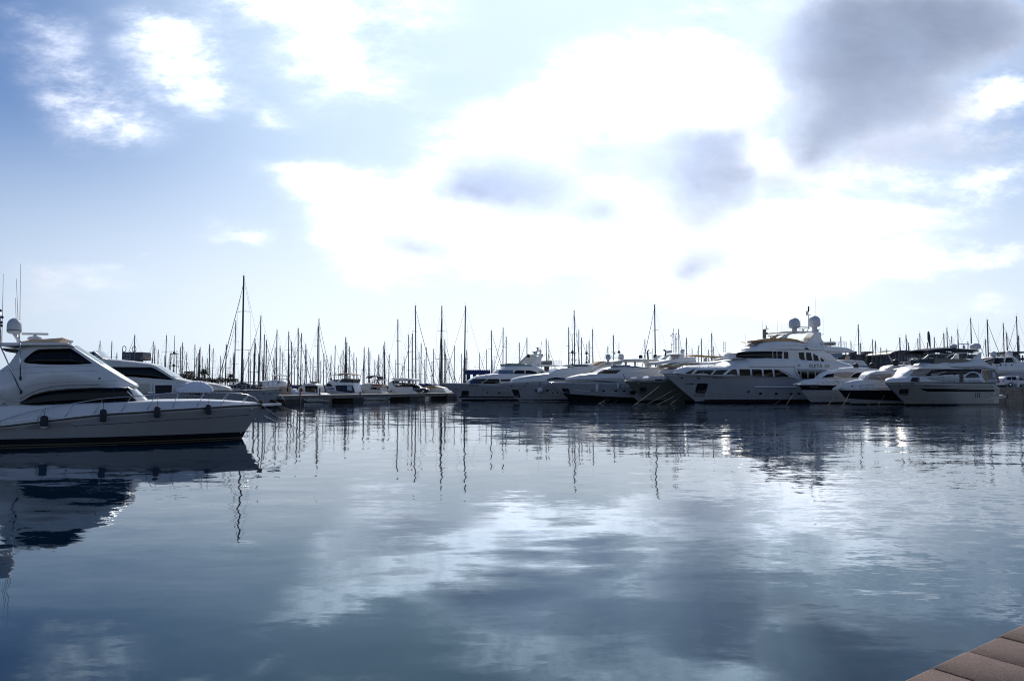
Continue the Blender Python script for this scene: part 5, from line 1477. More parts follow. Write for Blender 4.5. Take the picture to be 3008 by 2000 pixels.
def right_boat():
    b = Boat('motor_yacht', 'cream flybridge yacht with a navy bimini and two white domes, rightmost of the row', 'yacht', (2658, 1187), 200, GRP, Y=112)
    sheer = R7(300,985,500,980,800,977,1636,975) + R8(60,1107,400,1104,650,1104,840,1106)
    h = Hull(b, R7(268,983,330,1045,400,1112,520,1242,600,1332,676,1420), sheer, 2.75, b.q(*R8(848,1130)[0], 2.55)[0], HULLC, zend=2.35, ub=.48, pd=2.6)
    waterline_strips(b, h, -.1, .22, BLACKH, 'boot_stripe')
    lines(b, h.yf, [R7(640,1285,900,1320,1200,1370,1350,1395), R7(700,1290,1100,1325,1636,1345)], GREYC, 'strake', r=.03)
    lines(b, h.yf, [R7(270,984,500,980,800,977,1636,975) + R8(200,1106,650,1104,835,1106)], BLACK, 'rub_rail', r=.035)
    lines(b, h.yf, [R7(1050,1050,1300,1048,1636,1048) + R8(200,1164,845,1166)], BLACK, 'moulding', r=.03)
    strip(b, h.yf, R7(975,1102,1100,1098,1636,1098) + R8(300,1205,830,1212), R7(978,1106,1060,1142,1130,1158,1636,1158) + R8(300,1245,830,1246), GLASS, 'hull_window', n=26)
    for x in (455, 488, 520): patch(b, h.yf, R8(x+8,1256,x+20,1256,x+12,1336,x,1336), BLACK, 'engine_vent')
    for y in (1343, 1360): lines(b, h.yf, [R8(640,y,860,y-14)], BLACK, 'moulding', r=.03)
    pocket(b, h, R7(555,1135,585,1110,742,1105,735,1200,710,1235,600,1238,548,1195))
    strip(b, h.yf, R7(330,1010,450,1130,560,1255,650,1365), R7(272,990,390,1110,520,1250,610,1350), GLASSB, 'stem_guard', n=10, off=.03)
    slab(b, R8(590,1350,720,1330,860,1305,905,1292,940,1312,940,1335,870,1352,590,1374), 2.5, HULLC, 'swim_platform', yv=2.4, bevel=.05)
    text(b, h.yf, 'PIOL MZ 51', R7(800,1010)[0], .55, BLACK, 'registration_number')
    a, z = b.Qs(R7(604,1020), h.yf)[0]
    part(MB().lathe((a, b.y(h.yf(a, z) + .04), z - .15), [(.05, 0), (.18, .06), (.2, .15), (.18, .24), (.05, .3)], 10), 'fairlead', STEEL, b.root)
    trunk = Cabin(b, R7(425,960,450,930,490,908,640,878,760,860,1000,870,1200,880,1500,885), R7(425,980,800,977,1500,975), 2.1, WHITE, 'foredeck', front=4, tumble=.2, r=.3)
    house = Cabin(b, R7(690,876,740,845,800,775,870,712,930,680,1060,645,1300,640,1520,648,1636,640) + R8(200,830,600,850,720,872,765,900),
                  R7(690,885,1000,890,1636,975) + R8(200,1104,640,1104,765,1104), 2.2, WHITE, 'deck_house', yv=1.8, front=6, tumble=.1, r=.2, crown=.1, fmin=.35)
    strip(b, house.yf, R7(885,718,1000,714,1200,712,1400,708) , R7(745,848,900,850,1000,848,1060,840), MESHC, 'windscreen_cover', n=12)
    strip(b, house.yf, R7(1200,730,1400,715,1636,712) + R8(300,886,560,892), R7(1060,848,1300,838,1500,825,1636,812) + R8(130,985,400,955,545,950), GLASS, 'saloon_window', n=20)
    patch(b, house.yf, R7(1180,800,1480,752,1500,762,1380,800,1300,836,1200,842), MESHC, 'windscreen_cover', off=.03, both=False)
    lines(b, house.yf, [R7(740,852,1000,865,1200,868,1400,860,1636,828) + R8(100,990,200,970)], WHITE, r=.06)
    patch(b, house.yf, R8(208,900,262,900,270,1000,262,1096,212,1096,204,1000), GLASS, 'side_door', off=.03)
    strip(b, house.yf, R8(268,1000,330,945,430,920,515,950,605,1060), R8(272,1100,340,1100,430,1100,515,1100,612,1100), WHITE, 'quarter_panel', off=.04, n=12)
    strip(b, house.yf, R8(298,1020,320,982,380,950,442,945,500,975), R8(300,1026,340,1026,400,1026,460,1026,520,1024), GLASS, 'quarter_window', off=.06, n=10)
    slab(b, R7(865,712,920,682,1060,648,1300,642,1520,650,1600,690,1580,705,1200,702), 2.2, WHITE, 'visor', yv=1.8, bevel=.04)
    fly = Cabin(b, R7(1060,650,1150,600,1240,585,1400,580) + R8(0,795,250,780,385,748,430,735,520,740,560,790,640,832,750,868,770,885), R7(1060,660,1500,665) + R8(0,878,500,878,770,895), 2.2, WHITE, 'flybridge', front=4, tumble=.08, r=.15, fmin=.4)
    slab(b, R7(1232,592,1240,510,1260,498,1400,505) + R8(0,724,200,726,320,732,390,748,300,776,150,790,0,795), 1.95, GLASSD, 'flybridge_screen', yv=1.8, bevel=.03)
    slab(b, R8(375,752,470,680,498,640,545,622,552,740,525,768,430,745), 2.0, WHITE, 'radar_arch', y0=1.75, both=True, yv=1.9)
    slab(b, R8(-30,712,0,692,60,642,160,628,320,626,495,630,495,642,320,640,150,642,80,652,40,690), 1.95, CREAM, 'bimini_frame', y0=1.8, both=True, yv=1.9)
    plate(b, R7(1098,355,1200,326,1400,305,1636,296) + R8(100,560,300,575,400,578,485,608), .12, 2.0, NAVY, 'bimini', yv=1.7, crown=.2)
    slab(b, R7(1095,358,1200,335,1300,330,1400,330,1500,330,1636,325) + R8(200,585,420,600,470,612,400,628,250,610,0,604) + R7(1450,380,1380,390,1330,378,1260,385,1200,370,1100,385), 1.95, NAVY, 'bimini_valance', y0=1.85, both=True, yv=1.9, bevel=.01)
    dome(b, R8(115,558)[0], 18, 13, FENDW, .9, 'satellite_dome'); dome(b, R8(462,572)[0], 22, 18, FENDW, .2, 'satellite_dome', stalk=.3)
    scanner(b, R8(278,560)[0], 32, .3, h=.6)
    for x0, y0, x1, y1 in ((512,640,508,140), (182,500,180,170), (530,640,532,545), (240,720,250,640)): whip(b, R8(x0,y0)[0], R8(x1,y1)[0], WHITE, 1.2, .022)
    for x0, x1 in ((300,330), (410,440)): bar(b, R8(x0,740)[0], R8(x1,640)[0], 1.6, .03, STEEL, 'bimini_pole', both=True)
    # aft cockpit enclosure, orange curtain and ensign
    slab(b, R8(640,905,765,900,800,960,840,1095,835,1104,650,1104), 2.15, GREYC, 'cockpit_cover', yv=2.0, bevel=.03)
    slab(b, R8(705,930,755,932,775,1020,718,1026), 2.18, CLEAR, 'cover_window', yv=2.0, y0=2.12)
    slab(b, R8(585,902,630,902,640,1000,655,1060,600,1070,600,1000), 2.24, TANC, 'orange_curtain', yv=2.1, y0=2.16)
    slab(b, R8(555,935,575,925,605,1030,590,1030), 2.22, CLEAR, 'side_gate', yv=2.1, y0=2.16)
    slab(b, R8(722,775,738,770,750,860,738,868,725,840), .03, RED, 'ensign', yv=.3, bevel=0)
    slab(b, R8(738,800,746,800,750,862,742,866), .034, YELLOW, 'ensign_stripe', yv=.3, bevel=0)
    pass
    autorail(b, h, .6, h.L * .8, .95, .85, 12, r=.022)
    return b, h

ROW = dict(y1=yacht1(), y2=yacht2(), y3=yacht3(), y3b=yacht3b(), y4=yacht4(), y4b=yacht4b(), big=big(), bs=blackstripe(), bk=blackhull(), br=right_boat())

# loose gear on the boats
def rtender():
    b, h = ROW['br']
    P_ = b.Q(R8(520,765,600,745,690,722,745,720,742,745,725,790,680,818,630,832,590,828), 0.2)
    c = P_[0]
    mb = MB()
    T = b.Q(R8(528,768,600,752,690,728,746,722), .2); Bt = b.Q(R8(528,775,590,828,640,832,700,810,746,745), .2)
    T = sorted((a - c[0], z - c[1]) for a, z in T); Bt = sorted((a - c[0], z - c[1]) for a, z in Bt)
    rows = []
    for i in range(17):
        a = T[0][0] + (T[-1][0] - T[0][0]) * i / 16
        zt, zb = interp(T, a), interp(Bt, a); w = .75 * min(1, math.sin(math.pi * (i + 1) / 18) ** .4)
        rows.append([(a, w * math.cos(math.pi * (1 + j / 10)), zt + (zb - zt) * math.sin(math.pi * j / 10) ** .8) for j in range(11)])
    mb.grid(rows); mb.ngon(rows[0]); mb.ngon(rows[-1]); mb.grid([[r[0] for r in rows], [r[-1] for r in rows]])
    e = empty('tender', put(b, c, .2), b.root.rotation_euler.z, 'grey dinghy stowed on the flybridge deck behind the navy bimini', 'dinghy')
    part(mb, 'hull', GREYC, e)
    tb = MB().tube([(a, .72, z + .03) for a, z in T], .1, 8); part(tb, 'tube', BLACK, e)
    part(MB().tube([(a, -.72, z + .03) for a, z in T], .1, 8), 'tube', BLACK, e)
rtender()
def bags():
    b, h = ROW['br']
    for pts, m, lab in ((R7(800,960,815,890,850,875,880,880,885,965), MATS['navy_canvas'], 'dark purple bag on the cream yacht foredeck rail, left of a black bag'), (R7(880,966,890,880,920,872,955,890,930,970), BLACK, 'black bag hung on the foredeck rail of the cream yacht')):
        p = b.Q(pts, 2.0); c = p[0]
        o = part(MB().prism([(a - c[0], z - c[1]) for a, z in p], -.15, .15), 'deck_bag', m, None, .05)
        o.location = put(b, c, 2.0); o.rotation_euler = b.root.rotation_euler
        tagp(o, lab, 'bag', 'bags on the rail')
bags()
b, h = ROW['y2']; p = R2(826, 1095, 826, 1190, 822, 945)
def ball(b, h, px, cy, rpx, hang, label):
    a, z = b.Qs([(px, cy)], lambda a, z: h.yf(a, z) + .4)[0]
    a2, _ = b.q(px + rpx, cy, h.yf(a, z)); r = abs(a2 - a)
    e = empty('fender', put(b, (a, z - r), h.yf(a, z) + r), 0, label, 'fender')
    pr = [(max(.02, r * math.sin(math.pi * i / 12)), r - r * math.cos(math.pi * i / 12)) for i in range(13)]
    part(MB().lathe((0, 0, 0), pr, 16), 'body', FENDW, e)
    _, zr = b.q(px, hang, h.yf(a, z))
    part(MB().tube([(0, 0, 2 * r - .03), (0, 0, 2 * r + .3), (b.V.x * .1, b.V.y * .1, zr - z + r)], .06, 6), 'rope', BLACK, e)
ball(b, h, p[0][0], (p[0][1] + p[1][1]) / 2, 6.6, p[2][1], 'round white fender hanging on the side of the almond-window yacht')
b, h = ROW['y3']
P = R3(713, 1050, 713, 1195, 706, 985); fender(b, h, P[0][0], P[0][1], P[1][1], P[2][1], FENDW, 'tall white fender on the black-bottomed yacht, nearer its bow', r=.28, group='fenders on the black-bottomed yacht')
P = R3(1100, 1035, 1100, 1140, 1085, 985); fender(b, h, P[0][0], P[0][1], P[1][1], P[2][1], FENDW, 'pale fender on the black-bottomed yacht beside the olive bow', r=.24, group='fenders on the black-bottomed yacht')

def bowline(key, label, p0, pw):
    b, h = ROW[key]
    a, z = b.q(*p0, .3)
    line_(label, [put(b, (a, z), .3), on_z(pw[0], pw[1], -.05)], ROPEL, r=.026, sag=.12)
for k, lab, p0, p1 in (
    ('y3', 'left of two parallel mooring lines crossing the black lower hull', R3(930,1290)[0], R3(720,1425)[0]),
    ('y3', 'right of two parallel mooring lines crossing the black lower hull', R3(1000,1285)[0], R3(815,1400)[0]),
    ('y3', 'mooring line crossing the black lower hull nearest the low white bow', R3(1150,1300)[0], R3(1005,1395)[0]),
    ('y4', 'long pale mooring line rising from the water to the olive yacht rail', R3(1960,1005)[0], R3(1340,1480)[0]),
    ('big', 'upper mooring line slanting left below the big yacht bow across the olive hull', R4(310,1115)[0], R3(1620,1430)[0]),
    ('big', 'middle mooring line slanting left below the big yacht bow across the olive hull', R4(400,1188)[0], R3(1790,1445)[0]),
    ('big', 'lower mooring line below the big yacht bow, nearest its stem', R4(430,1210)[0], R4(170,1430)[0]),
    ('bs', 'longer mooring line from the black-striped cruiser bow', R6(125,760)[0], R5(545,1460)[0]),
    ('bs', 'steeper mooring line from the black-striped cruiser bow', R6(150,760)[0], R5(700,1480)[0]),
    ('bs', 'mooring line rising from the water before the black stripe', R6(900,850)[0], R6(725,1130)[0]),
    ('bk', 'mooring line at the bow of the black-hulled cruiser', R6(1170,840)[0], R6(1005,1140)[0]),
    ('bk', 'mooring line crossing the middle of the black hull', R6(1860,830)[0], R6(1690,1130)[0])):
    bowline(k, lab, p0, p1)
# ------------------------------------------------------------------ concrete pier in the middle distance
PA, PB = Vector((-34.4, 122, 0)), Vector((-12.0, 171, 0))
PD = (PB - PA).normalized(); PN = Vector((-PD.y, PD.x, 0))      # along the pier, and away-left across it
PZ, PW, PL = 1.3, 5.0, (PB - PA).length + 6
pier = empty('pier', PA, math.atan2(PD.y, PD.x), 'grey concrete pier carrying a dark car, in front of the moored small boats', 'pier')
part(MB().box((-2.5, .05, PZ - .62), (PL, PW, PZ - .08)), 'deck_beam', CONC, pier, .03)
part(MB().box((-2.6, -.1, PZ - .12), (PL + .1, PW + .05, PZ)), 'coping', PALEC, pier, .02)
def pside(px):
    """distance along the pier front of a photo column"""
    d = ray(px, 1165); k = (PA.x * PD.y - PA.y * PD.x) / (d.x * PD.y - d.y * PD.x)
    return (Vector((d.x * k, d.y * k, 0)) - PA).dot(PD)
for x0, x1 in ((838, 896), (1041, 1071), (1206, 1233), (1318, 1345)):
    s0, s1 = pside(x0), pside(x1)
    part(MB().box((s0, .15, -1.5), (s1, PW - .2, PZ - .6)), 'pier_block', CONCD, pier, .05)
for x0, x1 in ((898, 965), (1072, 1135)):
    s0, s1 = pside(x0), pside(x1)
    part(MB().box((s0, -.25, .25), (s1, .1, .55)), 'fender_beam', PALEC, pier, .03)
for x in (880, 1262, 1313):
    s0 = pside(x)
    part(MB().tube([(s0, -.2, -1), (s0, -.2, PZ)], .09, 8), 'pile', CONC, pier)
def on_pier(px, across):
    """world point on the pier deck at a photo column, some metres back from its face"""
    d = ray(px, 1165); B_ = PA + PN * across
    k = (B_.x * PD.y - B_.y * PD.x) / (d.x * PD.y - d.y * PD.x)
    return Vector((d.x * k, d.y * k, PZ))
for x, lab, m in ((939, 'blue service post on the pier between two small cruisers', BLUEC), (882, 'red service post on the pier near its left end', RED), (1058, 'brown bollard on the pier edge below the second white cruiser', BARK)):
    o = MB().lathe((0, 0, 0), [(.16, 0), (.16, .1), (.11, .14), (.11, 1.0 if m is not BARK else .3), (.15, 1.05 if m is not BARK else .34), (.12, 1.12 if m is not BARK else .45)], 10).build('service_post' if m is not BARK else 'bollard', m)
    o.location = on_pier(x, .6); tagp(o, lab, 'post')

# ------------------------------------------------------------------ cars
def car(name, label, loc, heading, paint, L=4.6, estate=False, van=False):
    e = empty(name, loc, heading, label, 'car')
    hw = .9
    if van: prof = [(0, .5), (.15, 1.0), (.9, 1.15), (1.55, 1.85), (2.2, 2.0), (4.7, 2.0), (4.9, 1.8), (5.0, .5)]
    elif estate: prof = [(0, .45), (.1, .72), (.5, .86), (1.3, .95), (2.1, 1.42), (2.9, 1.5), (4.1, 1.44), (4.55, 1.0), (4.6, .45)]
    else: prof = [(0, .45), (.08, .66), (.45, .8), (1.25, .92), (2.05, 1.38), (2.7, 1.46), (3.3, 1.4), (4.1, 1.05), (4.55, .98), (4.62, .45)]
    rows = []
    sp = smooth_poly(prof, 4)
    N = 40; a0, a1 = sp[0][0], sp[-1][0]
    def belt(a): return (1.15 if van else .93) + .0 * a
    for i in range(N + 1):
        a = a0 + (a1 - a0) * i / N
        zt = interp(sp, a)
        t = min(1, min(a - a0 + .02, a1 - a + .02) / .5); w = hw * (.82 + .18 * (1 - (1 - t) ** 2))
        zb = .28
        zm = min(zt - .03, belt(a)); tw = max(0, (zt - zm)) * .42
        rows.append([(a, w * .97, zb), (a, w, zb + .25), (a, w * .99, zm), (a, w - tw * .9, zt - .04), (a, w - tw - .08, zt), (a, 0, zt + .03),
                     (a, -(w - tw - .08), zt), (a, -(w - tw * .9), zt - .04), (a, -w * .99, zm), (a, -w, zb + .25), (a, -w * .97, zb)])
    mb = MB().grid(rows, True); mb.ngon(rows[0]); mb.ngon(rows[-1]); mb.grid([[r[0] for r in rows], [r[-1] for r in rows]])
    part(mb, 'body', paint, e)
    def sidept(a, z):
        zt = interp(sp, a); zm = min(zt - .03, belt(a)); tw = max(0, zt - zm) * .42
        f = max(0, min(1, (z - zm) / max(.01, zt - .04 - zm)))
        return hw * .99 - tw * .9 * f
    if van: wins = [[(1.15, 1.2), (1.6, 1.75), (2.15, 1.85), (2.15, 1.2)], [(2.3, 1.2), (2.3, 1.85), (4.6, 1.85), (4.7, 1.2)]]
    elif estate: wins = [[(1.55, .98), (2.1, 1.34), (2.62, 1.4), (2.62, .98)], [(2.72, .98), (2.72, 1.4), (3.35, 1.4), (3.4, .98)], [(3.5, .98), (3.48, 1.39), (4.0, 1.34), (4.25, 1.02)]]
    else: wins = [[(1.5, .97), (2.05, 1.29), (2.6, 1.36), (2.6, .97)], [(2.7, .97), (2.7, 1.36), (3.2, 1.32), (3.75, 1.05), (3.6, .97)]]
    for w in wins:
        for sd in (1, -1):
            part(MB().ngon([(a, (sidept(a, z) + .02) * sd, z) for a, z in w]).ngon([(a, (sidept(a, z) - .02) * sd, z) for a, z in w]), 'side_window', GLASS, e)
    fa, fb = ((.95, 1.2), (1.5, 1.78)) if van else ((1.32, .98), (2.0, 1.36))
    part(MB().ngon([(fa[0], -.72, fa[1] + .04), (fa[0], .72, fa[1] + .04), (fb[0], .6, fb[1] + .05), (fb[0], -.6, fb[1] + .05)]), 'windscreen', CLEAR if not van else GLASS, e)
    for wx in (.85, L - .95):
        for sd in (1, -1):
            pr = [(.2, -.1), (.31, -.1), (.33, -.05), (.33, .05), (.31, .1), (.2, .1)]
            rows = [[(wx + r * math.cos(2 * math.pi * j / 18), sd * .82 + y, .33 + r * math.sin(2 * math.pi * j / 18)) for j in range(18)] for r, y in pr]
            t = part(MB().grid(rows, True, True), 'wheel', RUBBER, e)
            rows = [[(wx + r * math.cos(2 * math.pi * j / 18), sd * .82 + y * sd, .33 + r * math.sin(2 * math.pi * j / 18)) for j in range(18)] for r, y in ((.21, -.05), (.21, .09), (.12, .07), (.02, .1))]
            part(MB().grid(rows, True, True), 'rim', STEEL, t)
    for sd in (1, -1):
        part(MB().box((.02, sd * .62 - .16, .6), (.2, sd * .62 + .16, .7)), 'headlight', CLEAR, e, .02)
        part(MB().box((L - .08, sd * .66 - .14, .78), (L + .01, sd * .66 + .14, .92)), 'tail_light', RED, e, .02)
        part(MB().box((1.55, sd * .98 - .09, .95), (1.7, sd * .98 + .09, 1.07)), 'wing_mirror', paint, e, .03)
    return e
# dark saloon on the pier, nose to the right
cp = on_pier(1262, 1.6)
ce = car('parked_car', 'dark saloon car parked on the concrete pier', cp, math.pi - .12, CARD)
ce.scale = (1.34, 1.25, 1.28)

# ------------------------------------------------------------------ small boats behind the pier (sterns to the pier)
SG = 'small motor boats moored behind the concrete pier'
HD = math.degrees(math.atan2(PN.y, PN.x))
# each traced on its own side: bow to the left and slightly away
def small2(label, stem_px, Y, heading, L, half, stem, sheer, hullm=WHITE):
    o = Boat('motor_boat', label, 'boat', (stem_px, 1175), heading, SG, Y=Y)
    h = Hull(o, stem, sheer, half, L, hullm, zend=1.2, ub=.5)
    waterline_strips(o, h, -.1, .2, BLACKH, 'boot_stripe')
    return o, h
def ring_buoy(o, c, rpx, yv):
    a, z = o.q(*c, yv); a2, _ = o.q(c[0] + rpx, c[1], yv); r = abs(a2 - a)
    part(MB().tube([(a + r * math.cos(t * math.pi / 9), o.y(yv), z + r * 1.1 * math.sin(t * math.pi / 9)) for t in range(19)], r * .26, 7, cap=False), 'lifebuoy', RED, o.root)
# 1: dark-cockpit cruiser with outboard
o, h = small2('small white cruiser with dark open cockpit and black outboard, leftmost beside the blue pennant', 872, 140, 165, 6.2, 1.6, KA(60,420,90,470,130,560), KA(120,425,400,440,780,470))
c = Cabin(o, KA(160,300,220,285,290,262,380,215,420,190,600,170,740,205,790,262,800,330), KA(160,450,400,460,800,480), 1.5, CREAM, 'cabin', front=2.0, r=.25, tumble=.1, fmin=.5)
strip(o, c.yf, KA(180,420,210,340,260,300,300,330), KA(185,428,230,430,280,430,312,425), GLASS, 'side_window', n=8)
strip(o, c.yf, KA(380,262,600,255,780,262), KA(400,520,600,530,785,470), GLASS, 'cockpit_shade', n=10, k=5)  # dark skin for the shade inside the open cockpit; cabin is not cut
lines(o, c.yf, [KA(385,252,600,246,790,256)], GREYM, 'roof_edge', r=.06)
slab(o, KA(545,380,580,362,680,362,712,400,712,560,545,560), .45, BLACK, 'outboard_motor', yv=1.6, y0=1.1, bevel=.1)
slab(o, KA(690,370,720,380,735,470,720,540,705,400), 1.7, WHITE, 'engine_frame', yv=1.7, y0=1.5)
plate(o, KA(500,135,560,120,690,130), .1, .8, GREYC, 'roof_hatch', yv=.8); slab(o, KA(560,150,570,118,650,118,660,170), .6, CREAM, 'hatch_base', yv=.6)
bar(o, KA(222,290)[0], KA(232,-20)[0], 1.4, .04, STEEL, 'flag_staff')
slab(o, KA(215,160,240,150,285,250,230,275,205,250), .06, BLUEC, 'pennant', yv=1.45, bevel=0)
bar(o, KA(100,250)[0], KA(310,200)[0], 1.3, .04, STEEL, 'cabin_rail')
# 2: flybridge with canvas
o, h = small2('grey-white flybridge cruiser with navy stern canvas and pale sun top, left of the orange lifebuoys', 944, 150, 165, 8.0, 1.9, KA(880,380,930,430,990,540), KA(960,330,1050,300,1300,400,1650,450,1980,470), HULLW)
c = Cabin(o, KA(890,400,960,320,1030,280,1055,240,1080,175,1120,120,1200,95,1340,105,1480,130,1900,142,1928,200,1990,430), KA(890,450,1300,480,1990,500), 1.8, WHITE, 'cabin', front=3, r=.25, tumble=.1, fmin=.35)
strip(o, c.yf, KA(1040,250,1080,180,1140,172,1200,190,1262,270), KA(1046,262,1100,272,1160,275,1220,276,1285,280), GLASS, 'side_window', n=10)
strip(o, c.yf, KA(1075,305,1120,298,1310,310), KA(1140,375,1220,378,1318,365), GLASSB, 'lower_window', n=8)
strip(o, c.yf, KA(1335,235,1500,225,1885,228), KA(1390,460,1560,470,1960,455), NAVY, 'cockpit_canvas', n=12, k=4, off=.03)
strip(o, c.yf, KA(1715,240,1860,238), KA(1720,395,1885,420), CLEAR, 'canvas_window', n=4, off=.06, both=False)
lines(o, c.yf, [KA(1250,170,1310,260,1345,370,1350,420), KA(1890,210,1930,300,1960,420)], WHITE, 'canvas_frame', r=.08, off=.04)
slab(o, KA(1460,130,1540,45,1600,20,1900,30,1915,80,1890,138), 1.6, BLACK, 'flybridge_seat', yv=1.5, bevel=.1)
slab(o, KA(1350,130,1540,30,1560,20,1475,132), 1.7, WHITE, 'flybridge_side', yv=1.6, y0=1.5, both=True)
slab(o, KA(1205,60,1400,50,1420,75,1210,95), 1.0, BLACK, 'flybridge_screen', yv=1.0)
plate(o, ZD(610,1052,680,1040,760,1030,860,1032,930,1055), .08, 1.6, BEIGE, 'sun_top', yv=1.4)
for x, x2 in ((600,600), (705,700), (840,845), (935,930)): bar(o, ZD(x,1135)[0], ZD(x2,1045)[0], 1.4, .04, STEEL, 'sun_top_pole', both=True)
bar(o, ZD(700,1030)[0], ZD(706,915)[0], .2, .07, WHITE, 'light_mast'); bar(o, ZD(692,917)[0], ZD(728,917)[0], .2, .05, WHITE, 'mast_bar')
dome(o, ZD(832,1105)[0], 5, 8, FENDW, 1.2, 'radar_dome')
# 3: express cruiser with lifebuoys and bimini
o, h = small2('small beige cruiser with two orange lifebuoys and a navy bimini on thin poles', 1040, 158, 165, 7.0, 1.7, ZE(0,1290,20,1320,60,1350), ZE(20,1280,100,1260,300,1270,420,1290), CREAM)
c = Cabin(o, ZE(20,1275,70,1250,110,1205,170,1185,240,1190,300,1195,400,1200,430,1260), ZE(20,1350,430,1350), 1.6, CREAM, 'cabin', front=2.5, r=.25, tumble=.12, fmin=.4)
strip(o, c.yf, ZE(50,1285,70,1250,105,1240,145,1270), ZE(55,1290,80,1292,110,1292,150,1290), GLASS, 'side_window', n=8)
oval(o, c.yf, ZE(142,1318)[0], 3.5, 1.2, GLASS, 'porthole', both=False)
strip(o, c.yf, ZE(252,1245,350,1240), ZE(258,1335,345,1335), GLASS, 'cockpit_shade', n=4)  # shade of the open cockpit as a dark skin
strip(o, c.yf, ZE(362,1245,398,1245), ZE(350,1335,380,1335), TEAK, 'stern_door', n=4, both=False)
slab(o, ZE(262,1240,265,1200,400,1190,420,1240), 1.5, BEIGE, 'cockpit_coaming', yv=1.4, bevel=.08)
ring_buoy(o, ZE(298,1180)[0], 4.2, 1.6); ring_buoy(o, ZE(360,1180)[0], 4.2, 1.6)
plate(o, ZE(182,1095,215,1072,280,1066,350,1072,372,1105), .14, 1.3, NAVY, 'bimini', yv=1.2)
slab(o, ZE(350,1072,372,1080,368,1118,355,1100), 1.3, NAVY, 'bimini_end', yv=1.2)
for x0, x1 in ((232,205), (262,250), (350,345)): bar(o, ZE(x1,1195)[0], ZE(x0 if x0 != 350 else 352,1090)[0], 1.1, .03, STEEL, 'bimini_pole', both=True)
plate(o, ZE(275,1136,330,1128,400,1124,475,1138), .06, .9, GREYC, 'second_awning', yv=.9)
dome(o, ZE(362,1150)[0], 6, 5, FENDW, .3, 'radar_dome')
# 4: pilot-house boat
o, h = small2('white pilot-house cruiser with big square windows under a white roof, behind the dark car', 1117, 166, 165, 9.5, 1.9, ZE(385,1260,410,1300,440,1340), ZE(400,1258,500,1230,700,1260,900,1280), WHITE)
c = Cabin(o, ZE(400,1275,440,1235,480,1212,540,1205,560,1160,600,1140,620,1215,800,1225,910,1222), ZE(400,1340,910,1340), 1.8, WHITE, 'cabin', front=3, r=.15, tumble=.05, fmin=.4)
strip(o, c.yf, ZE(440,1262,480,1232,530,1226), ZE(442,1268,490,1264,530,1255), GLASS, 'lower_window', n=6)
strip(o, c.yf, ZE(448,1288,480,1280,520,1278), ZE(452,1304,490,1304,525,1302), GLASS, 'lower_window', n=6); oval(o, c.yf, ZE(572,1298)[0], 3, 1.8, GLASS, 'porthole', both=False)
slab(o, ZE(560,1165,585,1150,605,1150,600,1190), 1.6, GLASS, 'front_window', yv=1.5)
slab(o, ZE(625,1212,735,1212,735,1235,625,1235), 1.84, GLASS, 'window_band', yv=1.8); slab(o, ZE(742,1210,910,1210,910,1232,742,1235), 1.84, GLASS, 'window_band', yv=1.8)
slab(o, ZE(622,1140,630,1140,630,1215,622,1215), 1.75, WHITE, 'house_post', y0=1.6, both=True, yv=1.7)
for x, w in ((685,4), (738,10), (812,4), (905,5)): slab(o, ZE(x,1140,x+w,1140,x+w,1220,x,1220), 1.75, WHITE if w != 10 else BLACK, 'house_post', y0=1.6, both=True, yv=1.7)
slab(o, ZE(830,1145,868,1145,868,1210,830,1210), 1.5, GREYC, 'side_curtain', y0=1.45, yv=1.5)
slab(o, ZE(565,1112,640,1102,760,1100,900,1112,914,1128,905,1138,630,1140,600,1125), 1.95, WHITE, 'roof', yv=1.9, bevel=.06)
slab(o, ZE(625,1136,908,1134,908,1142,625,1144), 1.97, BLACK, 'roof_edge', yv=1.9, bevel=.0)
strip(o, c.yf, ZE(665,1270,690,1270), ZE(665,1330,690,1330), BARK, 'cabin_door', n=3, both=False)
plate(o, ZE(575,1108,620,1100,700,1100), .08, 1.0, CREAM, 'roof_hatch', yv=.9)
# 5: covered open boat right of the car
o, h = small2('open boat with blue cover and amber side, right of the dark car on the pier', 1240, 178, 165, 6.5, 1.6, ZF(390,1230,400,1260,420,1310), ZF(430,1240,560,1240,680,1265), CREAM)
slab(o, ZF(330,1215,380,1205,425,1230,440,1200,480,1215,530,1225,545,1245,420,1250,330,1235), 1.4, BLUEC, 'boat_cover', yv=1.3, bevel=.15)
slab(o, ZF(425,1240,560,1235,600,1262,560,1280,450,1280), 1.62, VARN, 'amber_side', yv=1.6, bevel=.05)
slab(o, ZF(535,1240,555,1205,580,1200,605,1225,600,1245), .6, WHITEC, 'white_bundle', yv=.6, bevel=.15)
slab(o, ZF(510,1262,560,1250,620,1260,660,1270,650,1300,520,1300), 1.0, WHITE, 'bow_gear', yv=1.65, y0=1.3, bevel=.1)

# low boat under navy covers, behind the registered bow
o = Boat('motor_boat', 'boat under lumpy navy covers with steel rails, behind the registered bow', 'boat', (772, 1188), 12, SG, Y=121)
h = Hull(o, ZC(360,1335,350,1400,335,1520), ZC(340,1338,200,1340,0,1342), 1.7, 11, WHITE, zend=2.2)
slab(o, ZC(0,1335,40,1290,80,1272,130,1268,190,1275,215,1300,220,1338), 1.2, NAVY, 'deck_cover', yv=1.0, bevel=.12)
slab(o, ZC(222,1338,225,1302,290,1306,300,1338), 1.1, NAVY, 'deck_cover', yv=1.0, bevel=.1); slab(o, ZC(302,1338,312,1282,350,1262,354,1338), 1.2, NAVY, 'deck_cover', yv=1.0, bevel=.1)
for y0 in (1262,): bar(o, ZC(-20,y0)[0], ZC(420,y0-4)[0], 1.5, .05, STEEL, 'guard_rail')
for x in (112, 165, 275, 305, 420): bar(o, ZC(x,1340)[0], ZC(x,1260)[0], 1.5, .045, STEEL, 'guard_post')
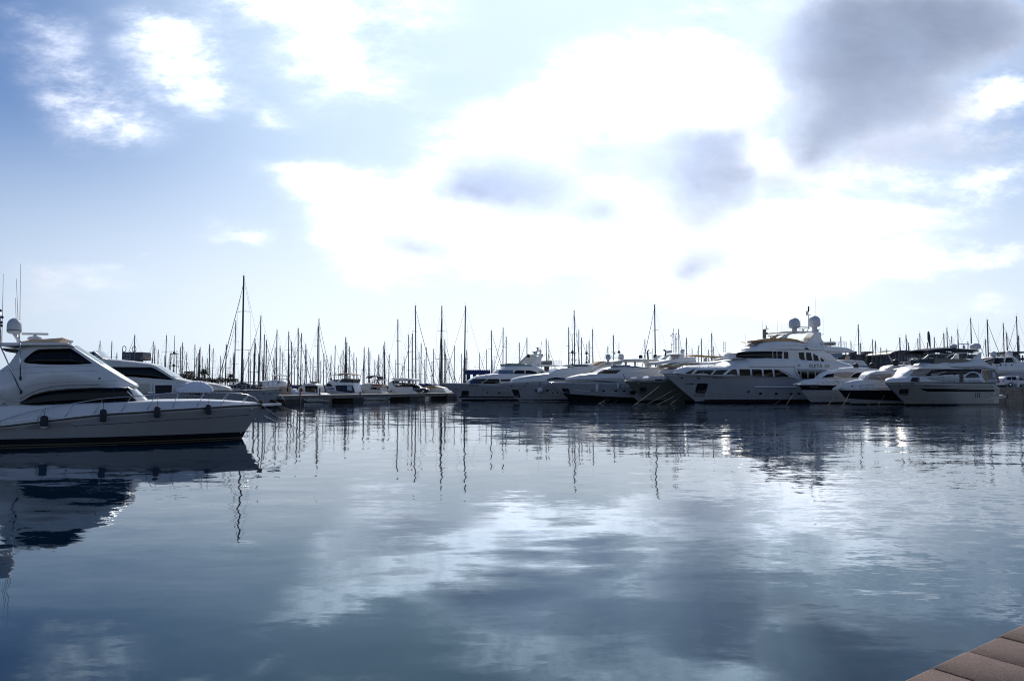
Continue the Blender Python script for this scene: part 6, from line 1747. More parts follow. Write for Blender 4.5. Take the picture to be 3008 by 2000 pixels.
bar(o, ZC(112,1300)[0], ZC(165,1302)[0], 1.5, .04, STEEL, 'boarding_step'); bar(o, ZC(112,1322)[0], ZC(165,1324)[0], 1.5, .04, STEEL, 'boarding_step')

# motor cruiser just left of the pier end, over the registered bow
o = Boat('motor_boat', 'white cabin cruiser with a beige stern, right of the blue sail covers at the pier', 'boat', (770, 1180), 20, SG, Y=131)
h = Hull(o, ZC(600,1260,596,1330,588,1450), ZC(560,1318,450,1318,360,1320), 1.6, 14, WHITE, zend=1.3)
c1 = Cabin(o, ZC(640,1275,630,1260,540,1250,400,1250,360,1258,330,1260), ZC(640,1330,360,1330,330,1330), 1.5, WHITE, 'cabin', front=1.5, r=.2)
for x in (375, 425, 475, 530): lines(o, c1.yf, [ZC(x,1258,x,1310)], GREYC, 'window_post', r=.03)
patch(o, c1.yf, ZC(535,1258,552,1258,552,1274,535,1274), GLASS, 'side_window')
plate(o, ZC(468,1186,540,1182,600,1184,648,1188), .08, 1.3, CREAM, 'hard_top', yv=1)
for x in (480, 560, 640): bar(o, ZC(x,1255)[0], ZC(x,1186)[0], 1.1, .04, STEEL, 'roof_pole', both=True)
bar(o, ZC(470,1232)[0], ZC(655,1230)[0], 1.2, .06, NAVY, 'dodger', both=True)
slab(o, ZC(575,1318,668,1316,676,1330,672,1412,580,1412), 1.6, BEIGE, 'deck_box', yv=1.4, bevel=.1)
patch(o, lambda a, z: 1.6, ZC(636,1325,655,1325,655,1372,636,1372), GLASS, 'box_door', off=.03, both=False)
slab(o, ZC(676,1320,698,1318,708,1400,690,1412), .9, CREAM, 'stern_seat', yv=1.4, bevel=.1)
bar(o, ZC(680,1300)[0], ZC(660,1235)[0], 1.0, .05, RED, 'red_flag')

# ------------------------------------------------------------------ sailing yachts
def rig(root, H, hullL, jib=True, spread=2, r=.11, boomc=BLUEC, stay_top=.96):
    """mast and gear in a frame with x aft and the mast foot at the origin"""
    m = part(MB().tube([(0, 0, .9), (0, 0, H)], r, 7, r * .7), 'mast', ALU, root)
    part(MB().tube([(-.35, 0, H + .02), (.3, 0, H + .06)], .025, 4), 'masthead_bar', ALU, m)
    part(MB().tube([(0, 0, H), (.05, 0, H + .7)], .018, 4), 'masthead_antenna', WIRE, m)
    for k in range(spread):
        z = H * (.42 + .3 * k) if spread > 1 else H * .55
        w = 1.35 - .3 * k
        part(MB().tube([(.25, -w, z), (0, 0, z + .1), (.25, w, z)], .035, 5), 'spreader', ALU, m)
    part(MB().tube([(0, 0, 2.0), (hullL * .36, 0, 2.15)], .075, 6), 'boom', ALU, root)
    part(MB().tube([(.15, 0, 2.35), (hullL * .12, 0, 2.42), (hullL * .34, 0, 2.3)], .2, 8, .11), 'sail_cover', boomc, root)
    if jib: part(MB().tube([(-hullL * .42, 0, 1.3), (-hullL * .1, 0, 1.3 + (H * stay_top - 1.3) * .76), (-.08, 0, H * stay_top)], .075, 6, .03), 'furled_jib', GREYC, root)
    else: part(MB().tube([(-hullL * .42, 0, 1.3), (-.08, 0, H * stay_top)], .022, 4), 'forestay', WIRE, root)
    part(MB().tube([(hullL * .5, 0, 1.1), (0, 0, H)], .016, 4), 'backstay', WIRE, root)
    for sd in (1, -1):
        zz = H * (.42 + .3 * (spread - 1)) if spread > 1 else H * .55
        part(MB().tube([(.2, sd * 1.5, 1.1), (.25, sd * (1.35 - .3 * (spread - 1)), zz), (0, 0, H * .97)], .014, 4), 'shroud', WIRE, root)
    return m
def sail_hull(root, L, half, m, cab=WHITE):
    mb = MB()
    us = [0, .03, .08, .16, .28, .42, .58, .74, .88, 1]; vs_ = [0, .25, .5, .75, 1]
    rows1, rows2 = [], []
    for u in us:
        w = half * (1 - (1 - min(1, u / .55)) ** 2.2) * (1 - .35 * max(0, (u - .55) / .45) ** 2)
        zs = 1.35 - .3 * u
        r_ = [(-L * .45 + L * u + .8 * (v) * (1 - u), w * (1 - .25 * v * v), zs - (zs + .5) * v) for v in vs_]
        rows1.append(r_)
    mb.grid(rows1); mb.grid([[(a, -y, z) for a, y, z in r] for r in rows1])
    mb.grid([[(r[0][0], r[0][1] * t, r[0][2]) for t in (-1, 0, 1)] for r in rows1], False)
    mb.grid([[(p[0], p[1] * t, p[2]) for t in (-1, 0, 1)] for p in rows1[-1]], False)
    part(mb, 'hull', m, root)
    c = MB()
    rows = []
    for i in range(9):
        u = i / 8; a = -L * .25 + L * .45 * u; w = half * .55 * math.sin(math.pi * min(.9, .2 + u * .7)) ** .5; z = 1.15 + .5 * min(1, u * 2.5)
        rows.append([(a, w, 1.0), (a, w * .95, z), (a, w * .5, z + .1), (a, -w * .5, z + .1), (a, -w * .95, z), (a, -w, 1.0)])
    c.grid(rows); c.ngon(rows[-1])
    part(c, 'coachroof', cab, root)
    part(MB().box((L * .2, -half * .5, 1.5), (L * .32, half * .5, 2.1)), 'sprayhood', NAVY, root, .2)
PROT = []
for k, (H, L, half, jib, sp, bc) in enumerate(((15, 11, 1.7, True, 2, BLUEC), (14, 10.5, 1.65, False, 2, NAVY), (16.5, 12.5, 1.85, True, 2, NAVY), (13, 9.5, 1.5, True, 1, BEIGE), (12, 9, 1.5, False, 1, BLUEC))):
    e = empty('sailing_yacht', (0, 0, 0), 0, 'x', 'sailing yacht', 'x')
    sail_hull(e, L, half, (WHITE, CREAM, WHITE, HULLW, WHITE)[k]); rig(e, H, L, jib, sp, .16, bc)
    PROT.append((e, H, [c for c in e.children], [[g for g in c.children] for c in e.children]))
used_ = set()
def place_sail(k, loc, rz, s, label, group, fat=1.0):
    e, H, ch, gch = PROT[k]
    if k in used_:
        n = e.copy(); COL.objects.link(n)
        for c, gs in zip(ch, gch):
            cc = c.copy(); COL.objects.link(cc); cc.parent = n
            for g in gs:
                gg = g.copy(); COL.objects.link(gg); gg.parent = cc
    else:
        n = e; used_.add(k)
    n.location = loc; n.rotation_euler = (rs.gauss(0, .007), rs.gauss(0, .007), rz); n.scale = (s * fat, s * fat, s)
    n['label'] = label; n['group'] = group; n['category'] = 'sailing yacht'
    return n
# masts read off the photo: column and top of each, zone by zone (landmark in front)
ZONES = [
 ('behind the long motor yacht roof', ((296,1002),(328,1003),(344,1037),(395,985),(448,1005),(456,1015),(464,1028),(488,985))),
 ('behind the long motor yacht windscreen', ((484,1045),(499,1040),(503,1032),(519,1030),(532,1020),(535,1028),(538,1007),(549,1034))),
 ('above the covered dinghy', ((574,1012),(583,1038),(585,1027),(589,1020),(596,1048),(610,1053),(617,1012),(626,1024))),
 ('left of the tallest mast', ((641,1082),(649,1046),(653,1073),(664,1013),(669,1080),(676,1053),(685,1090),(691,942))),
 ('right of the tallest mast', ((732,1032),(746,996),(749,1010),(764,929),(772,1048),(777,983),(783,1000),(788,1046))),
 ('above the beige-sterned cabin cruiser', ((808,1022),(814,970),(824,1017),(829,1032),(849,975),(851,1040),(858,1005),(866,1024))),
 ('above the dark-cockpit small cruiser', ((878,965),(885,979),(897,1011),(902,1027),(912,1053),(919,1049),(927,1088),(933,959),(939,937))),
 ('above the navy-canvas flybridge cruiser', ((943,1060),(951,1038),(960,1045),(973,1044),(984,1015),(1002,1042),(1008,1029),(1017,991),(1020,1007),(1026,1018))),
 ('above the cruiser with the lifebuoys', ((1040,1035),(1048,1050),(1071,1020),(1083,1021),(1087,1034),(1112,1041),(1117,1049),(1125,1015),(1130,1029),(1133,1005),(1142,1063))),
 ('above the pilot-house cruiser', ((1171,940),(1182,1073),(1188,1048),(1201,984),(1212,980),(1224,899))),
 ('above the dark car', ((1233,1036),(1237,1010),(1251,1021),(1269,1062),(1273,1025),(1294,995),(1299,899),(1300,1023))),
 ('above the leftmost row yacht bow', ((1307,998),(1320,1056),(1334,1017),(1357,1039),(1364,900),(1372,1028),(1409,1037),(1429,1027),(1445,971))),
 ('behind the green flybridge screen', ((1477,964),(1487,990),(1525,1007),(1548,993),(1606,996))),
 ('behind the almond-window yacht', ((1669,962),(1688,912),(1699,968),(1708,992),(1731,1002),(1741,968))),
 ('behind the hard top with two pale domes', ((1786,1018),(1801,985),(1895,998),(1924,896))),
 ('behind the tan awning', ((1993,967),(2017,993),(2034,1022),(2052,1015),(2059,996),(2080,1027),(2090,980),(2097,1019))),
 ('above the long dark terminal building', ((2439,995),(2469,990),(2499,1003),(2521,954),(2528,1008),(2547,1035),(2562,998),(2573,1002),(2587,1022),(2604,1026))),
 ('above the curved-roof hall', ((2644,993),(2663,985),(2669,1007),(2695,995),(2700,980),(2726,1007),(2742,991))),
 ('above the navy bimini', ((2773,980),(2780,964),(2794,989),(2815,970),(2841,1004),(2852,936))),
 ('above the white car', ((2897,997),(2899,940),(2946,950),(2958,979),(2986,930),(2990,987)))]
ORD = ['first', 'second', 'third', 'fourth', 'fifth', 'sixth', 'seventh', 'eighth', 'ninth', 'tenth', 'eleventh']
rs = random.Random(5)
PLACED = []
def clear(x, y):
    return all((x - a) ** 2 * 1.0 + (y - c) ** 2 * .35 > 14 for a, c in PLACED)
for zone, ms in ZONES:
    n = len(ms)
    tall = min(ms, key=lambda q_: q_[1]); low = max(ms, key=lambda q_: q_[1])
    for i, (px, py) in enumerate(ms):
        up = 1135 - py
        best = None
        for t in range(60):
            Hm = rs.uniform(11.5, 17.5) if up < 165 else rs.uniform(16.5, 22)
            Y = (Hm - EYE) * FOC / up
            lo = 182 if px < 1450 else 200
            if px > 2600: lo = 160
            if not lo < Y < 420: continue
            p = at(px, py, Y)
            # keep clear of the buildings and their land
            if p.x > 100 and Y > 225: continue
            if clear(p.x, Y): best = (p, Y, Hm); break
            best = best or (p, Y, Hm)
        if best is None:
            Y = 200; p = at(px, py, Y); best = (p, Y, p.z)
        p, Y, _ = best
        PLACED.append((p.x, Y))
        Hm = p.z
        k = rs.choice((0, 1, 2) if Hm > 14 else (1, 3, 4, 0))
        s = Hm / PROT[k][1]
        rz = math.atan2(PN.y, PN.x) + rs.choice((0, math.pi)) + rs.uniform(-.12, .12)
        if rs.random() < .25: rz += math.pi / 2 * rs.choice((1, -1)) * .5
        if (px, py) == tall: lab = 'sailing yacht with the tallest mast ' + zone
        elif (px, py) == low: lab = 'sailing yacht with the shortest mast ' + zone
        elif i == 0: lab = 'sailing yacht with the leftmost mast ' + zone
        elif i == n - 1: lab = 'sailing yacht with the rightmost mast ' + zone
        else: lab = 'sailing yacht, %s mast from the left %s' % (ORD[i], zone)
        place_sail(k, (p.x, p.y, 0), rz, s, lab, 'moored sailing yachts behind the pier and quay', fat=min(1.15, max(.8, 1 / s)) if s > 1.2 else 1.0)

# the low thin masts that fill the gaps farther out: nothing tells them apart
for i in range(54):
    px = rs.uniform(445, 1460) if i < 44 else rs.uniform(2440, 2760)
    up = rs.uniform(52, 98)
    Hm = rs.uniform(11.5, 14.5); Y = (Hm - EYE) * FOC / up
    if px > 2000: Y = min(Y, 222); up = (Hm - EYE) * FOC / Y
    Y = min(Y, 425)
    p = at(px, 1135 - up, Y)
    if not clear(p.x, Y): continue
    PLACED.append((p.x, Y))
    k = rs.choice((1, 3, 4))
    place_sail(k, (p.x, p.y, 0), math.atan2(PN.y, PN.x) + rs.choice((0, math.pi)) + rs.uniform(-.2, .2), p.z / PROT[k][1], 'small far-off sailing yacht with a low thin mast among many like it', 'low thin masts of far-off sailing yachts')
# tallest mast: a big sailing yacht with blue covers behind the registered bow
def tall_yacht():
    p = at(710, 1120, 119); top = at(717, 811, 119)
    e = empty('sailing_yacht', (p.x, p.y, 0), R(78), 'big sailing yacht with the tallest mast and navy covers on deck', 'sailing yacht', 'moored sailing yachts behind the pier and quay')
    H = top.z
    sail_hull(e, 17, 2.2, WHITE)
    m = rig(e, H, 17, True, 2, .17, NAVY, .93)
    for sd in (1, -1):
        mb = MB().tube([(-7, sd * 1.3, 2.2), (0, sd * 2.1, 2.1), (7, sd * 1.8, 2.0)], .035, 5)
        for a in (-6.5, -4, -1.5, 1.5, 4, 6.5): mb.tube([(a, sd * 1.9, 1.1), (a, sd * 1.9, 2.1)], .03, 5)
        part(mb, 'guard_rail', STEEL, e)
    for a0, a1, z in ((-2.5, 2.2, 2.0), (-4.2, -2.8, 1.9), (-7.6, -6.8, 2.1)):
        mb = MB(); rows = []
        for i in range(8):
            u = i / 7; w = 1.2 * math.sin(math.pi * min(.93, .1 + .83 * u)) ** .5
            rows.append([(a0 + (a1 - a0) * u, w * math.cos(t * math.pi / 8), 1.1 + (z - 1.1 + .25 * math.sin(u * 7)) * math.sin(t * math.pi / 8) ** .8) for t in range(9)])
        mb.grid(rows); mb.ngon(rows[0]); mb.ngon(rows[-1])
        part(mb, 'deck_cover', NAVY, e)
tall_yacht()

# vessels showing only a working mast: radar mast with platforms
def radar_mast(label, px, py, Y, w=1.6, levels=(.35, .5, .7)):
    p = at(px, py, Y)
    e = empty('work_boat', (p.x, p.y, 0), .3, label, 'boat')
    sail_hull(e, 13, 2.2, SLATED)
    m = part(MB().tube([(0, 0, .8), (0, 0, p.z * .55), (0, 0, p.z)], .2, 7, .05), 'mast', ALU, e)
    for k, f in enumerate(levels):
        z = p.z * f
        part(MB().tube([(-w * (1.1 - .25 * k), 0, z), (w * (1.1 - .25 * k), 0, z)], .08, 5), 'crosstree', ALU, m)
        part(MB().lathe((0, 0, z + .05), [(.1, 0), (.32, .1), (.36, .35), (.12, .5)], 10), 'lamp_housing', BLACK, m)
    for sd in (1, -1): part(MB().tube([(sd * w, 0, p.z * .35), (sd * .1, 0, p.z * .75)], .04, 4), 'stay', WIRE, m)
radar_mast('work boat with a dark signal mast and cross arms, above the covered dinghy davit', 513, 985, 190)
radar_mast('work boat with a thick signal mast behind the almond-window yacht', 1681, 982, 195, 1.9)
radar_mast('work boat with a small naval style mast right of the thick signal mast', 1723, 1008, 200, 1.6, (.3, .42, .62, .8))
radar_mast('work boat with pale lantern mast behind the hard top with two pale domes', 1818, 1004, 190, .7, (.4, .6, .8))
radar_mast('work boat with a mast and drooping gear right of the green flybridge screen', 1612, 1000, 188, 1.1, (.4, .55))

# feather flag, lamp posts, boat hoist
p = at(2733, 972, 190)
e = empty('feather_flag', (p.x, p.y, 2.6), 0, 'tall dark feather flag above the curved-roof hall', 'flag')
part(MB().tube([(0, 0, 0), (-.1, 0, p.z - 4), (-.35, 0, p.z - 2.65)], .06, 6), 'pole', ALU, e)
part(MB().ngon([(-.1, -.02, p.z - 7), (-.1, -.02, p.z - 4), (-.35, -.02, p.z - 2.6), (-.75, -.02, p.z - 2.9), (-.8, -.02, p.z - 4.5), (-.3, -.02, p.z - 6.6)]).ngon([(-.1, .02, p.z - 7), (-.1, .02, p.z - 4), (-.35, .02, p.z - 2.6), (-.75, .02, p.z - 2.9), (-.8, .02, p.z - 4.5), (-.3, .02, p.z - 6.6)]), 'banner', SLATED, e)
def lamp(px, py, Y, arms, label):
    p = at(px, py, Y)
    e = empty('street_lamp', (p.x, p.y, .4), 0, label, 'street lamp', 'lamp posts on the breakwater')
    part(MB().tube([(0, 0, 0), (0, 0, p.z - .4)], .1, 7, .06), 'pole', GREYM, e)
    for sd in arms:
        a = part(MB().tube([(0, 0, p.z - .45), (sd * .9, 0, p.z - .25)], .05, 5), 'arm', GREYM, e)
        part(MB().box((sd * .9 - .35, -.15, p.z - .3), (sd * .9 + .35, .15, p.z - .18)), 'lamp_head', GREYM, a, .03)
lamp(1453, 1048, 330, (1, -1), 'flat-headed lamp post left of the green flybridge screen')
lamp(1313, 1079, 360, (1, -1), 'small twin-arm lamp post above the leftmost row yacht bow')
lamp(1401, 1079, 360, (1, -1), 'small twin-arm lamp post above the blue boat hoist')
lamp(503, 1098, 330, (1,), 'lamp post left of the sandstone tower')
def hoist():
    Y = 215
    x0, x1 = at(1369, 1090, Y).x, at(1440, 1090, Y).x
    zt = at(1400, 1089, Y).z
    e = empty('boat_hoist', ((x0 + x1) / 2, Y, .3), 0, 'blue travelling boat hoist behind the leftmost row yacht', 'boat hoist')
    w = (x1 - x0) / 2
    for yy in (-2.5, 2.5):
        part(MB().box((-w, yy - .35, zt - 1.3), (w, yy + .35, zt - .3)), 'girder', BLUEC, e, .05)
        for f in (-.8, -.3, .28, .85): part(MB().box((f * w - .35, yy - .34, 0), (f * w + .35, yy + .34, zt - 1.3)), 'leg', BLUEC, e, .03)
    for k in range(14): part(MB().tube([(-w + .3 + k * 2 * w / 14, -2.5, zt - .2), (-w + .3 + k * 2 * w / 14, 2.5, zt - .2)], .16, 6), 'pulley', BLUEC, e)
hoist()

# ------------------------------------------------------------------ breakwater, land, buildings, palms
bw = MB().prism([(0, 0), (0, 2.4), (.8, 2.6), (1.2, 3.6), (2.2, 3.6), (2.4, 0)], -190, 100)
o = bw.build('breakwater_wall', PALEC); o.rotation_euler = (0, 0, math.pi / 2); o.location = (-60, 440, 0)
tagp(o, 'long low grey breakwater wall on the horizon behind the masts', 'wall')
land = MB()
LP = [(82, 138), (260, 138), (420, 330), (420, 520), (110, 520), (100, 240), (92, 190), (84, 165)]
for z0, z1 in ((-2, 2.6),):
    land.add([(x, y, z0) for x, y in LP] + [(x, y, z1) for x, y in LP], [tuple(range(8)), tuple(range(8, 16))] + [(i, (i + 1) % 8, 8 + (i + 1) % 8, 8 + i) for i in range(8)])
tagp(land.build('quay_ground', CONC, None, .0), kind='structure')
tagp(MB().add([(x, y, 2.604) for x, y in ((84, 141), (259, 141), (417, 332), (417, 518), (113, 518), (103, 240))], [(0, 1, 2, 3, 4, 5)]).build('road', mat('asphalt', (.06, .06, .06), .9, var=.3, bump=.3)), kind='structure')
# old stone face of the quay at the right edge
st = MB()
rs2 = random.Random(3)
for r_ in range(4):
    x = 82.0 + (r_ % 2) * .6
    while x < 118:
        w = rs2.uniform(1.0, 1.9)
        st.box((x, 137.55 + rs2.uniform(0, .12), r_ * .64 - .05), (x + w - .04, 138.05, r_ * .64 + .58)); x += w
o = st.build('quay_wall', SANDST, None, .04); tagp(o, 'sandstone block quay face under the white car', 'wall')
car('parked_car', 'white estate car parked on the quay at the right edge', (93.6, 140.8, 2.6), math.pi + .12, CARW, estate=True).scale = (1.3, 1.3, 1.3)
car('parked_van', 'dark van behind the white car at the right edge', (97.5, 147, 2.6), math.pi + .05, CARD, L=5.0, van=True).scale = (1.4, 1.4, 1.4)
p = at(2990, 1105, 138.6)
o = MB().lathe((0, 0, 0), [(.3, 0), (.26, .1), (.2, .15), (.2, 1.5), (.26, 1.55), (.24, 1.8), (.08, 1.95)], 12).build('bollard', WHITE); o.location = (p.x, 138.6, 2.6)
tagp(o, 'white bollard on the quay edge before the white car', 'bollard')
def long_building():
    Y = 285
    x0, x1 = at(2405, 1045, Y).x, at(2765, 1045, Y).x
    zt = at(2500, 1047, Y).z
    e = empty('terminal_building', (x0, Y, 2.6), 0, 'long low dark building with vertical window bays, right of the biggest yacht', 'building')
    H = zt - 2.6; Lx = x1 - x0 + 12
    part(MB().box((0, 0, 0), (Lx, 20, H)), 'wall', SLATE, e)
    part(MB().box((-.6, -.6, H), (Lx + .6, 20, H + .7)), 'roof', SLATED, e, .05)
    part(MB().box((-.3, -.35, H * .52), (Lx, -.005, H * .6)), 'cornice', GREYM, e)
    n = int(Lx / 1.55)
    for i in range(n):
        for z0, z1 in ((.2, .5), (.62, .9)):
            if (i * 7 + int(z0 * 10)) % 5: part(MB().box((.3 + i * 1.55, -.12, H * z0), (1.15 + i * 1.55, -.004, H * z1)), 'window', SLATED if (i * 3) % 4 else GLASS, e)
    for i in range(10):
        x = 2 + i * Lx / 10 + rs2.uniform(-1, 1); part(MB().box((x, 3, H + .7), (x + rs2.uniform(1.2, 3.2), 6, H + .7 + rs2.uniform(.5, 1.6))), 'roof_unit', SLATED, e)
long_building()
def hall():
    Y = 268
    L_ = Z8(18,735,60,712,130,695,200,690,300,694,420,706,520,722,640,738,720,742)
    pts = [at(x, y, Y) for x, y in L_]
    x0 = pts[0].x
    e = empty('arched_hall', (x0, Y, 2.6), 0, 'hall with a long curved roof left of the navy bimini', 'building')
    P3 = [(p.x - x0, p.z - 2.6) for p in smooth_poly([Vector((p.x, p.z)).to_tuple() for p in pts], 3) and [Vector((a, 0, c)) for a, c in smooth_poly([(p.x, p.z) for p in pts], 3)]]
    up, dn = P3, [(a, z - .7) for a, z in P3]
    part(MB().prism(up + dn[::-1], -2.5, 16), 'roof', SLATED, e)
    part(MB().prism([(a, z - .7) for a, z in P3[4:]] + [(P3[-1][0], 0), (P3[4][0] + 1.0, 0)], 0, 14), 'wall', SLATE, e)
    for i in range(14):
        f = (i + .5) / 14; a = P3[5][0] + (P3[-1][0] - P3[5][0]) * f
        part(MB().box((a - .12, -.3, 2), (a + .12, -.004, interp(P3, a) - .75)), 'mullion', GREYM, e)
    part(MB().tube([(P3[1][0], -1, P3[1][1] - .7), (P3[5][0], -1, 7)], .25, 6), 'strut', WHITE, e)
hall()
# pale glazed block in front of the hall and canopy at the right edge
p0, p1 = at(2693, 1088, 240), at(2742, 1050, 240)
e = empty('kiosk_building', (p0.x, 240, 2.6), 0, 'small pale glazed building between the black domes and the navy bimini', 'building')
part(MB().box((0, 0, 0), (p1.x - p0.x, 6, p1.z - 2.6)), 'wall', WHITE, e)
part(MB().box((-.4, -.4, p1.z - 2.6), (p1.x - p0.x + .4, 6.4, p1.z - 2.2)), 'roof', SLATED, e)
for i in range(5):
    w = (p1.x - p0.x) / 5
    for z0 in (3.2, 5.6): part(MB().box((i * w + .2, -.1, z0), (i * w + w - .2, -.004, z0 + 1.7)), 'window', SLATED, e)
p0, p1 = at(2952, 1062, 200), at(3000, 1034, 200)
e = empty('harbour_office', (p0.x, 200, 2.6), 0, 'dark flat-roofed block at the right edge between pale domes', 'building')
part(MB().box((1.8, 0, 0), (p1.x - p0.x - .6, 6, p1.z - 2.9)), 'wall', SLATED, e)
part(MB().box((0, -1, p1.z - 2.9), (p1.x - p0.x + .6, 6.5, p1.z - 2.5)), 'roof', SLATED, e)
for i in range(4): part(MB().box((2.1 + i * .75, -.08, p1.z - 6), (2.5 + i * .75, -.004, p1.z - 3.4)), 'window', GREYM, e)
part(MB().box((p1.x - p0.x, -.5, p1.z - 4.6), (p1.x - p0.x + 9, 3, p1.z - 4.1)), 'canopy', SLATED, e)

# yacht partly hidden behind the cream one at the right edge
def right_back():
    b = Boat('motor_yacht', 'white yacht with two pale domes on its arch, behind the cream yacht stern', 'yacht', (2870, 1178), 195, GRP, Y=146)
    h = Hull(b, R8(480,900,500,980,540,1150), R8(700,935,1000,940,1300,945), 2.7, 18, HULLW, zend=3.4)
    house = Cabin(b, R8(600,900,690,830,770,790,1100,775,1233,772,1500,790), R8(600,960,1233,955,1500,955), 2.3, WHITE, 'deck_house', front=4, r=.25)
    fb = Cabin(b, R8(700,780,735,705,780,700,1040,690,1080,720,1130,770,1160,790), R8(700,850,1160,850), 2.0, CREAM, 'flybridge_house', front=1.5, r=.12, tumble=.12, fmin=.7)
    strip(b, fb.yf, R8(760,722,920,718), R8(752,800,905,802), GLASS, 'side_window', n=6)
    strip(b, fb.yf, R8(950,712,1035,705,1070,770), R8(925,800,1000,795,1075,786), GLASS, 'side_window', n=6)
    slab(b, R8(1045,690,1075,695,1170,790,1235,800,1235,830,1100,830,1095,770), 2.1, WHITE, 'radar_arch', y0=1.9, both=True, yv=2)
    dome(b, R8(752,690)[0], 14, 16, FENDW, .6, 'satellite_dome', stalk=.2); dome(b, R8(995,685)[0], 15, 17, FENDW, -.6, 'satellite_dome', stalk=.2)
    scanner(b, R8(880,690)[0], 18, 0)
    for x in (860, 940, 1030): dome(b, R8(x,835)[0], 5, 5, BLACK, 2.0, 'seat_back')
right_back()
# small yachts showing between the biggest yacht and the building
def mid_back():
    b = Boat('motor_yacht', 'white yacht with two pale domes seen past the biggest yacht stern', 'yacht', (2425, 1172), 195, GRP, Y=165)
    h = Hull(b, R6(560,400,600,480,640,700), R6(900,330,1300,340,1500,350), 2.5, 17, HULLW, zend=3.3)
    Cabin(b, R6(780,330,850,270,1000,250,1200,255,1390,265,1450,350,1480,395), R6(780,420,1480,420), 2.2, WHITE, 'deck_house', front=3, r=.3)
    slab(b, R6(830,262,900,250,1400,262,1405,280,1180,285,840,275), 2.3, WHITE, 'hard_top', yv=2)
    dome(b, R6(890,235)[0], 10, 12, FENDW, .8, 'satellite_dome'); dome(b, R6(1110,235)[0], 11, 13, BEIGE, -.5, 'satellite_dome')
    bar(b, R6(1050,240)[0], R6(1082,110)[0], .5, .12, BARK, 'wrapped_mast')
    slab(b, R6(740,115,985,115,1010,180,900,200,800,190), 1.9, GLASSB, 'screen', yv=1.6)
mid_back()

# control tower with two rings, far left
def tower():
    Y = 300
    p0, p1 = at(*ZA(480, 872)[0], Y), at(*ZA(782, 755)[0], Y)
    e = empty('control_tower', (p0.x, Y, .5), 0, 'dark glazed control room topped by two pale rings, behind the long motor yacht', 'building')
    w, z0, z1 = p1.x - p0.x, p0.z - .5, p1.z - .5
    part(MB().box((w * .55, 1, -.5), (w * .8, 4, z0)), 'shaft', SLATE, e)
    part(MB().box((0, 0, z0), (w, 7, z1)), 'control_room', SLATE, e, .1)
    part(MB().box((w * .9, -.3, z0 + .15), (w + 1.1, 5, z0 + (z1 - z0) * .38)), 'balcony', SANDST, e, .05)
    for r_ in range(2):
        for i in range(5): part(MB().box((.25 + i * w * .075, -.1, z0 + .3 + r_ * (z1 - z0) * .42), (.25 + i * w * .075 + w * .05, -.004, z0 + .3 + r_ * (z1 - z0) * .42 + .8)), 'window', GREYM, e)
    part(MB().box((w * .38, -.15, z0), (w * .42, -.004, z1 + .3)), 'pilaster', GREYM, e); part(MB().box((w * .58, -.15, z0), (w * .63, -.004, z1)), 'pilaster', GREYM, e)
    part(MB().tube([(-.4, 1, -.5), (-.4, 1, z1 + 1.4)], .13, 8), 'flue', GREYM, e)
    for cx, cy in ((505, 710), (648, 712)):
        c = at(*ZA(cx, cy)[0], Y)
        pts = [(c.x - p0.x + .56 * math.cos(t * math.pi / 12), .5 + .3 * math.cos(t * math.pi / 12), c.z - .5 + 1.15 * math.sin(t * math.pi / 12)) for t in range(25)]
        part(MB().tube(pts, .14, 8, cap=False), 'ring', PALEC, e)
tower()
p0, p1 = at(544, 1125, 300), at(559, 1094, 300)
e = empty('stone_tower', (p0.x, 300, 0), 0, 'short sandstone tower beside palms, left of the covered dinghy', 'tower')
part(MB().box((0, 0, 0), (p1.x - p0.x, 3, p1.z)), 'wall', SANDST, e, .1)
part(MB().box((-.3, -.3, p1.z), (p1.x - p0.x + .3, 3.3, p1.z + .5)), 'parapet', SANDST, e)
def palm(px, py, Y, label, s=1.0):
    p = at(px, py, Y)
    H = p.z - .3
    e = empty('palm_tree', (p.x, p.y, 0), 0, label, 'palm tree', 'palms on the far shore')
    part(MB().tube([(0, 0, 0), (.15, 0, H * .5), (0, 0, H)], .28 * s, 7, .2 * s), 'trunk', BARK, e)
    mb = MB()
    for i in range(26):
        az = i * 2.39996; el = .9 - 1.5 * (i / 26)
        Lf = rs2.uniform(1.6, 2.4) * s
        pts = []
        for k in range(6):
            t = k / 5
            r_ = Lf * t; z = math.sin(el) * r_ - .55 * Lf * t * t
            pts.append(Vector((math.cos(az) * r_ * math.cos(el * .6), math.sin(az) * r_ * math.cos(el * .6), H + z)))
        sd = Vector((-math.sin(az), math.cos(az), 0))
        rows = [[q_ + sd * .3 * s * math.sin(math.pi * min(.95, .15 + .8 * k / 5)) - Vector((0, 0, .12)), q_, q_ - sd * .3 * s * math.sin(math.pi * min(.95, .15 + .8 * k / 5)) - Vector((0, 0, .12))] for k, q_ in enumerate(pts)]
        mb.grid(rows, False)
    part(mb, 'crown', LEAF, e)
palm(600, 1085, 290, 'palm standing alone above the covered dinghy', 1.3)
palm(541, 1098, 297, 'palm left of the sandstone tower', 1.2); palm(553, 1092, 305, 'palm rising behind the sandstone tower', 1.2); palm(563, 1098, 296, 'palm right of the sandstone tower', 1.1)
palm(498, 1092, 300, 'palm beside the sloping windscreen of the long motor yacht', 1.2); palm(678, 1098, 310, 'small palm left of the tallest mast foot', .9)
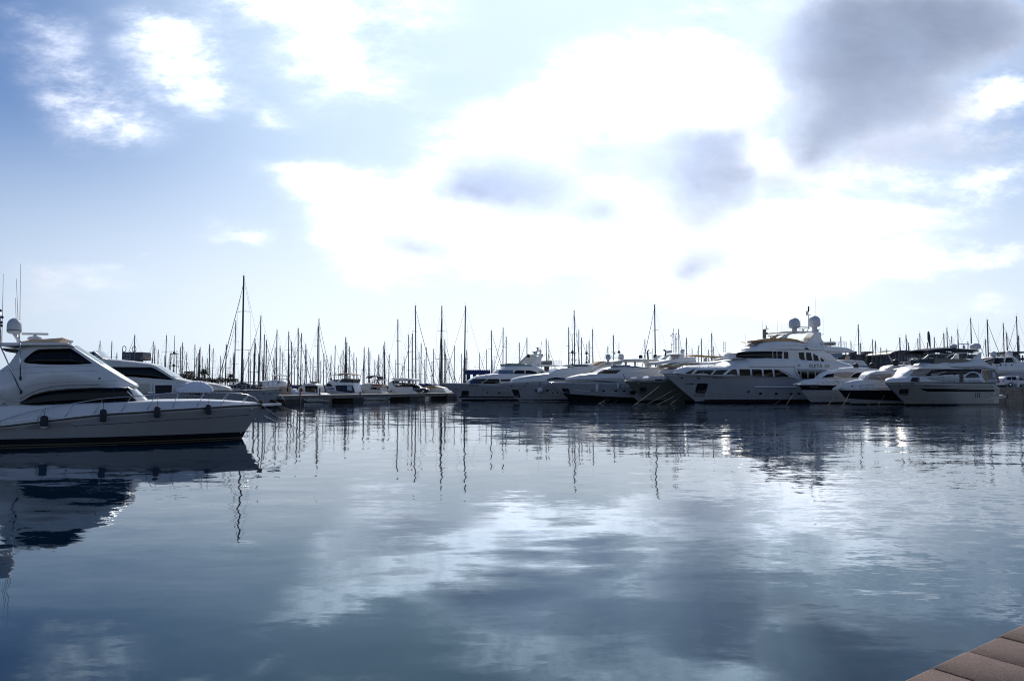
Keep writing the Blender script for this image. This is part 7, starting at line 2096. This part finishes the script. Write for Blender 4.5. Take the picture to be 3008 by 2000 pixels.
# shrubs on the far shore: each a loose clump of leaves
def shrub(px, py, Y, w, label):
    p = at(px, py, Y)
    e = empty('shrub', (p.x, p.y, 0), 0, label, 'shrub', 'shrubs on the far shore')
    part(MB().tube([(0, 0, 0), (.1, 0, p.z * .6)], .12, 6, .07), 'trunk', BARK, e)
    mb = MB()
    for i in range(420):
        v = Vector((rs2.gauss(0, .5) * w, rs2.gauss(0, .4) * w, 0)); v.z = max(.5, p.z - abs(rs2.gauss(0, .35)) * 2.2 - (v.x / w) ** 2 * .9)
        d = Vector((rs2.uniform(-1, 1), rs2.uniform(-1, 1), rs2.uniform(-.6, .6))).normalized() * .28
        u = d.cross(Vector((rs2.uniform(-1, 1), rs2.uniform(-1, 1), 1))).normalized() * .18
        mb.add([v - d, v + u, v + d, v - u], [(0, 1, 2, 3)])
    part(mb, 'crown', SHRUB, e)
for px, py, w, lab in ((572, 1112, 2.4, 'shrub right of the sandstone tower'), (588, 1109, 2.6, 'shrub left of the lone palm'), (612, 1110, 2.6, 'shrub right of the lone palm'), (628, 1113, 2.2, 'low shrub between the lone palm and the tallest mast'),
                       (648, 1109, 2.4, 'shrub on the far shore, second left of the tallest mast'), (668, 1111, 2.6, 'shrub on the far shore, next left of the tallest mast'), (686, 1111, 2.4, 'shrub on the far shore behind the tallest mast foot')):
    shrub(px, py, 300, w, lab)

# ------------------------------------------------------------------ the quay the viewer stands on
QZ = 1.15
E1, E2 = on_z(*ZQ(2359, 130)[0], QZ), on_z(*ZQ(200, 1154)[0], QZ)
ed = (E2 - E1).normalized()                     # along the edge, towards the viewer
j0, j1 = on_z(*ZQ(1500, 620)[0], QZ), on_z(*ZQ(2359, 860)[0], QZ)
jd = (j1 - j0).normalized()
nrm = Vector((ed.y, -ed.x, 0)); nrm = nrm if nrm.dot(jd) > 0 else -nrm
cuts = sorted(((on_z(*ZQ(x, y)[0], QZ) - E1).dot(ed)) for x, y in ((1930, 320), (1380, 600), (690, 920)))
step = (cuts[-1] - cuts[0]) / 2
cuts = [cuts[0] + step * k for k in range(-60, 12)]
sl = math.tan(math.asin(max(-.9, min(.9, jd.dot(ed)))))
mb = MB()
G = .012
for i, (c0, c1) in enumerate(zip(cuts, cuts[1:])):
    dz = rs2.uniform(-.004, .004)
    W_ = .62
    def q3(s, t, z):
        t -= .055
        p = E1 + ed * (s + sl * t) + nrm * t
        return (p.x, p.y, z + dz)
    for (t0, t1, rr) in ((0.0, W_, True), (W_ + G * 1.5, 2 * W_, False), (2 * W_ + G * 1.5, 3 * W_, False)):
        rows = []
        prof = [(t0, QZ - .6), (t0, QZ - .05), (t0 + .015, QZ - .018), (t0 + .05, QZ)] if rr else [(t0, QZ - .1), (t0, QZ - .008), (t0 + .008, QZ)]
        prof += [(t1 - .008, QZ), (t1, QZ - .008), (t1, QZ - .1)]
        for s, drop in ((c0 + G * .5, .012), (c0 + G * .5 + .008, .0), (c1 - G * .5 - .008, .0), (c1 - G * .5, .012)):
            rows.append([q3(s, t, z - (drop if z > QZ - .04 else 0)) for t, z in prof])
        mb.grid(rows, True); mb.ngon(rows[0]); mb.ngon(rows[-1])
def granite():
    m, nt, b = nodes('granite_coping')
    L = nt.links
    g = nt.nodes.new('ShaderNodeNewGeometry')
    def nz(s, d):
        n = nt.nodes.new('ShaderNodeTexNoise'); n.inputs['Scale'].default_value = s; n.inputs['Detail'].default_value = d; n.inputs['Roughness'].default_value = .7
        L.new(g.outputs['Position'], n.inputs['Vector']); return n.outputs['Fac']
    def ramp(f, stops):
        r = nt.nodes.new('ShaderNodeValToRGB')
        while len(r.color_ramp.elements) < len(stops): r.color_ramp.elements.new(.5)
        for e, (p, c) in zip(r.color_ramp.elements, stops): e.position = p; e.color = c + (1,)
        L.new(f, r.inputs['Fac']); return r.outputs['Color']
    speck = ramp(nz(160, 3), ((.32, (.045, .024, .022)), (.45, (.110, .066, .058)), (.56, (.145, .088, .078)), (.72, (.28, .20, .18))))
    stain = ramp(nz(3.5, 6), ((.3, (.62, .62, .60)), (.6, (1.0, .98, .96))))
    mx = nt.nodes.new('ShaderNodeMix'); mx.data_type = 'RGBA'; mx.blend_type = 'MULTIPLY'; mx.inputs[0].default_value = 1
    L.new(speck, mx.inputs[6]); L.new(stain, mx.inputs[7]); L.new(mx.outputs[2], b.inputs['Base Color'])
    b.inputs['Roughness'].default_value = .85
    bp = nt.nodes.new('ShaderNodeBump'); bp.inputs['Strength'].default_value = .55; bp.inputs['Distance'].default_value = .008
    ad = nt.nodes.new('ShaderNodeMath'); ad.operation = 'ADD'; L.new(nz(90, 4), ad.inputs[0]); L.new(nz(14, 4), ad.inputs[1])
    L.new(ad.outputs[0], bp.inputs['Height']); L.new(bp.outputs[0], b.inputs['Normal'])
    return m
tagp(mb.build('quay_edge', granite()), kind='structure')
p = [E1 + ed * s + nrm * t for s, t in ((-22, .04), (6, .04), (6, 14), (-22, 14))]
qb = MB()
qb.add([(v.x, v.y, -2) for v in p] + [(v.x, v.y, QZ - .05) for v in p], [(0, 1, 2, 3), (4, 5, 6, 7), (0, 1, 5, 4), (1, 2, 6, 5), (2, 3, 7, 6), (3, 0, 4, 7)])
tagp(qb.build('quay', CONCD), kind='structure')
